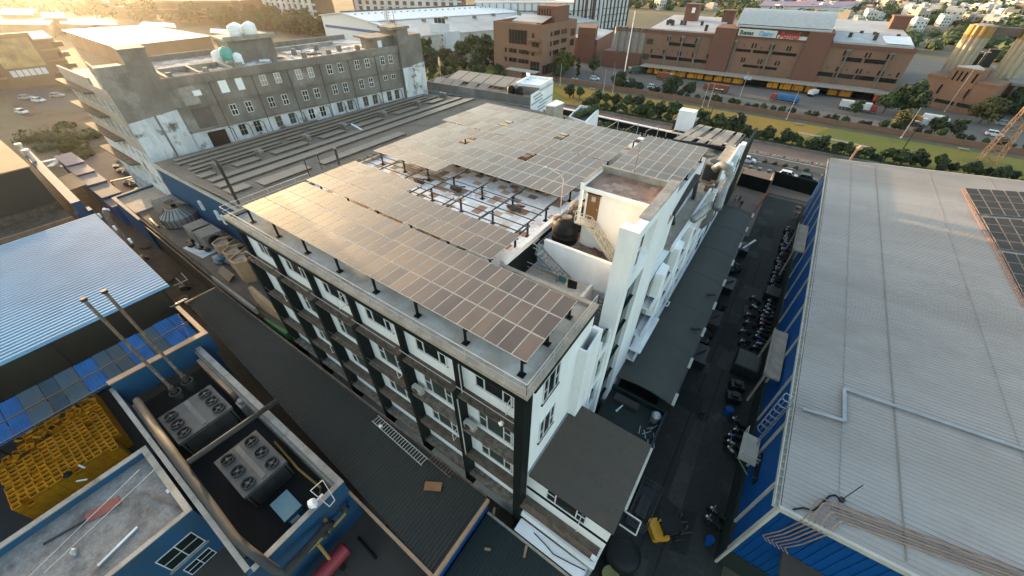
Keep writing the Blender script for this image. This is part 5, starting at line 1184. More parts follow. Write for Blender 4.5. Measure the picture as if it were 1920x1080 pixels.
b = MB(); b.bar((*gp(53.5, 0), 28.7), (*gp(53.4, 0), 31.5), .08); b.bar((*gp(53.9, 0), 28.7), (*gp(53.9, 0), 30), .05); b.build('rod', M['steel_dark'], g)
b = MB(); G.box(b, 49.0, 50.0, -1.495, -1.42, 24.3, 26.2); b.build('door', M['white'], g)
# end face towards the dirt lot, with jutting slabs
E_ = Fr(gp(-3.6, -DP), gp(-.64, .52))
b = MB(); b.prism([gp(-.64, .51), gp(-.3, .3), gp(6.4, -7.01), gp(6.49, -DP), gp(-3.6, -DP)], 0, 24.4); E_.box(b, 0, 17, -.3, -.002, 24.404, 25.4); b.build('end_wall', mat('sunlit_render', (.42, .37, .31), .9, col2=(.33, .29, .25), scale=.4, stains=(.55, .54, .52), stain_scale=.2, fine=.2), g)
b = MB(); E_.box(b, .02, E_.L-.02, .003, .05, 0, 14.5); b.build('white_wash', M['plaster_white'], g)
for z, w in ((23.2, 1.5), (19.4, 1.6), (15.4, 1.7), (11.0, 1.8)):
    b = MB(); b.prism([E_.p(16, .055, 0)[:2], E_.p(15, w*.8, 0)[:2], E_.p(-1.2, w*.8, 0)[:2], E_.p(-1.2, .055, 0)[:2]], z-.3, z); b.build('slab', M['ledge'], g)
for z in (20.9, 17, 13, 8.8, 4.8):
    for u in (1, 4, 7, 10, 13, 16.4, 19.6, 22.2):
        E_.window(g, u, u+1.1, z, z+1.5, M['frame'], M['glass'], 2, 1, .08, .06, .08)
Eb = Fr(gp(-.6, -7), gp(-.6, .5))
for z in (24.6, 20.6, 16.5, 12.4):
    for u in (2.6, 4.6): Eb.window(g, u, u+.9, z, z+1.5, M['frame'], M['glass'], 1, 1, .08, .07, .08)
# roof clutter
b = MB(); b.prism([gp(6.7, -.2), gp(52.9, -.2), gp(52.9, -DP+.4), gp(6.7, -DP+.4)], 24.204, 24.25); b.build('roof_slab', mat('littered_roof', (.36, .32, .28), .9, col2=(.20, .17, .145), scale=.35, stains=(.62, .60, .57), stain_scale=.3, stain_lo=.5, stain_hi=.58, fine=.3), g)
b = MB(); b.prism([gp(21.5, -11), gp(30, -11), gp(30, -18), gp(21.5, -18)], 24.26, 27.8); b.build('roof_cabin', M['concrete'], g)
b = MB(); b.prism([gp(20.8, -10.3), gp(30.6, -10.3), gp(30.6, -18.6), gp(20.8, -18.6)], 27.804, 28.2); b.prism([gp(20.8, -10.3), gp(30.6, -10.3), gp(30.6, -10.6), gp(20.8, -10.6)], 28.2, 28.6); b.build('cabin_roof', M['concrete_pale'], g)
b = MB(); 
for u0, u1, w0, w1, h in ((7.5, 8.0, -1, -9, .8), (7.5, 18, -9, -9.4, .8), (12.5, 12.9, -1, -9, .8), (17.8, 18.2, -1, -9, .8), (18.2, 21, -5, -5.4, .8), (7.5, 18, -3, -3.3, .5), (32, 46, -17, -17.4, .7)): b.prism([gp(u0, w0), gp(u1, w0), gp(u1, w1), gp(u0, w1)], 24.26, 24.26+h)
b.build('stub_wall', M['concrete_pale'], g)
for i, (u, w) in enumerate(((8, -2), (13.6, -2), (18.6, -4.5), (26, -3), (32.5, -4), (37.5, -3), (42, -7), (33, -10), (39, -12), (45, -4))):
    b = MB(); b.prism([gp(u, w), gp(u+.8, w), gp(u+.8, w-.8), gp(u, w-.8)], 24.26, 25.4); b.build('column_stub', M['concrete'], g)
def white_tank(u, w, z, r, h, label, m, grp='water tanks on the concrete building'):
    x, y = gp(u, w); return water_tank((x, y, z), r, h, label, m, grp)
for k, (u, w) in enumerate(((24.2, -13.2), (26.8, -13.0), (25.4, -15.4), (28, -15.2))): white_tank(u, w, 28.2, 1.1, 2.1, 'bright white water tank in the cluster on the roof cabin', M['white'], 'white water tanks on the roof cabin')
white_tank(19.2, -12, 24.26, 1.0, 2.2, 'white water tank beside the turquoise one', M['white'])
white_tank(20.2, -9.6, 24.9, 1.1, 2.3, 'turquoise water tank beside the roof cabin', mat('turquoise_tank', (.10, .42, .35), .5))
white_tank(21.6, -8.6, 24.26, .8, 1.9, 'small white water tank before the roof cabin', M['white'])
rr = random.Random(51)
for i in range(26):
    u, w = rr.uniform(24, 47), rr.uniform(-15, -2.5)
    if 21 < u < 31 and w < -10: continue
    b = MB(); x, y = gp(u, w); b.rot_box((x, y), rr.uniform(.8, 2.6), rr.uniform(.3, 1.1), 24.26, 24.26+rr.uniform(.08, .35), rr.uniform(0, 3))
    tag(b.build('loose_board', M['white'] if i % 3 else M['ledge']), 'loose board among the litter on the concrete building roof' if i % 3 == 0 else 'loose white sheet among the litter on the concrete building roof', 'board' if i % 3 == 0 else 'sheet', 'loose boards and sheets on the concrete roof')
# ================================================================ small striped building with panels on its roof
sm = thing('striped_building', 'low building with a white and grey striped end wall and panels on its roof', 'building', (-66, 90, 0))
m0, m1, m2, m3 = P(797, 153, 16), P(995, 183, 16), P(1037, 157, 16), P(850, 139, 16)
b = MB(); b.prism([m0, m1, m2, m3], 0, 15.2)
for p, q in ((m0, m1), (m1, m2), (m2, m3), (m3, m0)):
    f = Fr(p, q); f.box(b, 0.01, f.L-.26, -.25, 0, 15.2, 16.1)
b.build('wall', M['concrete'], sm)
f = Fr(m0, m1); b = MB(); f.box(b, .3, f.L-.4, .002, .12, 11.2, 13.8); b.build('pale_blue_band', mat('pale_blue_paint', (.22, .40, .50), .7), sm)
b = MB()
for k in range(9): f.box(b, 1+4.2*k, 1.5+4.2*k, .125, .3, 9, 13.9)
f.box(b, 0, f.L, .13, .5, 13.9, 14.15); b.build('pilaster', M['concrete_pale'], sm)
f = Fr(m1, m2); b = MB(); f.box(b, .01, f.L, .002, .06, 0, 16.6); b.build('white_end', M['white'], sm)
b = MB(); rr = random.Random(4)
for k in range(13): z = 16.1-.75*k-.2; u = rr.uniform(0, 6); f.box(b, u, min(u+rr.uniform(4, 12), f.L-.1), .062, .08, z-.35, z)
b.build('grey_stripe', mat('grey_blue_paint', (.33, .36, .42), .7), sm)
b = MB(); f.box(b, f.L-2.6, f.L-.6, .065, .15, 8.5, 11.2); b.build('window', M['glass'], sm)
f = Fr(m0, m1)
b = MB()
def smp(u, w): return f.p(u, -w, 0)[:2]
fe = Fr(m1, m2); uc, zc = fe.uv(1012, 160); uc2, _ = fe.uv(1036, 153); uc2 = min(uc2, fe.L-.3); zc = min(max(zc, 17.5), 19.5)
def ep(u, w): return fe.p(u, -w, 0)[:2]
b.prism([ep(uc, .02), ep(uc2, .02), ep(uc2, 6.5), ep(uc, 6.5)], 15.2, zc-.6); b.build('stair_cabin', M['concrete'], sm)
b = MB()
for q in ((uc, uc2, .02, .3), (uc, uc2, 6.2, 6.5), (uc, uc+.3, .301, 6.199), (uc2-.3, uc2, .301, 6.199)): b.prism([ep(q[0], q[2]), ep(q[1], q[2]), ep(q[1], q[3]), ep(q[0], q[3])], zc-.596, zc)
b.build('cabin_parapet', M['white'], sm)
b = MB(); b.prism([ep(uc+.31, .31), ep(uc2-.31, .31), ep(uc2-.31, 6.19), ep(uc+.31, 6.19)], zc-.595, zc-.5); b.build('cabin_roof', M['white'], sm)
b = MB(); fe.box(b, uc, uc2, .0, .06, 16.0, zc); b.build('white_end', M['white'], sm)
f = Fr(m0, m1)
for k in range(6):
    t = thing('solar_module', 'tilted pale panel on the striped building, '+('first', 'second', 'third', 'fourth', 'fifth', 'sixth', 'last')[k]+' from the grey building', 'solar panel', (*smp(3+(f.L-9)/6*k, 8), 15.2), 'tilted panels on the striped building')
    b = MB(); pt_ = (f.L-9)/6; u = 3+pt_*k; b.prism([smp(u, 5.5), smp(u+pt_-.25, 5.5), smp(u+pt_-.25, 11.5), smp(u, 11.5)], [15.9, 15.9, 17.0, 17.0], [15.98, 15.98, 17.08, 17.08]); b.build('panel', M['old_panel'], t)
    b = MB(); 
    for uu in (u+.3, u+2.3): b.bar((*smp(uu, 6), 15.2), (*smp(uu, 6), 15.95), .1); b.bar((*smp(uu, 11), 15.2), (*smp(uu, 11), 16.95), .1)
    b.bar((*smp(u+.3, 6), 15.3), (*smp(u+.3, 11), 15.3), .1); b.bar((*smp(u+2.3, 6), 15.3), (*smp(u+2.3, 11), 15.3), .1); b.bar((*smp(u+.3, 11), 15.3), (*smp(u+2.3, 11), 15.3), .1)
    b.build('stand', M['steel_dark'], t)
for k, u in enumerate((1.0, 3.9, 6.8, 11.5, 15)):
    b = MB(); b.prism([smp(u, 1.2), smp(u+2.7, 1.2), smp(u+2.7, 4.4), smp(u, 4.4)], [15.5, 15.5, 16.4, 16.4], [15.58, 15.58, 16.48, 16.48]); b.box(*[v for v in (smp(u+1, 3)[0]-.1, smp(u+1, 3)[1]-.1, 15.2, smp(u+1, 3)[0]+.1, smp(u+1, 3)[1]+.1, 15.6)])
    tag(b.build('solar_module', M['panel']), 'low dark blue panel at the edge of the striped roof, '+('first', 'second', 'third', 'fourth', 'fifth')[k]+' from the grey building', 'solar panel', 'low dark panels on the striped building')
for k in range(2): x, y = smp(f.L-6.2+2.2*k, 1.8); water_tank((x, y, 15.2), .95, 2.4, ('black water tank on the striped building, left of two', 'black water tank on the striped building, beside the cabin')[k], M['black'])
x, y = P(826, 141, 17)[:2]; b = MB(); b.cyl((x, y), 16, 19.2, .06, 6); b.lathe((x, y), [(.25, 19.2), (.3, 20.2), (.16, 21.2)], 8); tag(b.build('striped_cone', mat('red_white_sock', (.5, .16, .1), .8, streak=(1, 1, 3), col2=(.7, .66, .6), lo=.45, hi=.55, scale=2)), 'red and white wind sock on a short mast on the striped building', 'wind sock')
# ================================================================ courtyard behind the factory
gd = thing('garden_podium', 'raised garden podium with a dark parapet and white coping behind the factory', 'terrace', (-30, 80, 0))
GZ = 6.5; f0, f1_ = (-58, 104.5), (-7.6, 101.5)
b = MB(); b.prism([(-58, 78), (-40, 56), (-7.6, 56), f1_, f0], 0, GZ-.05); b.build('base', M['concrete'], gd)
b = MB(); b.prism([(-57.7, 78.3), (-39.9, 56.2), (-7.9, 56.2), (f1_[0]-.4, f1_[1]-.5), (f0[0]+.4, f0[1]-.5)], GZ-.046, GZ); b.build('floor', mat('garden_floor', (.30, .28, .25), .85, col2=(.05, .06, .04), scale=.12, lo=.5, hi=.56, fine=.2), gd)
pf = Fr(f1_, f0); b = MB(); pf.box(b, 0, pf.L, -.4, -.1, GZ-.2, GZ+1.5); b.build('parapet', M['green'], gd)
b = MB(); pf.box(b, 0, pf.L, -.6, .1, GZ+1.504, GZ+1.75); b.build('coping', M['white'], gd)
def cabin(p4, z1, m, label, z0=0, cat='building', name='small_block', roofm=None):
    t = thing(name, label, cat, (p4[0][0], p4[0][1], 0))
    b = MB(); b.prism(p4, z0, z1); b.build('wall', m, t)
    b = MB(); cx = sum(p[0] for p in p4)/4; cy_ = sum(p[1] for p in p4)/4; b.prism([(cx+(p[0]-cx)*1.03, cy_+(p[1]-cy_)*1.03) for p in p4], z1+.004, z1+.2); b.build('roof', roofm or M['white'], t); return t
z = 17; cabin([P(1024, 199, z), P(1040, 201, z), P(1057, 194, z), P(1043, 189, z)], z, M['coping'], 'beige windowless block behind the rear solar field')
z = 14; wt = thing('white_terrace', 'white building with a planted terrace roof behind the rear solar field', 'building', (P(1090, 205, z).x, P(1090, 205, z).y, 0))
p4 = [P(1066, 218, z), P(1098, 229, z), P(1124, 203, z), P(1088, 197, z)]
b = MB(); b.prism(p4, 0, z-.6); 
for i in range(4): ff = Fr(p4[i], p4[(i+1) % 4]); ff.box(b, 0.01, ff.L-.31, -.3, 0, z-.6, z)
b.build('wall', M['white'], wt)
b = MB(); b.prism([p*1 for p in p4], z-.596, z-.55); b.build('terrace', M['roof_flat'], wt)
def leafmass(mb, c, r, n, rng, s=.3, sq=(1, 1, 1)):
    for _ in range(n):
        v = Vector((rng.gauss(0, 1), rng.gauss(0, 1), rng.gauss(0, 1))).normalized()*r*rng.uniform(.6, 1.05)
        p = Vector((c[0]+v.x*sq[0], c[1]+v.y*sq[1], c[2]+v.z*sq[2])); nrm = (v.normalized()+Vector((rng.uniform(-.7, .7), rng.uniform(-.7, .7), rng.uniform(-.2, .9)))).normalized()
        u = nrm.orthogonal().normalized(); w = nrm.cross(u); a = rng.uniform(0, 6.3); u, w = u*math.cos(a)+w*math.sin(a), w*math.cos(a)-u*math.sin(a)
        k = s*rng.uniform(.6, 1.3)
        mb.add([p-u*k-w*k*.6, p+u*k-w*k*.6, p+u*k+w*k*.6, p-u*k+w*k*.6], [(0, 1, 2, 3)])
M['leaf'] = mat('leaf_green', (.065, .095, .022), .8, col2=(.032, .055, .014), scale=.5, fine=.35, fine_scale=2.5, rnd=.3)
M['leaf_dark'] = mat('leaf_dark_green', (.036, .06, .018), .8, col2=(.02, .036, .012), scale=.5, fine=.35, fine_scale=2.5, rnd=.3)
M['leaf_olive'] = mat('leaf_olive', (.085, .075, .020), .8, col2=(.045, .05, .014), scale=.5, fine=.35, fine_scale=2.5, rnd=.3)
M['bark'] = mat('bark', (.09, .065, .045), .95, fine=.3)
rr = random.Random(77)
b = MB()
for k in range(9): q = P(1083+4.4*k, 216-1.6*k, z); leafmass(b, (q.x, q.y, z+.2), 1.0, 60, rr, .22, (1, 1, .7)); b.blob((q.x, q.y, z), .7, 1, .3, rr)
tag(b.build('hanging_plants', M['leaf']), 'row of green plants hanging over the white terrace edge', 'plants')
def cbox(px, py, z1, z0, sx, sy, m, label, name, roofm=None):
    q = P(px, py, z1); return cabin(z0=z0, p4=[(q.x-sx/2, q.y-sy/2), (q.x+sx/2, q.y-sy/2), (q.x+sx/2, q.y+sy/2), (q.x-sx/2, q.y+sy/2)], z1=z1, m=m, label=label, name=name, roofm=roofm)
cbox(1291, 208, 15, 11.0, 3.4, 2.6, M['white'], 'white cabin with a pale roof at the edge of the park', 'white_cabin')
cbox(1287, 224, 10.8, 6.4, 4.6, 5, mat('dark_maroon_wall', (.06, .03, .025), .8), 'dark maroon wall block below the white cabin', 'maroon_block', M['tile_brown'])
pg = thing('pergola', 'grey slatted pergola with dark gaps beside the road', 'pergola', (-11, 88, 0))
z = 12; c0, c1, c2, c3 = P(1263, 260, z), P(1378, 277, z), P(1398, 251, z), P(1312, 233, z)
b = MB()
for k, (a, w) in enumerate(((0, .11), (.14, .15), (.38, .13), (.56, .025), (.60, .18), (.84, .11))):
    q = [c0.lerp(c1, a), c0.lerp(c1, a+w), c3.lerp(c2, a+w), c3.lerp(c2, a)]; b.prism(q, z-.12, z)
b.build('slab', M['coping'] , pg)
b = MB()
for p, q in ((c0, c1), (c1, c2), (c2, c3), (c3, c0)): b.bar(p+Vector((0, 0, -.4)), q+Vector((0, 0, -.4)), .3, .5)
for p in (c0, c1, c2, c3): b.bar((p.x, p.y, 0), (p.x, p.y, z-.5), .4)
b.build('frame', M['steel_dark'], pg)
rr = random.Random(88)
for i in range(4):
    b = MB(); a = P(1135+38*i, 245+2*i, 8); e = P(1160+38*i, 226+5*i, 10.5); b.bar((a.x, a.y, 6.5), (a.x, a.y, 8.5), .1); b.bar(e, (e.x, e.y, 6.5), .12); b.bar((a.x, a.y, 8.5), e, .08)
    tag(b.build('trellis_pole', M['rail']), 'thin trellis pole pair in the courtyard garden', 'trellis', 'trellis poles in the courtyard garden')
for i in range(34):
    b = MB(); px = rr.uniform(1105, 1262); py = 216+(px-1110)*.24+rr.uniform(-6, 24); q = P(px, py, 7.2)
    if q.y > 100.5 or (1180 < px < 1262 and py > 246): continue
    for k in range(3): b.blob((q.x+rr.uniform(-1, 1), q.y+rr.uniform(-1, 1), 7.1), .8, 1, .3, rr)
    leafmass(b, (q.x, q.y, 7.3), 1.7, 170, rr, .25, (1.2, 1.2, .6))
    tag(b.build('garden_shrub', M['leaf'] if i % 3 else M['leaf_dark']), 'low green shrub in the courtyard garden behind the factory', 'shrub', 'shrubs of the courtyard garden')
for i in range(9):
    b = MB(); q = P(1190+7*i, 247+1.9*i, 7); b.rot_box((q.x, q.y), .6, .6, 6.51, 7.0, .4); b.rot_box((q.x, q.y+.3), .6, .08, 7.0, 7.5, 0)
    tag(b.build('garden_chair', M['black']), 'black chair in the row on the pale courtyard floor', 'chair', 'black chairs on the courtyard floor')
# ================================================================ road, park, cars
sheet('road', [(-140, 111.4), (220, 111.4), (220, 124.3), (-140, 124.3)], .02, M['road'], .01)
sheet('near_pavement', [(-4.2, 99.5), (220, 99.5), (220, 110.9), (-4.2, 110.9)], .13, M['paving'], .12)
sheet('kerb', [(-140, 110.95), (220, 110.95), (220, 111.38), (-140, 111.38)], .16, M['concrete_pale'], .15)
sheet('far_pavement', [(-140, 124.8), (220, 124.8), (220, 133.6), (-140, 133.6)], .13, M['paving'], .12)
sheet('far_kerb', [(-140, 124.32), (220, 124.32), (220, 124.78), (-140, 124.78)], .17, M['concrete_pale'], .15)
b = MB()
for k in range(30):
    if abs(-60+8*k) < 400: b.box(-60+8*k, 118.3, .021, -57.5+8*k, 118.5, .026)
b.box(-140, 112.1, .021, 220, 112.25, .026); b.box(-140, 123.6, .021, 220, 123.75, .026)
o = b.build('road_markings', M['white']); o['kind'] = 'structure'
M['grass_y'] = mat('dry_ochre_grass', (.36, .205, .018), .95, col2=(.27, .175, .02), scale=.06, stains=(.13, .13, .03), stain_scale=.05, fine=.25, fine_scale=1.5)
M['grass_g'] = mat('park_grass', (.14, .155, .014), .95, col2=(.19, .16, .016), scale=.05, stains=(.07, .085, .018), stain_scale=.06, fine=.25, fine_scale=1.5)
sheet('park_lawn', [(-150, 134), (2, 134), (12, 161.5), (-150, 161.5)], .03, M['grass_y'], .02)
sheet('park_lawn', [(2.01, 134), (170, 134), (170, 161.5), (12.01, 161.5)], .03, M['grass_g'], .02)
sheet('park_path', [(4, 150.5), (22, 148), (22.5, 149.3), (4.5, 152)], .04, M['coping'], .008)
sheet('dairy_yard', [(-150, 168), (230, 168), (230, 330), (-150, 330)], .025, M['yard'], .02)
def walls(name, label, pts, h, w, m, cat='wall', cap=None):
    t = MB()
    for p, q in zip(pts[:-1], pts[1:]):
        f = Fr(p, q); f.box(t, 0, f.L, -w/2, w/2, 0, h)
    return tag(t.build(name, m), label, cat)
M['brick'] = mat('brown_render', (.24, .13, .085), .85, col2=(.20, .11, .07), scale=.1, stains=(.20, .11, .075), stain_scale=.08, fine=.15, fine_scale=2)
M['brick2'] = mat('red_brown_render', (.185, .08, .054), .85, col2=(.16, .07, .047), scale=.1, fine=.15, fine_scale=2)
walls('park_wall', 'long low brown wall along the far side of the park', [(-110, 166.3), (140, 166.9)], 1.5, .35, M['brick'])
walls('street_wall', 'low dark wall along the hedge by the far pavement', [(-120, 134.0), (140, 134.0)], .7, .3, M['concrete'])
walls('gate_wall', 'dark green sheet wall left of the lane gate', [(-4.2, 99.8), (2.2, 99.3)], 3.0, .2, M['green'])
walls('gate_wall', 'dark green sheet wall right of the lane gate', [(1.9, 105.0), (11.5, 103.7)], 3.2, .2, M['green'])
walls('return_wall', 'concrete wall between the two gate walls', [(2.2, 99.2), (2.0, 104.9)], 3.0, .3, M['concrete'])
b = MB()
for k in range(14): b.bar((1.4+.09*k, 88+.8*k, .0), (1.4+.09*k, 88+.8*k, 1.7), .07)
for z in (.5, 1.1, 1.65): b.bar((1.4, 88, z), (2.6, 98.6, z), .09)
tag(b.build('red_railing', mat('red_orange_paint', (.45, .08, .04), .6)), 'red orange railing beside the lane gate', 'railing')
sheet('gate_apron', [(-4.1, 77), (2.2, 77), (2.2, 99), (-4.1, 99)], .02, M['paving'], .008)
for i in range(6):
    x = -5.5+2.15*i; b = MB(); b.box(x-.35, 111.9, .0, x+.35, 113.0, .55); b.box(x-.4, 111.85, .55, x+.4, 113.05, .62); tag(b.build('concrete_planter', M['concrete']), 'square concrete block in the row along the near kerb', 'block', 'concrete blocks along the kerb')
rr = random.Random(61)
for i in range(14):
    x = -3.3+2.4*i if i < 6 else 12+3*i; b = MB(); b.blob((x, 118.8, .3), .55, 1, .3, rr, (1.2, .9, .8)); leafmass(b, (x, 118.8, .35), .62, 40, rr, .14); tag(b.build('median_bush', M['leaf_dark']), 'small round bush on the road median', 'bush', 'small bushes on the road median')
for i in range(40):
    x = -7+1.1*i; b = MB(); b.blob((x, 124.9, .3), .22+.12*rr.random(), 1, .3, rr); tag(b.build('kerb_stone', M['concrete_pale'] if i % 3 else M['pipe_dark']), 'pale stone in the row on the far kerb of the road' if i % 3 else 'dark stone in the row on the far kerb of the road', 'stone', 'pale stones on the far kerb' if i % 3 else 'dark stones on the far kerb')
# ---- vehicles
def wheels(t, xs, ys, r, w=.22):
    for x in xs:
        for y in ys:
            b = MB(); b.wheel((x, y, r), (0, 1, 0), r, w, 14); o = b.build('wheel', M['rubber'], t)
            b = MB(); b.wheel((x, y+(w/2 if y > 0 else -w/2), r), (0, 1, 0), r*.55, .03, 12); b.build('rim', M['steel_grey'], o)
CARP = {}
def car_proto(key, m, L=4.1, W=1.72, Hh=1.55, suv=True):
    t = thing('parked_car', 'car', 'car', (0, 0, 0))
    w = W/2; hb = .95 if suv else .85; sec = lambda x, y, z: (x, y, z)
    b = MB()
    pr = [(-L/2, .35), (-L/2, .72), (-L/2+.15, hb), (-L*.08, hb+.02), (L*.24, hb), (L/2-.25, hb-.12), (L/2, .62), (L/2, .35), (L*.36, .22), (-L*.36, .22)]
    n = len(pr); vs = [(x, -w, z) for x, z in pr]+[(x, w, z) for x, z in pr]
    b.add(vs, [tuple(range(n)), tuple(range(2*n-1, n-1, -1))]+[(i, n+i, n+(i+1) % n, (i+1) % n) for i in range(n)])
    b.build('body', m, t)
    b = MB(); x0, x1, x2, x3 = -L/2+.12, -L/2+.38, L*.08, L*.25; wi = w-.2
    b.add([(x0, -w+.06, hb), (x3, -w+.06, hb), (x3, w-.06, hb), (x0, w-.06, hb), (x1, -wi, Hh-.05), (x2, -wi, Hh-.05), (x2, wi, Hh-.05), (x1, wi, Hh-.05)], [(0, 1, 5, 4), (1, 2, 6, 5), (2, 3, 7, 6), (3, 0, 4, 7), (4, 5, 6, 7), (3, 2, 1, 0)]); b.build('windows', M['glass'], t)
    b = MB(); b.prism([(x1-.02, -wi-.02), (x2+.02, -wi-.02), (x2+.02, wi+.02), (x1-.02, wi+.02)], Hh-.048, Hh)
    for s in (-1, 1):
        for xa, xb in ((x0, x1), (-.1*L, -.09*L), (x3, x2)): b.bar((xa, s*(w-.05), hb), (xb, s*(wi+.01), Hh-.03), .07)
    b.build('roof', m, t)
    wheels(t, (-L*.31, L*.31), (-w+.08, w-.08), .33)
    for s in (-1, 1):
        b = MB(); b.box(L/2-.06, s*.55-.17, .6, L/2+.02, s*.55+.17, .75); b.build('headlight', M['frame'], t)
        b = MB(); b.box(-L/2-.02, s*.6-.12, .65, -L/2+.05, s*.6+.12, .85); b.build('tail_light', M['red'], t)
    CARP[key] = t; return t
M['carwhite'] = mat('white_car_paint', (.78, .78, .77), .3, fine=.03); M['cardark'] = mat('dark_car_paint', (.012, .016, .022), .3, fine=.05); M['carsilver'] = mat('silver_car_paint', (.42, .43, .44), .35, metal=.4, fine=.04)
for k, m in (('w', 'carwhite'), ('d', 'cardark'), ('s', 'carsilver')): car_proto(k, M[m]).name = 'parked_car' if k == 'w' else 'parked_car'
def car(key, px, py, rz, label, z=.02, group=None):
    q = P(px, py, 0); o = put(CARP[key], USED, (q.x, q.y, z), rz, label, group); return o
car('w', 1400, 304, .12, 'white car with a dark roof stripe driving on the road beside the factory end')
car('w', 1476, 334, -.02, 'white car parked at the kerb by the hall corner', .13)
car('d', 1511, 340, .05, 'dark car at the kerb between the white car and the blue hall', .13)
car('w', 1223, 166, .1, 'small white car parked behind the park wall')
car('d', 1199, 162, .05, 'dark blue car parked behind the park wall')
car('s', 1180, 160, .1, 'silver car parked beside the dark blue one behind the park wall')
car('w', 1170, 158, .2, 'white car at the left end of the row behind the park wall')
car('w', 1115, 150, .3, 'white car by the flower bed of the brown office')
car('s', 1880, 235, -.05, 'silver car in the yard near the lattice tower')
car('w', 1862, 255, -.05, 'white car between the park wall and the lattice tower')
car('w', 75, 191, .5, 'white car on the road beyond the dirt lot')
car('w', 44, 213, .3, 'white car parked at the edge of the dirt lot')
car('s', 110, 182, .9, 'silver car parked beyond the road by the dirt lot')
car('s', 52, 186, .9, 'silver car in the row before the billboard building')
def truck(px, py, rz, label, body_m, cab_m, L=8.5, W=2.4, hb=2.9, shape='box', extra=None):
    q = P(px, py, 0); t = thing('truck', label, 'truck', (0, 0, 0)); w = W/2
    b = MB(); x0, x1 = -L/2, L/2-2.1
    if shape == 'tarp':
        n = 9; prof = [(-w, 1.0)]+[(-w*math.cos(PI*k/n), 2.0+.95*math.sin(PI*k/n)) for k in range(n+1)]+[(w, 1.0)]
        m = len(prof); b.add([(x0, y, z) for y, z in prof]+[(x1, y, z) for y, z in prof], [tuple(range(m-1, -1, -1)), tuple(range(m, 2*m))]+[(i, (i+1) % m, m+(i+1) % m, m+i) for i in range(m)])
    elif shape == 'open':
        b.box(x0, -w, 1.0, x1, -w+.08, hb); b.box(x0, w-.08, 1.0, x1, w, hb); b.box(x0, -w+.081, 1.0, x0+.08, w-.081, hb); b.box(x1-.08, -w+.081, 1.0, x1, w-.081, hb); b.box(x0+.081, -w+.081, 1.0, x1-.081, w-.081, hb-.5)
    else: b.box(x0, -w, .95, x1, w, hb)
    b.build('cargo_box', body_m, t)
    b = MB(); b.box(x0, -w+.2, .62, L/2-.3, w-.2, .9); b.build('chassis', M['steel_dark'], t)
    b = MB(); xc = x1+.15; hc = min(hb, 2.5)
    pr = [(xc, .7), (xc, hc), (L/2-.45, hc), (L/2-.12, 1.55), (L/2, 1.4), (L/2, .7)]; n = len(pr)
    b.add([(x, -w+.08, z) for x, z in pr]+[(x, w-.08, z) for x, z in pr], [tuple(range(n)), tuple(range(2*n-1, n-1, -1))]+[(i, n+i, n+(i+1) % n, (i+1) % n) for i in range(n)]); co = b.build('cab', cab_m, t)
    b = MB(); b.prism([(L/2-.44, -w+.2), (L/2-.10, -w+.2), (L/2-.10, w-.2), (L/2-.44, w-.2)], [hc-.1, 1.6, 1.6, hc-.1], [hc-.06, 1.64, 1.64, hc-.06]); b.build('windscreen', M['glass'], co)
    wheels(t, (x0+1.0, x0+2.1, L/2-1.0), (-w+.15, w-.15), .48, .3)
    if extra: extra(t, x0, x1, w, hb)
    t.location = (q.x, q.y, .03); t.rotation_euler = (0, 0, rz); return t
TR = {k: mat(k, c, .6, fine=.15) for k, c in dict(truck_brown=(.22, .07, .035), truck_blue=(.03, .13, .30), truck_white=(.72, .72, .70), truck_green=(.05, .09, .08), truck_red=(.35, .05, .04), truck_orange=(.5, .25, .05)).items()}
def emblem(t, x0, x1, w, hb):
    b = MB(); zc = (hb+1.0)/2; xm = (x0+x1)/2
    b.box(x0+.4, -w-.03, zc-.09, x1-.3, -w-.004, zc+.09); b.prism([(xm-1.6, -w-.05), (xm+1.6, -w-.05), (xm+1.6, -w-.031), (xm-1.6, -w-.031)], zc-.38, zc+.38); b.box(x0+.4, -w-.03, 1.05, x1-.3, -w-.004, 1.15)
    b.build('white_emblem', M['white'], t)
    b = MB(); rr_ = random.Random(1)
    for k in range(9): b.box(xm-1.2+.27*k, -w-.07, zc-.2, xm-1.05+.27*k, -w-.052, zc+.2)
    b.build('faded_lettering', TR['truck_brown'], t)
truck(1340, 172, PI-.06, 'brown truck with a white emblem band, behind the park poles', TR['truck_brown'], TR['truck_brown'], 9.5, extra=emblem)
truck(1468, 192, PI-.05, 'blue tarpaulin covered truck in the dairy yard', TR['truck_blue'], TR['truck_red'], 9.5, shape='tarp')
truck(1605, 208, -.05, 'long white container truck behind the park trees', TR['truck_white'], TR['truck_red'], 11)
truck(1748, 235, -.12, 'white box truck on the yard road before the gatehouse', TR['truck_white'], TR['truck_white'], 7.0, hb=3.0)
truck(1522, 180, 1.2, 'small white van backed towards the loading dock', TR['truck_white'], TR['truck_white'], 5.0, 2.0, 2.2)
truck(1192, 137, 1.0, 'dark green truck at the left end of the loading dock', TR['truck_green'], TR['truck_green'], 8)
truck(1246, 150, .25, 'brown lorry behind the dark round tree by the park wall', TR['truck_brown'], TR['truck_white'], 7.5)
truck(1710, 235, .1, 'orange loaded truck half hidden by a tree near the gatehouse', TR['truck_orange'], TR['truck_white'], 6.5, shape='open')
truck(1250, 140, 1.3, 'white tanker cab with pipes by the dock', TR['truck_white'], TR['truck_white'], 5.5, 2.0, 2.2)
truck(1905, 185, .4, 'pale truck in the dark archway beside the gatehouse', TR['truck_white'], TR['truck_orange'], 6, 2.2, 2.4)
truck(1652, 196, .2, 'red cabbed lorry at the right end of the loading dock', TR['truck_red'], TR['truck_white'], 6, 2.2, 2.6, shape='open')
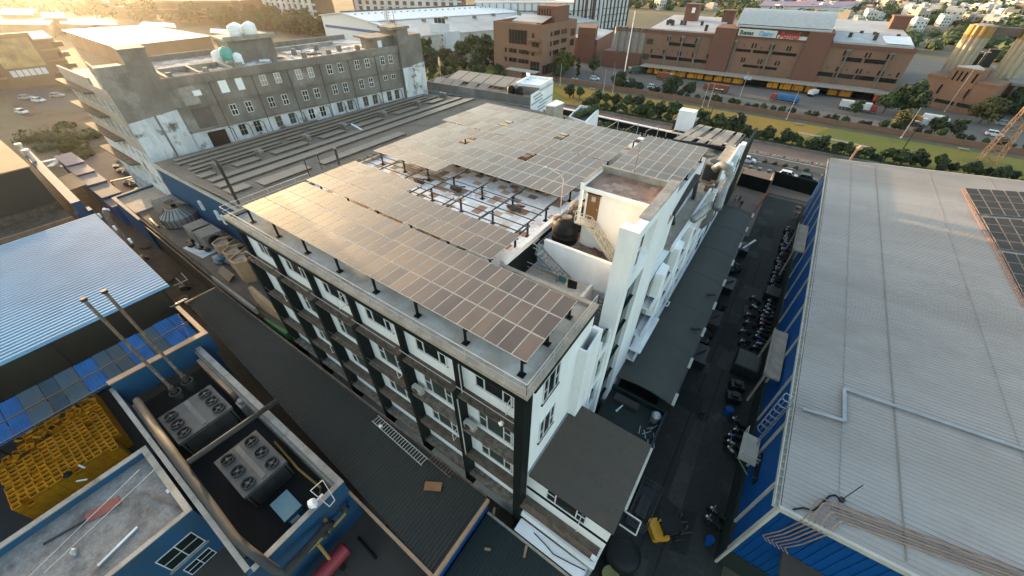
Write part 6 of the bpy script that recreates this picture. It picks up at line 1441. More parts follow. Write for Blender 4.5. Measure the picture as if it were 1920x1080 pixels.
# ---- dairy plant
D = Fr((-83.7, 208.2), (33.5, 215))
dy = thing('dairy_plant', 'long brown dairy plant with a white vaulted roof and name signs', 'building', (-25, 215, 0))
def dp(u, w): return D.p(u, w, 0)[:2]
b = MB(); b.prism([dp(14.5, 0), dp(112.8, 0), dp(112.8, -70), dp(14.5, -70)], 0, 16.2); b.build('wall', M['brick'], dy)
b = MB()
for u0, u1 in ((14.5, 44), (86.5, 112.8)): b.prism([dp(u0, .3), dp(u1, .3), dp(u1, -.5), dp(u0, -.5)], 15.5, 16.75)
b.prism([dp(112.3, -.5), dp(112.8, -.5), dp(112.8, -70), dp(112.3, -70)], 16.2, 16.8); b.build('parapet', M['brick2'], dy)
b = MB(); b.prism([dp(44, 1.0), dp(52.5, 1.0), dp(52.5, -14), dp(44, -14)], 0, 19.3); b.build('pier', M['brick2'], dy); b = MB(); b.prism([dp(78.2, 1.0), dp(86.5, 1.0), dp(86.5, -14), dp(78.2, -14)], 0, 19.9); b.build('pier', M['brick2'], dy)
b = MB(); b.prism([dp(52.5, .2), dp(78.2, .2), dp(78.2, -14), dp(52.5, -14)], 16.2, 16.9); b.prism([dp(52.5, -3), dp(78.2, -3), dp(78.2, -14), dp(52.5, -14)], 16.9, 20.0); b.build('attic', M['brick2'], dy)
b = MB()
n = 12; va = []
for k in range(n+1): t_ = k/n; va.append((-1.5-22*t_, 20.2+5.2*math.sin(PI*.5*min(1, t_*1.6))-(0 if t_ < .62 else (t_-.62)*3)))
vs = [D.p(51.0, w, z) for w, z in va]+[D.p(85.2, w, z) for w, z in va]+[D.p(51.0, w, z-.4) for w, z in va]+[D.p(85.2, w, z-.4) for w, z in va]; m = n+1
b.add(vs, [(i, i+1, m+i+1, m+i) for i in range(n)]+[(2*m+i, 3*m+i, 3*m+i+1, 2*m+i+1) for i in range(n)]+[(i, 2*m+i, 2*m+i+1, i+1) for i in range(n)]+[(m+i, m+i+1, 3*m+i+1, 3*m+i) for i in range(n)]+[(0, m, 3*m, 2*m), (n, 2*m+n, 3*m+n, m+n)])
M['vault'] = mat('pale_vault_sheet', (.42, .43, .41), .6, col2=(.36, .37, .36), fine=.06)
b.build('vault_roof', M['vault'], dy)
b = MB(); b.prism([dp(51.5, -2), dp(84.8, -2), dp(84.8, -22), dp(51.5, -22)], 19.9, 20.7); b.build('vault_base', M['steel_dark'], dy)
M['roof_pale'] = mat('pale_sheet_roof', (.46, .44, .42), .6, col2=(.36, .34, .33), scale=.12, stains=(.62, .60, .58), stain_scale=.06, fine=.12)
b = MB(); b.prism([dp(15.5, -2), dp(44, -2), dp(44, -45), dp(15.5, -45)], 16.204, [17.0, 17.0, 19.0, 19.0]); b.build('roof_sheet', M['roof_pale'], dy); b = MB(); b.prism([dp(87, -2), dp(112, -2), dp(112, -20), dp(87, -20)], 16.204, [17.2, 17.2, 18.6, 18.6]); b.build('roof_sheet', M['roof_pale'], dy); b = MB(); b.prism([dp(87, -22), dp(112, -22), dp(112, -65), dp(87, -65)], 16.204, [18.6, 18.4, 19.5, 19.5]); b.build('roof_sheet', M['roof_pale'], dy)
b = MB(); b.prism([dp(104, -3), dp(111.6, -3), dp(111.6, -16), dp(103, -14)], 17.5, [17.6, 17.6, 18.8, 18.8]); b.build('white_roof_patch', M['white'], dy)
for u, w, s, h in ((24, -28, 6, 24.5), (41, -32, 5, 22.5), (107, -40, 6, 23)):
    b = MB(); b.prism([dp(u, w), dp(u+s, w), dp(u+s, w-6), dp(u, w-6)], 16.21, h); b.prism([dp(u-.3, w+.3), dp(u+s+.3, w+.3), dp(u+s+.3, w-6.3), dp(u-.3, w-6.3)], h+.004, h+.5); b.build('roof_tower', M['brick2'], dy)
b = MB(); D.box(b, 27, 28.5, -27.99, -27.9, 21.5, 23.6); b.build('white_plate', M['white'], dy)
rr = random.Random(71)
for i in range(14):
    u = rr.choice((rr.uniform(17, 43), rr.uniform(88, 110))); w = rr.uniform(-20, -4); b = MB(); b.prism([dp(u, w), dp(u+1.2, w), dp(u+1.2, w-1), dp(u, w-1)], 16.8, 19.4); b.build('roof_vent', M['pipe_dark'], dy)
# strip windows and slots
def strip(u0, u1, z0, z1): 
    b = MB(); D.box(b, u0, u1, .004, .09, z0-.08, z1+.08); fo = b.build('window', M['brick2'], dy)
    b = MB(); D.box(b, u0+.06, u1-.06, .092, .11, z0, z1); b.build('pane', M['glass'], fo)
for u0, u1 in ((25.2, 31.0), (31.6, 37.4)): strip(u0, u1, 11.3, 12.5)
for k in range(4): strip(18.6+6.5*k, 24.5+6.5*k, 5.7, 6.9)
for u0, u1 in ((48, 53.9) if False else (54.2, 60), (60.8, 67), (68, 76.8)): strip(u0, u1, 11.3, 12.3)
for u0, u1 in ((58.8, 65), (65.3, 72)): strip(u0, u1, 5.9, 6.8)
for u0, u1 in ((92.4, 98.6), (99.4, 105.8)): strip(u0, u1, 11.3, 12.6)
for k in range(4): strip(85.6+6.75*k, 91.9+6.75*k, 5.6, 7.0)
for z0, z1, us in ((13.0, 14.6, (24.6, 25.6, 30.4, 31.4, 36.9, 37.9, 59.7, 60.9, 66.4, 67.6, 72.6, 73.6, 91.9, 93.2, 98.8, 100, 105.4, 106.6)), (7.6, 9.2, (18.4, 24, 25, 30.8, 31.8, 37, 38, 43.4, 57.5, 58.5, 64, 65, 70.5, 71.6, 86.0, 92, 93.2, 98.6, 99.8, 105.4, 106.6, 111.2))):
    for u in us:
        b = MB(); D.box(b, u, u+.5, .004, .1, z0, z1); b.build('slot_window', M['glass'], dy)
for u in (18.6, ): 
    b = MB(); D.box(b, 15.5, 18.5, .004, .1, 11, 13.2); D.box(b, 15, 18, .004, .1, 4.8, 7.0); b.build('louvre', M['pipe_dark'], dy)
for u in (25.2, 31.2, 38.0, 53.2, 66.8, 78.0, 93.0, 106.2):
    b = MB(); D.box(b, u, u+.55, .13, .5, 3.2, 14.6); D.box(b, u-.5, u+1.1, .13, .7, 14.6, 15.3); b.build('downpipe', M['concrete'], dy)
for u, z in ((21.4, 9.4), (28, 9.2), (34.8, 8.9), (56.8, 13.6), (63.5, 13.4), (89, 8.6), (95.6, 8.5), (102.5, 8.4), (109.2, 8.2)):
    b = MB(); q = D.p(u, .1, z); b.wheel(q, D.n.to_3d(), .3, .12, 10); b.build('round_vent', M['pipe_dark'], dy)
b = MB(); b.prism([dp(16.5, .15), dp(106.5, .15), dp(106.5, 8), dp(16.5, 8)], 3.0, 3.25); b.prism([dp(106.6, .15), dp(112.5, .15), dp(114.5, 6.5), dp(106.6, 8)], 2.5, [3.2, 2.7, 2.7, 3.2]); b.build('dock_canopy', M['coping'], dy)
b = MB(); b.prism([dp(16.5, .1), dp(112, .1), dp(112, 7.2), dp(16.5, 7.2)], 0, .45); b.build('dock_floor', M['steel_dark'], dy)
for k in range(24): b = MB(); D.box(b, 18+3.9*k, 18.25+3.9*k, 6.6, 6.9, .45, 2.99); b.build('dock_post', M['steel_dark'], dy)
b = MB(); D.box(b, 16.5, 112, .004, .05, .5, 2.95); b.build('dock_doors', M['black'], dy)
# stacked yellow crates on the dock, each block a load of its own
rr = random.Random(73); u = 20
for k in range(21):
    w_ = rr.uniform(2.6, 4.6)
    if not (58 < u < 70 or 88 < u < 91):
        b = MB()
        nx = int(w_/.8)
        for a in range(nx):
            for c in range(3):
                hh = rr.choice((2.2, 2.45, 2.45, 1.9)); D.box(b, u+a*.8, u+a*.8+.76, 3.2+c*.9, 3.2+c*.9+.86, .46, hh)
        tag(b.build('crate_load', M['crate']), 'block of stacked yellow crates on the shaded loading dock', 'crates', 'yellow crate blocks on the loading dock')
    u += w_+rr.uniform(.1, .5)
    if u > 104: break
# low left block with five steel silos
b = MB(); b.prism([dp(-4.5, 2), dp(14.4, 2), dp(14.4, -18), dp(-4.5, -18)], 0, 7.0); b.build('low_block', M['brick2'], dy)
M['silo'] = mat('dull_steel_silo', (.30, .275, .25), .5, metal=.3, col2=(.25, .23, .21), fine=.1); M['silo_top'] = mat('brown_silo_band', (.15, .10, .075), .6, fine=.1)
for k in range(5):
    x, y = dp(.4+3.25*k, -1.2); t = thing('milk_silo', ('first', 'second', 'third', 'fourth', 'fifth')[k]+' slim grey silo from the left on the low brown block', 'silo', (x, y, 7.0), 'slim silos on the low brown block')
    b = MB(); b.cyl((x, y), 7.0, 15.2, 1.35, 16); b.build('shell', M['silo'], t, smooth=False)
    b = MB(); b.cyl((x, y), 15.203, 16.9, 1.38, 16); b.build('top_band', M['silo_top'], t)
# name signs
M['sign_white'] = mat('sign_board_white', (.62, .64, .60), .5, fine=.05); M['ink_black'] = mat('sign_black', (.02, .022, .02), .5, fine=0); M['ink_green'] = mat('sign_green', (.01, .10, .045), .5, fine=0); M['ink_blue'] = mat('sign_sky_blue', (.12, .42, .72), .5, fine=0); M['ink_red'] = mat('sign_red', (.62, .012, .02), .45, fine=0)
def text3d(s, o, d, size, m, parent, name='lettering', depth=.12, shear=0):
    c = bpy.data.curves.new(name, 'FONT'); c.body = s; c.size = size; c.extrude = depth; c.shear = shear; c.offset = size*.012
    c.materials.append(m); ob = bpy.data.objects.new(name, c); COL.objects.link(ob); ob.parent = parent
    X = Vector((d.x, d.y, 0)); Y = Vector((0, 0, 1)); Z = X.cross(Y)
    mw = Matrix((X, Y, Z)).transposed().to_4x4(); mw.translation = Vector(o)-wloc(parent)
    bpy.context.view_layer.update(); me = bpy.data.meshes.new_from_object(ob.evaluated_get(bpy.context.evaluated_depsgraph_get()))
    bpy.data.objects.remove(ob); ob = bpy.data.objects.new(name, me); COL.objects.link(ob); ob.parent = parent; ob.matrix_local = mw
    return ob
sg = thing('name_sign', 'white name board with dark and sky blue letters on the brown plant', 'sign', D.p(60, .8, 16.9))
b = MB(); D.box(b, 53.0, 67.2, .4, .7, 17.0, 19.4); b.build('board', M['sign_white'], sg)
b = MB()
for u in (54, 58, 62, 66): b.bar(D.p(u, .3, 16.8), D.p(u, .3, 17.0), .15)
b.build('brackets', M['steel_dark'], sg)
text3d('B', D.p(53.6, .82, 17.45), D.d, 2.2, M['ink_green'], sg); text3d('anas', D.p(55.0, .82, 17.45), D.d, 2.2, M['ink_black'], sg); text3d('Dairy', D.p(60.6, .82, 17.45), D.d, 2.3, M['ink_blue'], sg, shear=.25)
sg = thing('name_sign', 'red letter sign standing on the brown plant beside the white board', 'sign', D.p(72, .8, 16.9))
b = MB(); D.box(b, 67.6, 78.0, .45, .65, 16.95, 18.1); b.build('board', M['sign_white'], sg)
text3d('Amul', D.p(68.2, .82, 17.1), D.d, 3.3, M['ink_red'], sg, depth=.2)
sg = thing('dock_sign', 'small white and blue sign hanging on the dock canopy edge', 'sign', D.p(60, 8.1, 2.6))
b = MB(); D.box(b, 61.5, 64.3, 8.05, 8.2, 2.7, 3.9); b.build('board', M['sign_white'], sg)
b = MB(); D.box(b, 61.6, 63.0, 8.21, 8.24, 2.8, 3.1); D.box(b, 62.2, 64.0, 8.21, 8.24, 3.3, 3.6); b.build('mark', M['ink_blue'], sg)
# gatehouse with fluted silos
gt = thing('gatehouse_block', 'brown stepped block with slot windows before the big silos', 'building', (44, 212, 0))
GH = Fr((36, 214.2), (53.4, 206.0))
def gq(u, w): return GH.p(u, w, 0)[:2]
b = MB(); b.prism([gq(0, 0), gq(GH.L, 0), gq(GH.L, -10), gq(0, -10)], 0, 9.3); b.prism([gq(5.8, .15), gq(13.2, .15), gq(13.2, -7), gq(5.8, -7)], 0, 12.4); b.prism([gq(5.6, .5), gq(13.4, .5), gq(13.4, -7.2), gq(5.6, -7.2)], 12.404, 13.1); b.prism([gq(-.2, .3), gq(5.7, .3), gq(5.7, -10), gq(-.2, -10)], 9.304, 9.9); b.prism([gq(13.45, .3), gq(GH.L+.2, .3), gq(GH.L+.2, -10), gq(13.45, -10)], 9.304, 9.9); b.build('wall', M['brick'], gt)
b = MB(); b.prism([gq(5.9, 0), gq(13.1, 0), gq(9.5, -6.9)], 13.104, 13.5); b.build('roof', M['roof_pale'], gt)
for u in (6.6, 8.0, 9.3, 12.0): b = MB(); GH.box(b, u, u+.5, .155, .25, 9.2, 12.0); b.build('slot_window', M['glass'], gt)
for u in (5.0, 12.6): b = MB(); GH.box(b, u, u+.5, .17 if u > 5.7 else .01, .27, 4.5, 7.4); b.build('slot_window', M['glass'], gt)
for u0, u1 in ((.6, 5.2), (6, 11.4), (12.3, 17.4)): b = MB(); GH.box(b, u0, min(u1, GH.L-.3), .16, .26, 1.9, 3.0); b.build('window', M['glass'], gt)
M['silo_lit'] = mat('sunlit_silo_shell', (.42, .36, .27), .45, metal=.25, col2=(.36, .30, .22), fine=.08); M['silo_gold'] = mat('ochre_silo_band', (.40, .22, .06), .55, fine=.1)  # gold of the low sun is put into the silo shell colour
for i, (c, zt) in enumerate((((44.0, 226), 24.0), ((57.8, 226), 24.2))):
    t = thing('storage_silo', ('tall fluted silo with an ochre top band, left of two', 'tall fluted silo with an ochre top band, right of two')[i], 'silo', (*c, 0), 'tall fluted silos behind the gatehouse')
    b = MB(); n = 48; pr = []
    def ringv(r0, z, amp): return [(c[0]+(r0+amp*abs(math.cos(6*2*PI*j/n)))*math.cos(2*PI*j/n), c[1]+(r0+amp*abs(math.cos(6*2*PI*j/n)))*math.sin(2*PI*j/n), z) for j in range(n)]
    b.add(ringv(3.1, 0, .55)+ringv(3.1, zt-3.4, .55), [tuple(range(n-1, -1, -1)), tuple(range(n, 2*n))]+[(j, (j+1) % n, n+(j+1) % n, n+j) for j in range(n)]); b.build('shell', M['silo_lit'], t)
    b = MB(); b.add(ringv(3.25, zt-3.397, .5)+ringv(3.25, zt, .5), [tuple(range(n-1, -1, -1)), tuple(range(n, 2*n))]+[(j, (j+1) % n, n+(j+1) % n, n+j) for j in range(n)]); b.build('top_band', M['silo_gold'], t)
    b = MB(); b.cyl(c, zt+.003, zt+.3, 3.3, 24, 2.4); b.build('top_deck', M['coping'], t)
b = MB(); b.bar((47.5, 226, 22.6), (54.2, 226, 22.6), 2.2, 2.4); tag(b.build('silo_bridge', M['silo_top']), 'dark bridge gallery joining the tops of the two fluted silos', 'gallery')
b = MB()
for k in range(6): b.box(47.8+rr.uniform(0, 4), 228+rr.uniform(0, 5), 0, 49+rr.uniform(2, 5), 230+rr.uniform(0, 5), 8+1.8*k)
tag(b.build('process_plant', M['pipe_dark']), 'dark cluster of process plant between the two silos', 'plant')
# dark arched hall right of the gatehouse
ah = thing('arched_hall', 'dark arched loading hall right of the gatehouse', 'building', (70, 214, 0))
b = MB(); b.box(58, 216, 0, 130, 250, 9); b.build('wall', M['brick2'], ah)
b = MB(); b.box(57.5, 213.5, 9.004, 131, 251, 9.8); b.build('roof', M['concrete'], ah)
b = MB()
for k in range(8): x = 61+8.5*k; b.prism([(x, 215.9), (x+6.5, 215.9), (x+6.5, 215.99), (x, 215.99)], 0, 6.4)
b.build('arch_opening', M['black'], ah)
b = MB()
for k in range(9): b.box(59+8.5*k, 214, 0, 59.9+8.5*k, 215.89, 9)
b.build('pillar', M['concrete'], ah)
# ---- brown office
bo = thing('brown_office', 'brown four storey office block with a recessed dark balcony', 'building', (-108, 174, 0))
A0 = (PY(925, 42, 165).x, 165); ztop = ZAT(925, 42, A0); A1 = (PY(1018, 48, 165).x, 165); A2 = (A1[0], PX(1082, 41, A1[0]).y)
f1 = Fr(A0, A1); f2 = Fr(A1, A2)
A3 = (A0[0]+A2[0]-A1[0], A0[1]+A2[1]-A1[1])
b = MB(); b.prism([A0, A1, A2, A3], 0, ztop-.5)
for f in (f1, f2, Fr(A2, A3), Fr(A3, A0)): f.box(b, .01, f.L-.41, -.4, 0, ztop-.5, ztop+.6)
b.build('wall', M['brick'], bo)
def bwin(f, u0, u1, z0, z1, m=None, fr=True):
    f.window(bo, u0, u1, z0, z1, M['brick2'], m or M['glass'], max(1, int((u1-u0)/1.6)), 1, .12, .0, .1)
L1 = f1.L
bwin(f1, L1*.33, L1*.70, 12.2, 17.6)
for z0, z1 in ((8.6, 10.4), (5.0, 6.8)):
    bwin(f1, L1*.24, L1*.29, z0, z1); bwin(f1, L1*.33, L1*.50, z0, z1); bwin(f1, L1*.53, L1*.75, z0, z1)
bwin(f1, L1*.78, L1*.97, 1.4, 6.4)
bwin(f1, L1*.80, L1*.94, 11.8, 13.6); bwin(f1, L1*.80, L1*.86, 8.4, 9.8); bwin(f1, L1*.80, L1*.84, 15, 17)
b = MB()
for z in (10.6, 14.4): f1.box(b, L1*.73, L1*1.0, .11, 1.4, z-.3, z); f1.box(b, L1*.73, L1*.97, 1.2, 1.4, z, z+.9)
b.build('balcony', M['brick'], bo)
L2 = f2.L
for z0 in (15.2, 11.6, 7.9):
    for a, c in ((.22, .27), (.31, .48), (.53, .70)): bwin(f2, L2*a, L2*c, z0, z0+1.9)
bwin(f2, L2*.82, L2*.95, 13.6, 16.6); bwin(f2, L2*.82, L2*.95, 9.6, 12.4); bwin(f2, L2*.04, L2*.5, 1.0, 5.0)
rc = Vector(A0).lerp(Vector(A2), .5)
b = MB(); 
def bp(a, c): v = Vector(A0)+(Vector(A1)-Vector(A0))*a+(Vector(A3)-Vector(A0))*c; return (v.x, v.y)
b.prism([bp(.62, .35), bp(.98, .35), bp(.98, .75), bp(.62, .75)], ztop-.49, 25.6); b.build('roof_tower', M['brick2'], bo)
b = MB(); b.prism([bp(.35, .06), bp(.93, .06), bp(.93, .34), bp(.35, .34)], [20.3, 20.3, 22.0, 22.0], [20.5, 20.5, 22.2, 22.2]); b.build('tilted_roof', M['roof_pale'], bo)
ft = Fr(bp(.62, .35), bp(.98, .35)); b = MB()
for k in range(5): ft.box(b, 1+1.35*k, 1.5+1.35*k, .004, .1, 22.2, 24.6)
b.build('slot_window', M['glass'], bo)
b = MB(); f1.box(b, L1*.42, L1*1.02, 2, 6, 2.9, 3.3); b.build('porch_roof', M['roof_pale'], bo)
b = MB(); f1.box(b, L1*.44, L1*.75, 2.2, 5.8, 0, 2.89); f1.box(b, L1*.97, L1*1.0, 5.3, 5.8, 0, 2.89); b.build('porch_wall', M['brick'], bo)
b = MB(); q = f1.p(L1*.9, 6.3, 2.0); f1.box(b, L1*.86, L1*.93, 6.05, 6.2, 1.9, 2.9); tag(b.build('lit_sign', mat('white_sign_face', (.8, .82, .85), .4, fine=0, emit=.35)), 'small bright white sign under the brown office porch', 'sign')
# annex blocks behind the brown office
cabin([P(1075, 70, 10), P(1120, 75, 10), P(1150, 58, 10), P(1105, 52, 10)], 10, M['brick'], 'brown wing behind the office, left of the silo block', name='brown_wing', roofm=M['roof_pale'])
cabin([P(1085, 52, 15), P(1118, 54, 15), P(1122, 47, 15), P(1090, 45, 15)], 15, M['brick2'], 'tall brown block behind the office wing', name='brown_wing', roofm=M['brick2'])
# ---- far left and centre background
M['far_tan'] = mat('far_tan_wall', (.30, .21, .13), .85, col2=(.24, .17, .11), scale=.08, fine=.15, fine_scale=1)
M['far_white'] = mat('far_white_wall', (.66, .66, .66), .75, fine=.08, scale=.05)
M['far_brown'] = mat('far_brown_wall', (.20, .12, .075), .85, fine=.15, scale=.08)
M['tent'] = mat('white_tent_sheet', (.72, .73, .73), .6, col2=(.66, .67, .67), scale=.03, fine=.05)
tn = thing('white_warehouse', 'huge white warehouse with a blue stripe along its gable', 'warehouse', (-220, 200, 0))
g0, g1, dv = Vector((-272, 176)), Vector((-186, 176)), Vector((38, 98))
def tp(u, v): q = g0+(g1-g0)*u+dv*v; return (q.x, q.y)
zt = lambda u: 13.5+(16-13.5)*u/.26 if u < .26 else 16-(u-.26)*10
us = [0, .26, .62, 1.0]
b = MB(); b.prism([tp(u, v) for u, v in ((0, 0), (.26, 0), (.62, 0), (1, 0), (1, 1), (.62, 1), (.26, 1), (0, 1))], 0, [zt(u)-.3 for u in (0, .26, .62, 1, 1, .62, .26, 0)]); b.build('wall', M['tent'], tn)
b = MB(); b.prism([tp(-.01, -.01), tp(.26, -.01), tp(.26, 1.01), tp(-.01, 1.01)], [13.2, 15.7, 15.7, 13.2], [13.6, 16.1, 16.1, 13.6]); b.prism([tp(.26, -.01), tp(.55, -.01), tp(.55, 1.01), tp(.26, 1.01)], [15.7, 12.8, 12.8, 15.7], [16.1, 13.2, 13.2, 16.1]); b.build('white_roof', M['white'], tn)
b = MB(); b.prism([tp(.55, -.01), tp(1.01, -.01), tp(1.01, 1.3), tp(.55, 1.3)], [12.2, 8.2, 8.2, 12.2], [12.6, 8.6, 8.6, 12.6]); b.build('grey_roof', M['roof_pale'], tn)
b = MB(); b.bar((*tp(.26, -.01), 16.3), (*tp(.26, 1.01), 16.3), 2.2, .6); b.build('ridge', M['pipe_dark'], tn)
b = MB(); f = Fr(g0, g1); f.box(b, 2, f.L-2, .02, .15, 7.2, 8.6); b.build('blue_stripe', mat('stripe_blue', (.06, .14, .34), .6), tn)
b = MB(); f = Fr(tp(1, .02), tp(1, 1.3)); f.box(b, 0, f.L, .02, .4, 0, 8.0); b.build('side_wall', M['trim_pale'], tn)
for k in range(12): b = MB(); f.box(b, 4+9.5*k, 4.7+9.5*k, .42, .55, 2, 6.5); b.build('slot_window', M['glass'], tn)
b = MB()
for k in range(24): q = tp(.35, .03+.04*k); b.rot_box(q, .8, .8, 14.2, 15.6)
for k in range(7): q = tp(.6+.04*(k % 2), .1+.17*k); b.rot_box(q, 2.6, 1.2, 11.5, 13.4)
b.build('roof_vents', M['roof_shed'], tn)
wo = thing('white_corner_block', 'small white office with three dark tanks at the warehouse corner', 'building', (-186, 196, 0))
p4 = [P(800, 80, 0), P(833, 96, 0), P(848, 92, 0), P(815, 76, 0)]
p4 = [(-196, 186), (-178, 190), (-176, 200), (-194, 198)]
b = MB(); b.prism(p4, 0, 9.5); b.prism([(-189, 189), (-180.5, 190.9), (-180, 196), (-188.5, 195)], 9.5, 13.2); b.build('wall', M['far_white'], wo)
f = Fr(p4[0], p4[1])
for z in (2, 5, 7.4):
    for k in range(6): f.window(wo, 1.5+2.8*k, 2.7+2.8*k, z, z+1.3, M['frame'], M['glass'], 1, 1, .1, 0, .08)
b = MB()
for k in range(3): b.cyl((-187+2.4*k, 192.6+.5*k), 13.2, 15.6, 1.0, 10)
b.build('tank', M['pipe_dark'], wo)
# office with white panels and dark grid
of = thing('white_grid_office', 'long white office with a dark column grid behind the brown office', 'building', (-186, 290, 0))
o0, o1 = (-214, 262), (-158, 306); o2 = (-140, 366); 
zo = ZAT(905, 6, o0)
f = Fr(o0, o1); bk = f.n*-22
b = MB(); b.prism([o0, o1, (o1[0]+bk.x, o1[1]+bk.y), (o0[0]+bk.x, o0[1]+bk.y)], 0, zo); f3 = Fr(o1, o2); b.prism([(o1[0]+.3, o1[1]+.3), o2, (o2[0]-34, o2[1]+6), (o1[0]-20, o1[1]+8)], 0, zo+3); b.build('wall', M['far_white'], of)
b = MB(); b.prism([(o0[0]+bk.x, o0[1]+bk.y), (o0[0]-.5, o0[1]-.4), (o1[0]+.5, o1[1]-.5), (o1[0]+bk.x, o1[1]+bk.y)], zo+.004, zo+.4); b.prism([(o1[0]+.8, o1[1]), (o2[0]+1, o2[1]+.5), (o2[0]-35, o2[1]+7), (o1[0]-20, o1[1]+9)], zo+3.01, zo+3.6); b.build('roof', M['roof_pale'], of)
b = MB()
for k in range(15): f.box(b, k*f.L/14-.2, k*f.L/14+.2, .02, .5, 0, zo)
for z in (4.4, 8.8, 13.0): f.box(b, 0, f.L, .02, .4, z-.2, z+.2)
for k in range(15): f3.box(b, k*f3.L/14-.5, k*f3.L/14+.5, .02, .8, 0, zo+3)
for z in (4.4, 8.8, 13.0): f3.box(b, 0, f3.L, .02, .4, z-.15, z+.15)
b.build('grid', M['pipe_dark'], of)
for z in (1.6, 6.0, 10.2):
    for k in range(14): 
        b = MB(); f.box(b, (k+.28)*f.L/14, (k+.72)*f.L/14, .03, .12, z, z+1.6); b.build('window', M['glass'], of)
for k, (px, py, h) in enumerate(((1087, 52, 16), (1117, 50, 20), (1123, 50, 24))):
    q = (-150+6*k*.5, 310+6*k); b = MB(); b.cyl(q, 0, zo+4+3*k, 1.0, 10); tag(b.build('tall_stack', M['far_white'] if k == 2 else M['pipe_dark']), ('dark thin stack before the white grid office', 'taller dark stack beside the white chimney', 'white chimney before the white grid office')[k], 'chimney')
# striped apartment towers
def striped(a, c, h, label, nb):
    t = thing('apartment_block', label, 'apartment block', (a[0], a[1], 0)); f = Fr(a, c); bk = f.n*-18
    b = MB(); b.prism([a, c, (c[0]+bk.x, c[1]+bk.y), (a[0]+bk.x, a[1]+bk.y)], 0, h); b.build('wall', M['far_brown'], t)
    for k in range(nb):
        u = f.L*(k+.5)/nb; b = MB(); w = f.L/nb*.22
        f.box(b, u-w, u+w, .03, 1.2, 0, h); b.build('white_pier', M['far_white'], t)
        b = MB()
        for z in range(2, int(h), 4): f.box(b, u+w+.1, u+f.L/nb-w-.1, .03, .5, z, z+1.2)
        b.build('balcony_band', M['far_white'], t)
    return t
striped((-393, 204), (-329, 209), 34, 'striped brown and white apartment block with tall piers, left of two', 9)
striped((-352, 262), (-262, 300), 32, 'striped brown and white apartment block behind the white warehouse', 14)
gl = thing('gold_lit_block', 'long tan building with pale roof bands in the sun glow', 'building', (-425, 170, 0))
b = MB(); b.prism([(-455, 150), (-400, 190), (-430, 232), (-490, 190)], 0, 15); b.build('wall', M['far_brown'], gl)
f = Fr((-455, 150), (-400, 190)); b = MB()
for z in (4.5, 9, 14): f.box(b, 0, f.L, .02, 1.6, z, z+.6)
b.build('slab_band', M['far_tan'], gl)
b = MB(); b.prism([(-456, 149), (-399, 189), (-430, 233), (-491, 191)], 15.004, 15.5); b.build('roof', M['far_white'], gl)
for i, (p, w, d_, h) in enumerate((((-500, 205), 24, 16, 22), ((-468, 228), 22, 16, 24))):
    t = thing('banded_block', ('white banded office block in the glow, left of two', 'white banded office block in the glow, right of two')[i], 'building', (*p, 0))
    b = MB(); b.rot_box(p, w, d_, 0, h, .6); b.build('wall', M['far_tan'], t)
    for z in range(3, h, 4): b = MB(); b.rot_box(p, w+1, d_+1, z, z+1.6, .6); b.build('white_band', M['far_white'], t)
cabin([P(120, 57, 8), P(215, 88, 8), P(393, 68, 8), P(275, 48, 8)], 8, M['far_brown'], 'large brown shed with a broad grey roof behind the concrete building', name='brown_shed', cat='warehouse', roofm=mat('flat_grey_roof', (.40, .39, .40), .55, fine=.05))
# billboard building on the left
bb = thing('billboard_building', 'brown building with a tall picture panel and a window row below it', 'building', (-270, 30, 0))
q0, q1 = P(-40, 175, 0), P(150, 150, 0)
f = Fr((q0.x, q0.y), (q1.x, q1.y)); bk = f.n*-30; zt_ = 15
b = MB(); b.prism([f.p(0, 0, 0), f.p(f.L, 0, 0), (f.p(f.L, 0, 0)[0]+bk.x, f.p(f.L, 0, 0)[1]+bk.y), (f.p(0, 0, 0)[0]+bk.x, f.p(0, 0, 0)[1]+bk.y)], 0, zt_); b.build('wall', M['far_brown'], bb)
b = MB(); f.box(b, 0, f.L, -30, .6, zt_+.004, zt_+.6); b.build('roof', M['far_tan'], bb)
um, _ = f.uv(45, 120); b = MB(); f.box(b, um-7, um+7, .02, 2.0, 0, zt_+3); b.build('panel_tower', M['far_brown'], bb)
b = MB(); f.box(b, um-6, um+6, 2.02, 2.15, 7, zt_+1.5); b.build('picture_panel', mat('tan_picture_panel', (.42, .29, .12), .7, col2=(.17, .11, .06), scale=.25, stains=(.55, .45, .28), stain_scale=.18, fine=.2), bb)
for k in range(6): b = MB(); f.box(b, um-5.4+1.8*k, um-3.9+1.8*k, 2.02, 2.2, 4, 6.2); b.build('window', M['far_white'], bb)
b = MB()
for z in (3.6, 7.8, 11.6): f.box(b, 0, um-7.2, .02, 1.2, z, z+.4); f.box(b, um+7.2, f.L, .02, 1.2, z, z+.4)
b.build('slab_band', M['far_tan'], bb)
for k in range(9):
    for z in (4.6, 8.8, 12.4):
        u = 2+f.L*k/9
        if abs(u-um) > 9: b = MB(); f.box(b, u, u+3.4, .02, .15, z, z+1.8); b.build('window', M['glass'], bb)
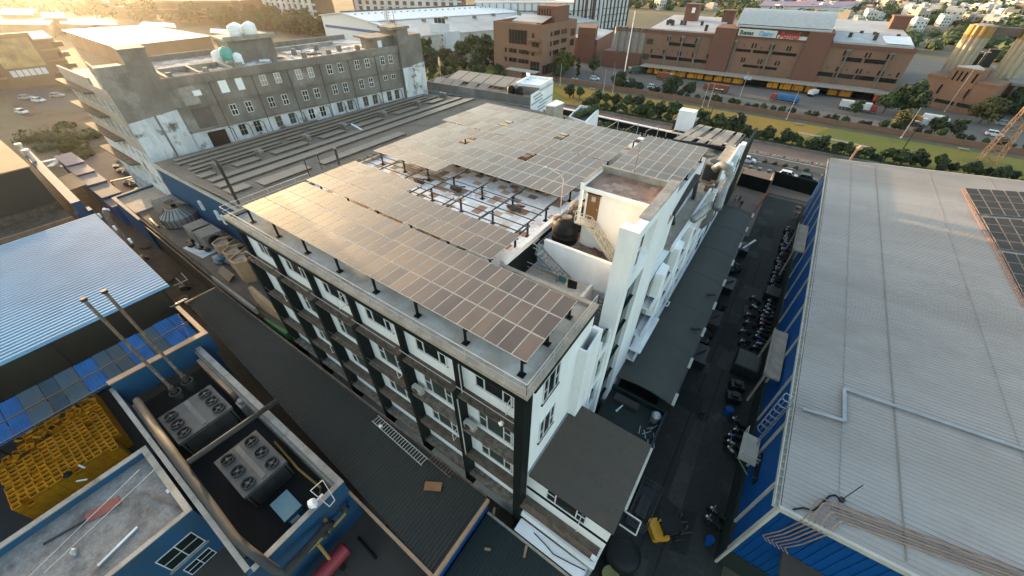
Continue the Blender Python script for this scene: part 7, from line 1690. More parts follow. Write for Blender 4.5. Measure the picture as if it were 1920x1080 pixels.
for i, (p4, z, m, lab) in enumerate(((((-30, 45), (90, 47), (100, 36), (-20, 30)), 7, 'roof_shed', 'shed with a striped golden roof at the far left'), (((0, 28), (60, 28), (70, 18), (5, 16)), 9, 'far_tan', 'low pale block in the sun glow at the far left corner'),
     (((115, 45), (220, 47), (205, 36), (110, 36)), 6, 'far_white', 'long white low shed in the glow before the trees'), (((80, 34), (125, 34), (118, 24), (76, 24)), 8, 'far_tan', 'small tan block in the glow before the trees'), (((262, 47), (330, 52), (325, 44), (268, 41)), 5, 'far_white', 'white low shed beside the golden trees'), (((200, 12), (250, 14), (246, 5), (205, 4)), 8, 'far_white', 'far white block above the golden trees'), (((395, 62), (440, 64), (436, 56), (395, 54)), 5, 'far_white', 'white hut cluster before the striped apartments'))):
    cabin([P(*p, z) for p in p4], z, M['far_tan'], lab, name='low_shed', cat='shed', roofm=M[m])
cabin([P(1425, 11, 9), P(1575, 13, 9), P(1620, 3, 9), P(1435, 3, 9)][:4], 9, M['far_white'], 'far blue and red striped shed beyond the plant', name='striped_shed', cat='shed', roofm=mat('red_blue_roof', (.42, .12, .09), .6, col2=(.08, .16, .38), lo=.49, hi=.51, scale=.08, streak=(.05, 3, 1)))
# ================================================================ trees and hedges
def tree_proto(name, h, r, m, seed, n=26, per=62, leaf=.34, sq=(1, 1, .85), trunk=.28, th=None):
    rng = random.Random(seed); t = thing(name, 'tree', 'tree', (0, 0, 0))
    th = th or h*.32
    b = MB(); b.tube([(0, 0, 0), (rng.uniform(-.1, .1), rng.uniform(-.1, .1), th*.6), (0, 0, th), (0, 0, h*.62)], trunk, 7, trunk*.4)
    for k in range(4): a = k*1.6+seed; b.tube([(0, 0, th*.9), (r*.35*math.cos(a), r*.35*math.sin(a), th*1.2), (r*.6*math.cos(a), r*.6*math.sin(a), h*.6)], trunk*.45, 5, trunk*.15)
    b.build('trunk', M['bark'], t)
    b = MB(); cz_ = th+(h-th)*.5; hz = (h-th)*.55
    for k in range(n):
        v = Vector((rng.gauss(0, 1), rng.gauss(0, 1), rng.gauss(0, 1))).normalized()*rng.uniform(.35, .95)
        c = (v.x*r*sq[0], v.y*r*sq[1], cz_+v.z*hz); cr = r*rng.uniform(.22, .42)
        b.blob(c, cr*.52, 1, .3, rng)
        leafmass(b, c, cr*rng.uniform(.9, 1.35), per, rng, leaf*rng.uniform(.7, 1.1))
    b.build('crown', m, t, fix=False)
    return t
TP = [tree_proto('park_tree', 5.2, 2.5, M['leaf_dark'], 1), tree_proto('park_tree', 5.6, 2.3, M['leaf'], 2), tree_proto('bushy_tree', 8.5, 4.2, M['leaf_dark'], 3, 34, 70, .45), tree_proto('bushy_tree', 8.0, 3.9, M['leaf'], 4, 34, 70, .45),
      tree_proto('yellow_green_tree', 9.0, 4.0, mat('leaf_yellow_green', (.10, .115, .014), .8, col2=(.05, .07, .012), scale=.5, fine=.3, rnd=.2), 5, 32, 70, .42), tree_proto('cypress', 8.0, 1.1, M['leaf_dark'], 6, 22, 60, .3, (1, 1, 1), .2, .6),
      tree_proto('olive_tree', 8.0, 4.4, M['leaf_olive'], 7, 34, 70, .45)]
def tree(k, p, s, label, group=None, rz=None):
    rng = random.Random(int(p[0]*13+p[1]*7)); o = put(TP[k], USED, (p[0], p[1], .02), rng.uniform(0, 6.28) if rz is None else rz, label, group, s)
    return o
def tpx(k, px, py, s, label, group=None): q = P(px, py, 0); return tree(k, (q.x, q.y), s, label, group)
rr = random.Random(101)
lab_h = ['dark bushy tree in the hedge row between the road and the park', 'mid green tree in the hedge row between the road and the park']
for i in range(96):
    x = -62+1.45*i+rr.uniform(-.8, .8); y = 135.6+rr.uniform(-1.0, 2.4)+max(0, (x-15)*.10)
    k = rr.choice((0, 1, 1, 2)); 
    tree(k, (x, y), rr.uniform(.26, .72) if k < 2 else rr.uniform(.2, .44), lab_h[0] if k != 1 else lab_h[1], 'dark trees of the street hedge' if k != 1 else 'mid green trees of the street hedge')
for i, (px, py, s) in enumerate(((1068, 183, .8), (1086, 186, .7), (1120, 195, .8), (1135, 198, .7), (1152, 200, .75), (1174, 205, .8), (1194, 209, .9), (1213, 220, .85), (1234, 222, .9), (1258, 226, 1.0), (1310, 238, .9), (1340, 247, .9), (1374, 248, 1.0))):
    tpx(i % 2, px, py, s, 'small round tree standing on the lawn edge nearest the factory' if i % 2 == 0 else 'small loose tree standing on the lawn edge nearest the factory', 'small round trees on the near lawn edge' if i % 2 == 0 else 'small loose trees on the near lawn edge')
for i, (k, px, py, s, lab) in enumerate(((2, 1255, 182, .85, 'big dark round tree by the park wall, beside the brown lorry'), (3, 1289, 182, .62, 'green round tree by the park wall left of the emblem truck'), (2, 1160, 168, .75, 'dark tree by the park wall at the pole pair'), (2, 1182, 170, .5, 'low dark tree by the park wall before the dark blue car'), (2, 1690, 215, 1.15, 'large dark tree before the left foot of the gatehouse'), (3, 1655, 212, .8, 'dark tree before the dock end beside the white container'), (2, 1600, 214, .5, 'round shrub like tree before the white container truck'), (6, 1835, 232, .9, 'olive tree right of the white box truck'), (6, 1685, 240, .6, 'small olive tree by the orange load'), (2, 1750, 250, .55, 'dark low tree by the wall under the white box truck'), (2, 1785, 255, .55, 'dark low tree right of the white box truck'), (2, 1880, 215, .9, 'dark tree before the arched hall'), (4, 1058, 140, 1.0, 'tall yellow green tree beside the brown office'), (2, 1045, 150, .7, 'dark tree at the foot of the yellow green tree'), (5, 1082, 145, 1.0, 'narrow dark cypress by the flower bed'), (3, 1112, 138, .7, 'green tree on the round flower bed'), (3, 1188, 128, .6, 'bushy tree at the foot of the slim silos'), (5, 974, 118, 1.0, 'dark slim tree before the brown office front'), (3, 935, 132, .5, 'small pale tree at the left foot of the brown office'))):
    tpx(k, px, py, s, lab)
for i in range(44):
    x = -62+3.0*i+rr.uniform(-1, 1); tree(rr.choice((0, 1)), (x, 167.8+rr.uniform(-.3, 1.5)), rr.uniform(.35, .6), 'small tree along the foot of the park wall on the dairy side', 'small trees behind the park wall')
for i, (px, py, s, k) in enumerate(((800, 120, 1.25, 2), (815, 132, 1.0, 2), (795, 138, .9, 2), (835, 120, .8, 6), (868, 118, 1.1, 3), (890, 112, 1.3, 3), (912, 115, 1.3, 2), (903, 126, 1.1, 2), (925, 122, .9, 3), (850, 130, .7, 6), (870, 132, .6, 2), (888, 136, .6, 2))):
    tpx(k, px, py, s, 'bushy tree in the garden between the striped building and the white warehouse', 'garden trees before the white warehouse')
for i in range(34):
    tpx(rr.choice((0, 1)), rr.uniform(785, 945), rr.uniform(124, 158), rr.uniform(.4, .8), 'low shrub like tree in the garden beyond the striped building', 'low garden trees beyond the striped building')
sheet('garden_lawn', [(-210, 100), (-70, 140), (-110, 172), (-185, 172)], .035, M['grass_g'], .02)
for i in range(46):       # golden band
    p = (rr.uniform(-560, -330), 0); y = 140+(p[0]+560)*.25+rr.uniform(-28, 22); tree(rr.choice((6, 6, 3)), (p[0], y), rr.uniform(1.0, 1.7), 'hazy golden green tree in the wooded strip under the sun glow', 'trees of the wooded strip in the glow')
for i in range(30):
    x = rr.uniform(-372, -285); y = 182+(x+372)*.1+rr.uniform(-14, 12); tree(rr.choice((6, 3, 2)), (x, y), rr.uniform(.9, 1.3), 'olive tree in the grove below the striped apartment block', 'trees below the striped apartments')
b = MB(); rg = random.Random(12)
for i in range(520):
    x = -60+.31*i+rg.uniform(-.2, .2); b.blob((x, 134.9+rg.uniform(-.25, .25), .55), .5, 1, .3, rg, (1, .8, .9)); leafmass(b, (x, 134.9, .6), .7, 14, rg, .16, (1, .9, 1))
tag(b.build('street_hedge', M['leaf_dark'], fix=False), 'low continuous clipped hedge along the far pavement of the road', 'hedge')
# far woods: nobody could count these
def wood(name, label, n, region, rng, smin, smax, m):
    b = MB()
    for _ in range(n):
        x, y = region(rng); s = rng.uniform(smin, smax)
        b.blob((x, y, s*.5), s*.82, 1, .28, rng, (1.1, 1.1, .75)); leafmass(b, (x, y, s*.65), s*1.08, 46, rng, s*.2, (1.1, 1.1, .8))
    o = b.build(name, m, fix=False); return tag(o, label, 'woodland', None, 'stuff')
def far_region(rng):
    while 1:
        x, y = rng.uniform(-700, 900), rng.uniform(345, 1500)
        d = Vector((x, y, -CH)); c = [sum(RW[r_][k]*d[k] for k in range(3)) for r_ in range(3)]
        if c[2] < 0:
            px = 960+FOC*c[0]/-c[2]; py = 540-FOC*c[1]/-c[2]
            if -150 < px < 2100 and -90 < py < 120 and (y > 520 or x > -90): return x, y
wood('far_woodland', 'hazy green woodland spread between the far houses', 1500, far_region, random.Random(5), 3.5, 8, M['leaf'])
wood('far_woodland', 'olive brown scrub spread among the far fields', 700, far_region, random.Random(6), 2.5, 6, M['leaf_olive'])
wood('left_woodland', 'golden hazy woodland beyond the far left sheds', 420, lambda r: (r.uniform(-1300, -600), r.uniform(60, 900)), random.Random(8), 5, 10, M['leaf_olive'])
# ---- far town
HM = [mat('far_house_white', (.62, .60, .57), .8, fine=.05, rnd=.2), mat('far_house_cream', (.46, .40, .33), .8, fine=.05, rnd=.25), mat('far_house_rose', (.42, .27, .22), .8, fine=.05, rnd=.2)]
def house_proto(m, w, d, h, seed):
    t = thing('far_house', 'house', 'house', (0, 0, 0)); b = MB(); b.box(-w/2, -d/2, 0, w/2, d/2, h); b.box(-w/2+.3, 0, h, w*.1, d/2-.3, h+2.2)
    for x0, y0, x1, y1 in ((-w/2, -d/2, w/2, -d/2+.25), (-w/2, d/2-.25, w/2, d/2), (-w/2, -d/2+.251, -w/2+.25, d/2-.251), (w/2-.25, -d/2+.251, w/2, d/2-.251)): b.box(x0, y0, h, x1, y1, h+.8)
    b.build('wall', m, t); b = MB()
    for k in range(3):
        for z in range(1, int(h)-1, 3): b.box(-w/2+.8+k*w/3.2, -d/2-.05, z, -w/2+2.0+k*w/3.2, -d/2-.004, z+1.3); b.box(-w/2-.05, -d/2+.8+k*d/3.2, z, -w/2-.004, -d/2+2+k*d/3.2, z+1.3)
    b.build('windows', M['glass'], t); return t
HP = [house_proto(HM[0], 11, 9, 7, 1), house_proto(HM[0], 9, 12, 10, 2), house_proto(HM[1], 12, 9, 6.5, 3), house_proto(HM[1], 8, 8, 10, 4), house_proto(HM[2], 10, 9, 7, 5)]
HL = ['low white house in the hazy far town', 'tall white house in the hazy far town', 'low cream house in the hazy far town', 'tall cream house in the hazy far town', 'rose coloured house in the hazy far town']
rh = random.Random(2024); nh = 0
while nh < 270:
    x, y = far_region(rh)
    d = Vector((x, y, -CH)); c = [sum(RW[r_][k]*d[k] for k in range(3)) for r_ in range(3)]; px = 960+FOC*c[0]/-c[2]; py = 540-FOC*c[1]/-c[2]
    dens = .95 if px > 1600 else (.35 if px > 1400 else .16)
    if py < -12 or py > 62 or px > 1960 or px < 1150 or rh.random() > dens: continue
    k = rh.choice((0, 0, 1, 1, 2, 2, 3, 4)); put(HP[k], USED, (x, y, 0), rh.uniform(0, 3.14), HL[k], ('low white far houses', 'tall white far houses', 'low cream far houses', 'tall cream far houses', 'rose far houses')[k], rh.uniform(.7, 1.15)); nh += 1
# fields of the far plain
rr = random.Random(303)
FM = [mat('far_field', c, .95, scale=.03, fine=.2, fine_scale=.5) for c in ((.16, .13, .055), (.10, .11, .035), (.22, .16, .09), (.13, .115, .07))]
for i in range(26):
    x, y = far_region(rr); w, h = rr.uniform(40, 110), rr.uniform(25, 60); a = rr.uniform(-.4, .4)
    ca, sa = math.cos(a), math.sin(a); sheet('field', [(x+u*ca-v*sa, y+u*sa+v*ca) for u, v in ((-w, -h), (w, -h), (w, h), (-w, h))], .05+.004*i, FM[i % 4], .003)
# ---- poles and lamps of the park and yard
def mast(px, py, tx, ty, r, m, label, heads=0, group=None, z=0, name='lamp_post', cat='lamp post'):
    q = P(px, py, z); zt = ZAT(tx, ty, (q.x, q.y)); t = thing(name, label, cat, (q.x, q.y, z), group)
    b = MB(); b.cyl((q.x, q.y), z, zt, r, 8, r*.6); b.cyl((q.x, q.y), z, z+.4, r*2.2, 8); b.build('pole', m, t)
    if heads:
        for s in (-1, 1)[:heads]:
            b = MB(); b.bar((q.x, q.y, zt), (q.x+s*.9, q.y, zt+.15), .09); b.box(q.x+s*.9-.3, q.y-.15, zt+.08, q.x+s*.9+.3, q.y+.15, zt+.22); b.build('lamp_head', M['frame'], t)
    return t
mast(1170, 141, 1186, 20, .27, M['white'], 'tall white tapering mast before the slim silos', 0, None, 0, 'mast', 'mast')
mast(1131, 172, 1136, 130, .10, M['rail'], 'thin pale pole on the lawn, left of a pair by the dark tree'); mast(1148, 176, 1154, 131, .10, M['rail'], 'thin pale pole on the lawn, right of a pair by the dark tree')
mast(1050, 160, 1052, 118, .10, M['rail'], 'thin pale pole before the yellow green tree'); mast(1104, 205, 1104, 181, .08, M['rail'], 'short pale pole behind the white terrace')
mast(1075, 183, 1074, 148, .14, M['steel_dark'], 'dark lamp post on the lawn near the striped building', 2); mast(1316, 201, 1330, 156, .10, M['rail'], 'left pale pole of the pair before the emblem truck'); mast(1327, 200, 1340, 157, .10, M['rail'], 'right pale pole of the pair before the emblem truck')
mast(1328, 230, 1350, 168, .13, M['steel_dark'], 'dark lamp post leaning out of view line beside the white cabin', 2); mast(1384, 190, 1410, 135, .10, M['rail'], 'thin pole before the blue tarpaulin truck'); mast(1474, 224, 1502, 172, .10, M['rail'], 'pale pole at the lawn edge before the blue truck')
mast(1689, 259, 1724, 201, .14, M['trim_pale'], 'thick pale pole on the green lawn near the gatehouse'); mast(1681, 297, 1721, 228, .15, M['steel_dark'], 'dark lamp post in the hedge before the gatehouse', 1); mast(1770, 210, 1846, 98, .10, M['rail'], 'thin tall pole rising before the gatehouse', 2)
mast(1148, 152, 1150, 118, .08, M['rail'], 'thin pole by the parked silver car'); mast(846, 118, 845, 98, .08, M['rail'], 'left thin pole in the garden before the warehouse'); mast(858, 118, 857, 98, .08, M['rail'], 'right thin pole in the garden before the warehouse')
for i, (px, py) in enumerate(((1121, 192), (1199, 209), (1237, 206), (1165, 214), (1080, 222))): mast(px, py+10, px-1, py-6, .07, M['steel_dark'], 'short garden lamp with a small bright head, '+('by the third round tree', 'before the lawn middle', 'near the white cabin', 'by the courtyard edge', 'at the terrace')[i], 1)
for i, (px, py, lab) in enumerate(((1110, 168, 'pale stone bench on the lawn left of the pole pair'), (1176, 181, 'pale stone bench on the lawn right of the pole pair'), (1498, 235, 'pale stone bench at the path bend'), (1805, 282, 'pale stone bench on the green lawn by the tower'))):
    q = P(px, py, 0); b = MB(); b.box(q.x-1.2, q.y-.3, .4, q.x+1.2, q.y+.3, .55); b.box(q.x-1, q.y-.2, .03, q.x-.7, q.y+.2, .4); b.box(q.x+.7, q.y-.2, .03, q.x+1, q.y+.2, .4); tag(b.build('stone_bench', M['coping']), lab, 'bench')
# lattice towers
def lattice(a, b_, w0, w1, n, m, label):
    a, b_ = Vector(a), Vector(b_); t = MB(); d = b_-a; s = [(-1, -1), (1, -1), (1, 1), (-1, 1)]
    def c(i, u): w = (w0+(w1-w0)*u)/2; return a+d*u+Vector((s[i % 4][0]*w, s[i % 4][1]*w, 0))
    for i in range(4): t.bar(c(i, 0), c(i, 1), .16)
    for k in range(n):
        u0, u1 = k/n, (k+1)/n
        for i in range(4): t.bar(c(i, u0), c(i+1, u1), .08); t.bar(c(i+1, u0), c(i, u1), .08); t.bar(c(i, u1), c(i+1, u1), .08)
    for u in (.72, .84, .95):
        q = a+d*u; t.bar(q-Vector((2.6, 0, 0)), q+Vector((2.6, 0, 0)), .14)
    return tag(t.build('lattice_tower', m), label, 'tower')
q = P(1848, 305, 0); lattice((q.x, q.y, 0), (q.x, q.y, 24), 3.4, .9, 12, M['trim_orange'], 'rusty steel lattice tower at the right edge of the lawn')
q = P(676, 118, 0); lattice((-178, 150, 0), (-178, 150, 24), 4.2, .8, 12, M['rail'], 'pale steel lattice tower before the white warehouse')
q = P(462, 60, 0); lattice((q.x, q.y, 0), (q.x, q.y, 30), 5, 1.4, 12, M['steel_dark'], 'dark lattice mast with antennas beside the striped apartments')
mast(1845, 45, 1872, -10, .5, M['steel_grey'], 'grey mast rising between the far town and the right silo', 0, None, 0, 'mast', 'mast')
# ---- dirt lot at the left
sheet('dirt_lot', [(-280, 20), (-112, 12), (-105, 62), (-270, 72)], .03, mat('rough_dirt_lot', (.13, .085, .05), .95, col2=(.08, .055, .032), scale=.1, stains=(.03, .03, .011), stain_scale=.07, stain_lo=.5, stain_hi=.6, fine=.3, fine_scale=2), .02)
sheet('lot_road', [(-300, 16), (-215, 22), (-165, 62), (-180, 70), (-225, 36), (-300, 27)], .04, M['road'], .008)
rr = random.Random(404)
for i in range(10):
    px, py = rr.choice(((130, 238), (160, 250), (110, 262), (60, 265), (150, 290), (90, 300), (135, 280), (75, 285))); q = P(px+rr.uniform(-15, 15), py+rr.uniform(-8, 8), 0)
    b = MB(); s = rr.uniform(1.4, 3.0)
    for k in range(4): b.blob((q.x+rr.uniform(-s, s), q.y+rr.uniform(-s, s), s*.3), s*.6, 1, .3, rr, (1.3, 1.1, .7))
    leafmass(b, (q.x, q.y, s*.4), s*1.4, 260, rr, .28, (1.3, 1.2, .5)); tag(b.build('scrub_bush', M['leaf_olive'] if i % 3 else M['leaf'], fix=False), 'scrubby bush growing on the rough dirt lot', 'bush', 'scrub bushes of the dirt lot')
tpx(3, 142, 292, .6, 'small green tree at the end of the lilac shed')
q = P(112, 302, 1); b = MB()
for k in range(6): b.rot_box((q.x+rr.uniform(-3, 3), q.y+rr.uniform(-2, 2)), 3, 1.2, .1+.25*k, .3+.25*k, rr.uniform(0, 3))
tag(b.build('broken_slabs', M['white']), 'pile of broken white slabs beyond the lilac shed', 'rubble')
q = P(230, 318, 0); 
for i, (px, py) in enumerate(((226, 316), (238, 324), (252, 348), (268, 356))):
    q = P(px, py, 0); b = MB()
    for k in range(5): b.blob((q.x+rr.uniform(-2, 2), q.y+rr.uniform(-1, 1), .6), 1.0, 1, .35, rr, (1.4, 1, .7))
    tag(b.build('junk_pile', M['steel_dark']), 'dark pile of junk on the yard below the concrete building, '+('farthest', 'second', 'third', 'nearest')[i], 'junk')
sheet('back_yard', [(-150, 10.9), (-98.5, 11.0), (-99, 24), (-150, 30)], .045, M['paving'], .008)
b = MB(); a, e = P(208, 340, 3.2), P(272, 326, 3.2); b.bar(a, e, .2); 
for q in (a, e): b.bar(q, (q.x, q.y, 0), .2)
tag(b.build('pipe_bridge', M['steel_dark']), 'dark pipe bridge across the yard below the concrete building', 'pipe bridge')
# ---- motorbikes along the hall wall
def bike(pm):
    t = thing('motorbike', 'motorbike', 'motorbike', (0, 0, 0))
    for x in (-.65, .65):
        b = MB(); b.wheel((x, 0, .3), (0, 1, 0), .3, .12, 14); b.build('wheel', M['rubber'], t)
    b = MB(); b.bar((-.6, 0, .35), (.1, 0, .45), .12); b.bar((.1, 0, .5), (.55, 0, .95), .1); b.bar((.65, 0, .3), (.48, 0, 1.0), .08); b.box(-.25, -.13, .35, .25, .13, .6); b.build('body', M['steel_dark'], t)
    b = MB(); b.blob((.18, 0, .82), .27, 2, 0, random, (1.2, .65, .7)); b.prism([(-.8, -.1), (-.45, -.12), (-.45, .12), (-.8, .1)], .6, .76); b.build('tank', pm, t)
    b = MB(); b.prism([(-.75, -.13), (.0, -.15), (.0, .15), (-.75, .13)], [.78, .72, .72, .78], [.88, .84, .84, .88]); b.build('seat', M['rubber'], t)
    b = MB(); b.bar((.45, -.35, 1.05), (.45, .35, 1.05), .05); b.bar((.42, -.3, 1.05), (.4, -.3, 1.25), .03); b.bar((.42, .3, 1.05), (.4, .3, 1.25), .03); b.build('handlebar', M['steel_grey'], t)
    b = MB(); b.cyl((.62, 0), .85, 1.0, .1, 10); b.build('headlight', M['frame'], t)
    return t
BK = [bike(m_) for m_ in (M['red'], M['cardark'], M['carsilver'], mat('blue_tank_paint', (.02, .06, .22), .4, fine=.05))]; BN = ('red', 'dark', 'silver', 'blue'); rr = random.Random(505)
for i in range(62):
    y = 21+1.02*i
    if 23 < y < 28.2 or 34 < y < 45.5 or 58 < y < 61.5: continue
    k = rr.choice((0, 1, 1, 1, 2, 3)); put(BK[k], USED, (8.35+rr.uniform(-.2, .2), y, .02), PI+rr.uniform(-.5, .5), BN[k]+' tanked motorbike in the row parked along the blue hall wall', BN[k]+' motorbikes along the blue hall wall')
    if 46 < y < 58 and i % 2: put(BK[k], USED, (6.4+rr.uniform(-.3, .3), y+.3, .02), PI+rr.uniform(-.7, .7), BN[k]+' tanked motorbike in the second row out from the blue hall wall', BN[k]+' motorbikes of the second row')
b = MB()
for y in (61.8, 66, 71): b.bar((7.8, y, 0), (7.8, y, 2.4), .08)
b.prism([(7.0, 60), (9.2, 60), (9.2, 62), (7.0, 62)][:0] or [(7.2, 58.6), (9.1, 58.6), (9.1, 61), (7.2, 61)], 0, 1.4); tag(b.build('guard_booth', M['steel_dark']), 'low dark booth beside the motorbikes at the hall wall', 'booth')
bx = thing('dark_trailer', 'dark open box trailer parked under the hall wall', 'trailer', (7.5, 50, 0))
b = MB(); b.box(6.0, 40.6, .5, 8.6, 43.9, 1.9); b.build('body', M['roof_teal'], bx)
b = MB(); b.box(6.1, 40.8, 1.903, 8.5, 43.7, 1.95); b.build('cover', M['roof_canopy'], bx)
for x in (6.1, 8.3):
    for y in (41.2, 43): b = MB(); b.wheel((x, y, .35), (1, 0, 0), .35, .2, 12); b.build('wheel', M['rubber'], bx)
for i, (y, lab) in enumerate(((38.5, 'dark machine on the lane, nearest the trailer'), (36.5, 'round dark machine on the lane below the porch'), (34.2, 'blue drum on the lane below the porch'))):
    if i == 2:
        b = MB(); b.cyl((7.0, y), .0, 1.1, .45, 14); b.cyl((7.0, y), 1.1, 1.16, .3, 12); tag(b.build('blue_drum', M['blue']), lab, 'drum')
    else:
        b = MB(); b.rot_box((7.1, y), 1.5, 1.2, .15, 1.0, .3); b.cyl((7.1, y), 1.0, 1.4, .4, 12); b.bar((6.4, y, .9), (5.9, y, 1.5), .07); tag(b.build('lane_machine', M['steel_dark']), lab, 'machine')
q = P(1363, 1030, .5); b = MB(); b.cyl((8.4, 19.4), 0, .95, .35, 14); b.cyl((8.4, 19.4), .95, 1.0, .2, 12); tag(b.build('blue_drum', M['blue']), 'blue drum on the ground at the near hall corner', 'drum')
rg = random.Random(909); MP = [mat('tarmac_patch', c, .9, fine=.35, fine_scale=3, scale=.8) for c in ((.05, .048, .042), (.014, .016, .015), (.062, .058, .05))]
for i in range(16):
    x, y = rg.uniform(2.6, 6.4), 14+5.1*i+rg.uniform(-2, 2); w_, l_ = rg.uniform(.5, 1.6), rg.uniform(.8, 3.2)
    sheet('lane_patch', [(x-w_+rg.uniform(-.2, .2), y-l_), (x+w_, y-l_+rg.uniform(-.4, .4)), (x+w_*.8, y+l_), (x-w_*.9, y+l_*rg.uniform(.7, 1))], .011+.0005*i, MP[i % 3], .004)
for x in (3.3, 5.0): sheet('tyre_track', [(x, -5), (x+.22, -5), (x+.5, 70), (x+.28, 70)], .0092, MP[1], .002)
for i in range(4):
    b = MB(); y = 22+19*i
    for k in range(5): b.box(4.4+.12*k, y, .03, 4.46+.12*k, y+.7, .05)
    tag(b.build('drain_grate', M['pipe_dark']), 'small iron drain grate in the lane tarmac, '+('nearest', 'second', 'third', 'farthest')[i]+' from the camera', 'drain')
# bulky dark things under the canopy edge
rr = random.Random(606)
for i, (y, s) in enumerate(((70.5, 1.6), (64, 1.5), (58, 2.0), (52.5, 1.4), (48.5, 2.2), (44.5, 1.6), (40.5, 2.2))):
    b = MB(); x = 2.0
    if i % 2 == 0: b.rot_box((x, y), 1.7, 2.2+s*.5, .02, 1.3, rr.uniform(-.15, .15)); b.rot_box((x, y), 1.8, 2.3+s*.5, 1.3, 1.42, 0); b.bar((x-.7, y-1, 1.42), (x+.5, y+.8, 1.6), .2)
    else:
        for k in range(6): b.blob((x+rr.uniform(-.6, .6), y+rr.uniform(-1.2, 1.2), .5), .6, 1, .35, rr)
    tag(b.build('skip_bin' if i % 2 == 0 else 'scrap_heap', M['steel_dark'] if i != 4 else M['pipe_dark']), ('dark skip bin beside the lane canopy, ' if i % 2 == 0 else 'dark scrap heap beside the lane canopy, ')+('farthest from the camera', 'first from the gate', 'second from the gate', 'middle of the heaps', 'third from the gate', 'nearest of the heaps', 'nearest the annex')[i], 'bin' if i % 2 == 0 else 'scrap')
b = MB(); b.bar((2.0, 69.5, 1.5), (3.4, 73.5, 1.6), .35, .12); tag(b.build('white_plank', M['white']), 'white plank lying on the scrap by the far canopy end', 'plank')
# cage trolley and forklift by the annex
cg = thing('cage_trolley', 'dark wire cage trolley on the lane beside the annex', 'trolley', (2.6, 18.5, 0))
b = MB(); x0, x1, y0, y1 = 1.6, 3.4, 16.6, 20.8
for z in (.2, 1.0, 1.8):
    for p, q in (((x0, y0), (x1, y0)), ((x1, y0), (x1, y1)), ((x1, y1), (x0, y1)), ((x0, y1), (x0, y0))): b.bar((*p, z), (*q, z), .06)
for k in range(7):
    for x in (x0, x1): b.bar((x, y0+.7*k, .2), (x, y0+.7*k, 1.8), .04)
for k in range(4): b.bar((x0+.6*k, y0, 1.8), (x0+.6*k, y1, 1.8), .04)
b.build('cage', M['pipe_dark'], cg)
b = MB(); b.box(x0, y0, .12, x1, y1, .2); b.box(x0+.4, y0+1, .2, x1-.4, y1-1.2, .8); b.build('base', M['steel_dark'], cg)
fl = thing('forklift', 'forklift with a bright yellow counterweight on the dark lane', 'forklift', (4.9, 18.0, 0), None, .75); fl.scale = (1.2, 1.25, 1.1)
def fb(f, nm, m, par=None): b = MB(); f(b); b.v = [(fl.location.x+v[0], fl.location.y+v[1], v[2]) for v in b.v]; return b.build(nm, m, par or fl)
fb(lambda b: (b.prism([(-1.3, -.55), (-1.15, -.7), (-.55, -.7), (-.55, .7), (-1.15, .7), (-1.3, .55)], .3, 1.15), b.box(-.55, -.68, .3, -.1, -.45, .95), b.box(-.55, .45, .3, -.1, .68, .95)), 'counterweight', mat('forklift_yellow', (.62, .30, .02), .5, fine=.1))
fb(lambda b: (b.box(-.5, -.44, .35, .9, .44, .8), b.box(-.45, -.3, .8, .1, .3, 1.0)), 'chassis', M['steel_dark'])
fb(lambda b: [b.bar((x, y, .8), (x*.9, y, 2.1), .08) for x in (-.6, .7) for y in (-.5, .5)]+[b.box(-.65, -.6, 2.1, .75, .6, 2.16)], 'overhead_guard', M['black'])
fb(lambda b: [b.bar((1.0, y, .2), (1.0, y, 2.3), .12) for y in (-.4, .4)]+[b.bar((1.0, y, .12), (2.1, y, .12), .12, .06) for y in (-.35, .35)], 'mast', M['pipe_dark'])
for x in (-.9, .7):
    for y in (-.62, .62): fb(lambda b: b.wheel((x, y, .32), (0, 1, 0), .32, .24, 14), 'wheel', M['rubber'])
bt = thing('round_vessel', 'black round vessel with an olive lid at the bottom of the lane', 'vessel', (2.4, 13.2, 0))
b = MB(); b.lathe((2.4, 13.4), [(1.25, 0), (1.35, .3), (1.35, 2.4), (1.1, 2.7), (.5, 2.8)], 22); b.build('body', M['black'], bt, smooth=True)
b = MB(); b.tube([(1.3, 12.6, .05), (1.2, 12.2, .05)], .75, 16)
b = MB(); b.cyl((2.1, 11.6), 0, 1.5, .75, 18); b.build('side_drum', M['black'], bt)
b = MB(); b.cyl((2.1, 11.6), 1.503, 1.6, .72, 18); b.build('lid', mat('olive_lid', (.20, .19, .06), .6), bt)
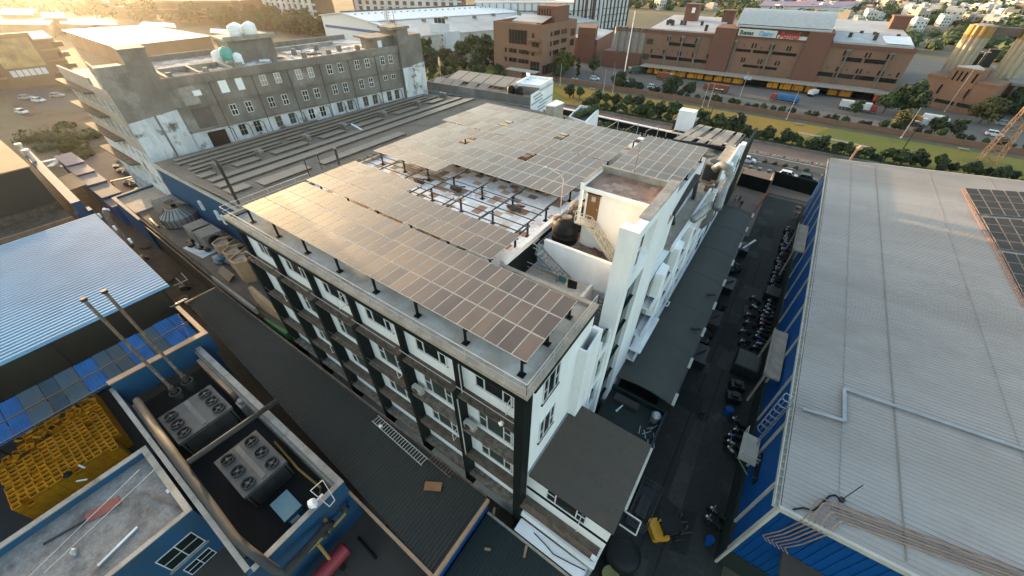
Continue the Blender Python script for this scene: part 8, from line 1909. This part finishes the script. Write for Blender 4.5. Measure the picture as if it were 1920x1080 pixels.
# ---- people
M['skin'] = mat('skin', (.28, .15, .09), .7, fine=.05)
def person(px, py, label, shirt, trouser, rz=0, walk=.12):
    q = P(px, py, .03); t = MB(); me = bpy.data.meshes.new('person')
    J = {'pel': (0, 0, .95), 'che': (0, 0, 1.32), 'nec': (0, 0, 1.48), 'hea': (.02, 0, 1.60), 'top': (.02, 0, 1.74), 'hl': (0, .1, .90), 'kl': (walk, .11, .50), 'fl': (walk*.6, .11, .07), 'tl': (walk*.6+.2, .12, .04), 'hr': (0, -.1, .90), 'kr': (-walk*.4, -.11, .50), 'fr': (-walk*1.6, -.11, .07), 'tr': (-walk*1.6+.2, -.12, .04),
         'sl': (0, .2, 1.40), 'el': (-walk*.6, .26, 1.12), 'wl': (.05, .27, .88), 'gl': (.08, .27, .78), 'sr': (0, -.2, 1.40), 'er': (walk*.2, -.26, 1.12), 'wr': (.15, -.26, .9), 'gr': (.2, -.26, .80)}
    rad = dict(pel=.15, che=.16, nec=.06, hea=.1, top=.07, hl=.1, kl=.07, fl=.05, tl=.04, hr=.1, kr=.07, fr=.05, tr=.04, sl=.08, el=.055, wl=.04, gl=.035, sr=.08, er=.055, wr=.04, gr=.035)
    ks = list(J); ed = [('pel', 'che'), ('che', 'nec'), ('nec', 'hea'), ('hea', 'top'), ('pel', 'hl'), ('hl', 'kl'), ('kl', 'fl'), ('fl', 'tl'), ('pel', 'hr'), ('hr', 'kr'), ('kr', 'fr'), ('fr', 'tr'), ('che', 'sl'), ('sl', 'el'), ('el', 'wl'), ('wl', 'gl'), ('che', 'sr'), ('sr', 'er'), ('er', 'wr'), ('wr', 'gr')]
    me.from_pydata([J[k] for k in ks], [(ks.index(a), ks.index(c)) for a, c in ed], [])
    o = bpy.data.objects.new('person', me); COL.objects.link(o)
    md = o.modifiers.new('skin', 'SKIN')
    sv = me.skin_vertices[0].data if me.skin_vertices else None
    if sv is None:
        import bmesh
        bm = bmesh.new(); bm.from_mesh(me); bm.verts.layers.skin.verify(); bm.to_mesh(me); bm.free(); sv = me.skin_vertices[0].data
    for i, k in enumerate(ks): sv[i].radius = (rad[k], rad[k]); sv[i].use_root = (k == 'pel')
    o.modifiers.new('sub', 'SUBSURF').levels = 1
    m = bpy.data.materials.new('person_cloth'); m.use_nodes = True; nt = m.node_tree; bs = nt.nodes['Principled BSDF']
    tc = nt.nodes.new('ShaderNodeTexCoord'); sp = nt.nodes.new('ShaderNodeSeparateXYZ'); nt.links.new(tc.outputs['Object'], sp.inputs[0]); cr = nt.nodes.new('ShaderNodeValToRGB'); cr.color_ramp.interpolation = 'CONSTANT'
    mr = nt.nodes.new('ShaderNodeMapRange'); mr.inputs[2].default_value = 2.0; nt.links.new(sp.outputs[2], mr.inputs[0]); nt.links.new(mr.outputs[0], cr.inputs[0])
    els = [(0, (.02, .02, .02)), (.045, trouser), (.47, shirt), (.745, (.28, .15, .09)), (.835, (.015, .012, .01))]
    while len(cr.color_ramp.elements) < len(els): cr.color_ramp.elements.new(.5)
    for e, (p_, c_) in zip(cr.color_ramp.elements, els): e.position = p_; e.color = (*c_, 1)
    nt.links.new(cr.outputs[0], bs.inputs['Base Color']); bs.inputs['Roughness'].default_value = .85
    me.materials.append(m)
    o.location = (q.x, q.y, .03); o.rotation_euler = (0, 0, rz)
    return tag(o, label, 'person')
person(1376, 380, 'person in a pale shirt standing beyond the canopy end', (.5, .5, .5), (.05, .05, .06), .8)
person(1384, 380, 'person in dark clothes standing beside one in a pale shirt', (.03, .03, .035), (.03, .03, .03), 2.4)
person(1387, 389, 'person in dark clothes walking nearest the canopy end', (.03, .03, .04), (.04, .04, .045), -1.2)
person(1312, 785, 'person in black walking alone on the dark lane', (.015, .015, .018), (.012, .012, .014), 2.0)
person(1441, 352, 'person standing at the gate by the white parked car', (.10, .09, .09), (.03, .03, .035), 1.2)
# ---- dish antennas by the hall wall
for i, (px, py) in enumerate(((1506, 392), (1508, 403))):
    q = P(px, py, 1.5); b = MB(); b.lathe((8.6, q.y), [(.08, 1.2), (.5, 1.55), (.55, 1.75), (.5, 1.72), (.1, 1.4)], 14); b.cyl((8.6, q.y), 0, 1.25, .08, 8); tag(b.build('pale_bin', M['trim_orange']), ('pale round bin at the far hall corner, farther of two', 'pale round bin at the far hall corner, nearer of two')[i], 'bin')

# ================================================================ air and light
b = MB(); b.box(-3190, -1490, -1.2, 3190, 4190, 46)
M['haze'] = bpy.data.materials.new('haze_air'); M['haze'].use_nodes = True; nt = M['haze'].node_tree; nt.nodes.remove(nt.nodes['Principled BSDF'])
pv = nt.nodes.new('ShaderNodeVolumePrincipled'); pv.inputs['Color'].default_value = (.97, .96, .94, 1); pv.inputs['Density'].default_value = HAZE; pv.inputs['Anisotropy'].default_value = .82
nt.links.new(pv.outputs[0], nt.nodes['Material Output'].inputs['Volume'])
hz = b.build('haze', M['haze']); hz['kind'] = 'stuff'
w = bpy.data.worlds.new('World'); SC.world = w; w.use_nodes = True; nt = w.node_tree
bg = nt.nodes['Background']; sky = nt.nodes.new('ShaderNodeTexSky'); sky.sky_type = 'NISHITA'; sky.sun_disc = False
SUN_EL, SUN_DIR = R(5), ray(60, -40); az = math.atan2(SUN_DIR.y, SUN_DIR.x)
sky.sun_elevation = SUN_EL; sky.sun_rotation = PI/2-az; sky.air_density = 1.0; sky.dust_density = 2.6; sky.ozone_density = .9; sky.altitude = 100
nt.links.new(sky.outputs[0], bg.inputs[0]); bg.inputs[1].default_value = SKY
ld_ = bpy.data.lights.new('sun', 'SUN'); ld_.energy = SUNE; ld_.angle = R(.6); ld_.color = (1, .68, .38)
so_ = bpy.data.objects.new('sun', ld_); COL.objects.link(so_)
dv_ = Vector((math.cos(az)*math.cos(SUN_EL), math.sin(az)*math.cos(SUN_EL), math.sin(SUN_EL)))
so_.rotation_euler = dv_.to_track_quat('Z', 'Y').to_euler(); so_.location = (0, 0, 70)
SC.view_settings.view_transform = 'Standard'; SC.view_settings.look = 'None'; SC.view_settings.exposure = EXPO; SC.view_settings.gamma = 1
SC.render.engine = 'CYCLES'; SC.cycles.use_denoising = True
SC.cycles.max_bounces = 6; SC.cycles.diffuse_bounces = 3; SC.cycles.glossy_bounces = 3; SC.cycles.volume_bounces = 0; SC.cycles.transparent_max_bounces = 6
SC.cycles.sample_clamp_indirect = 6
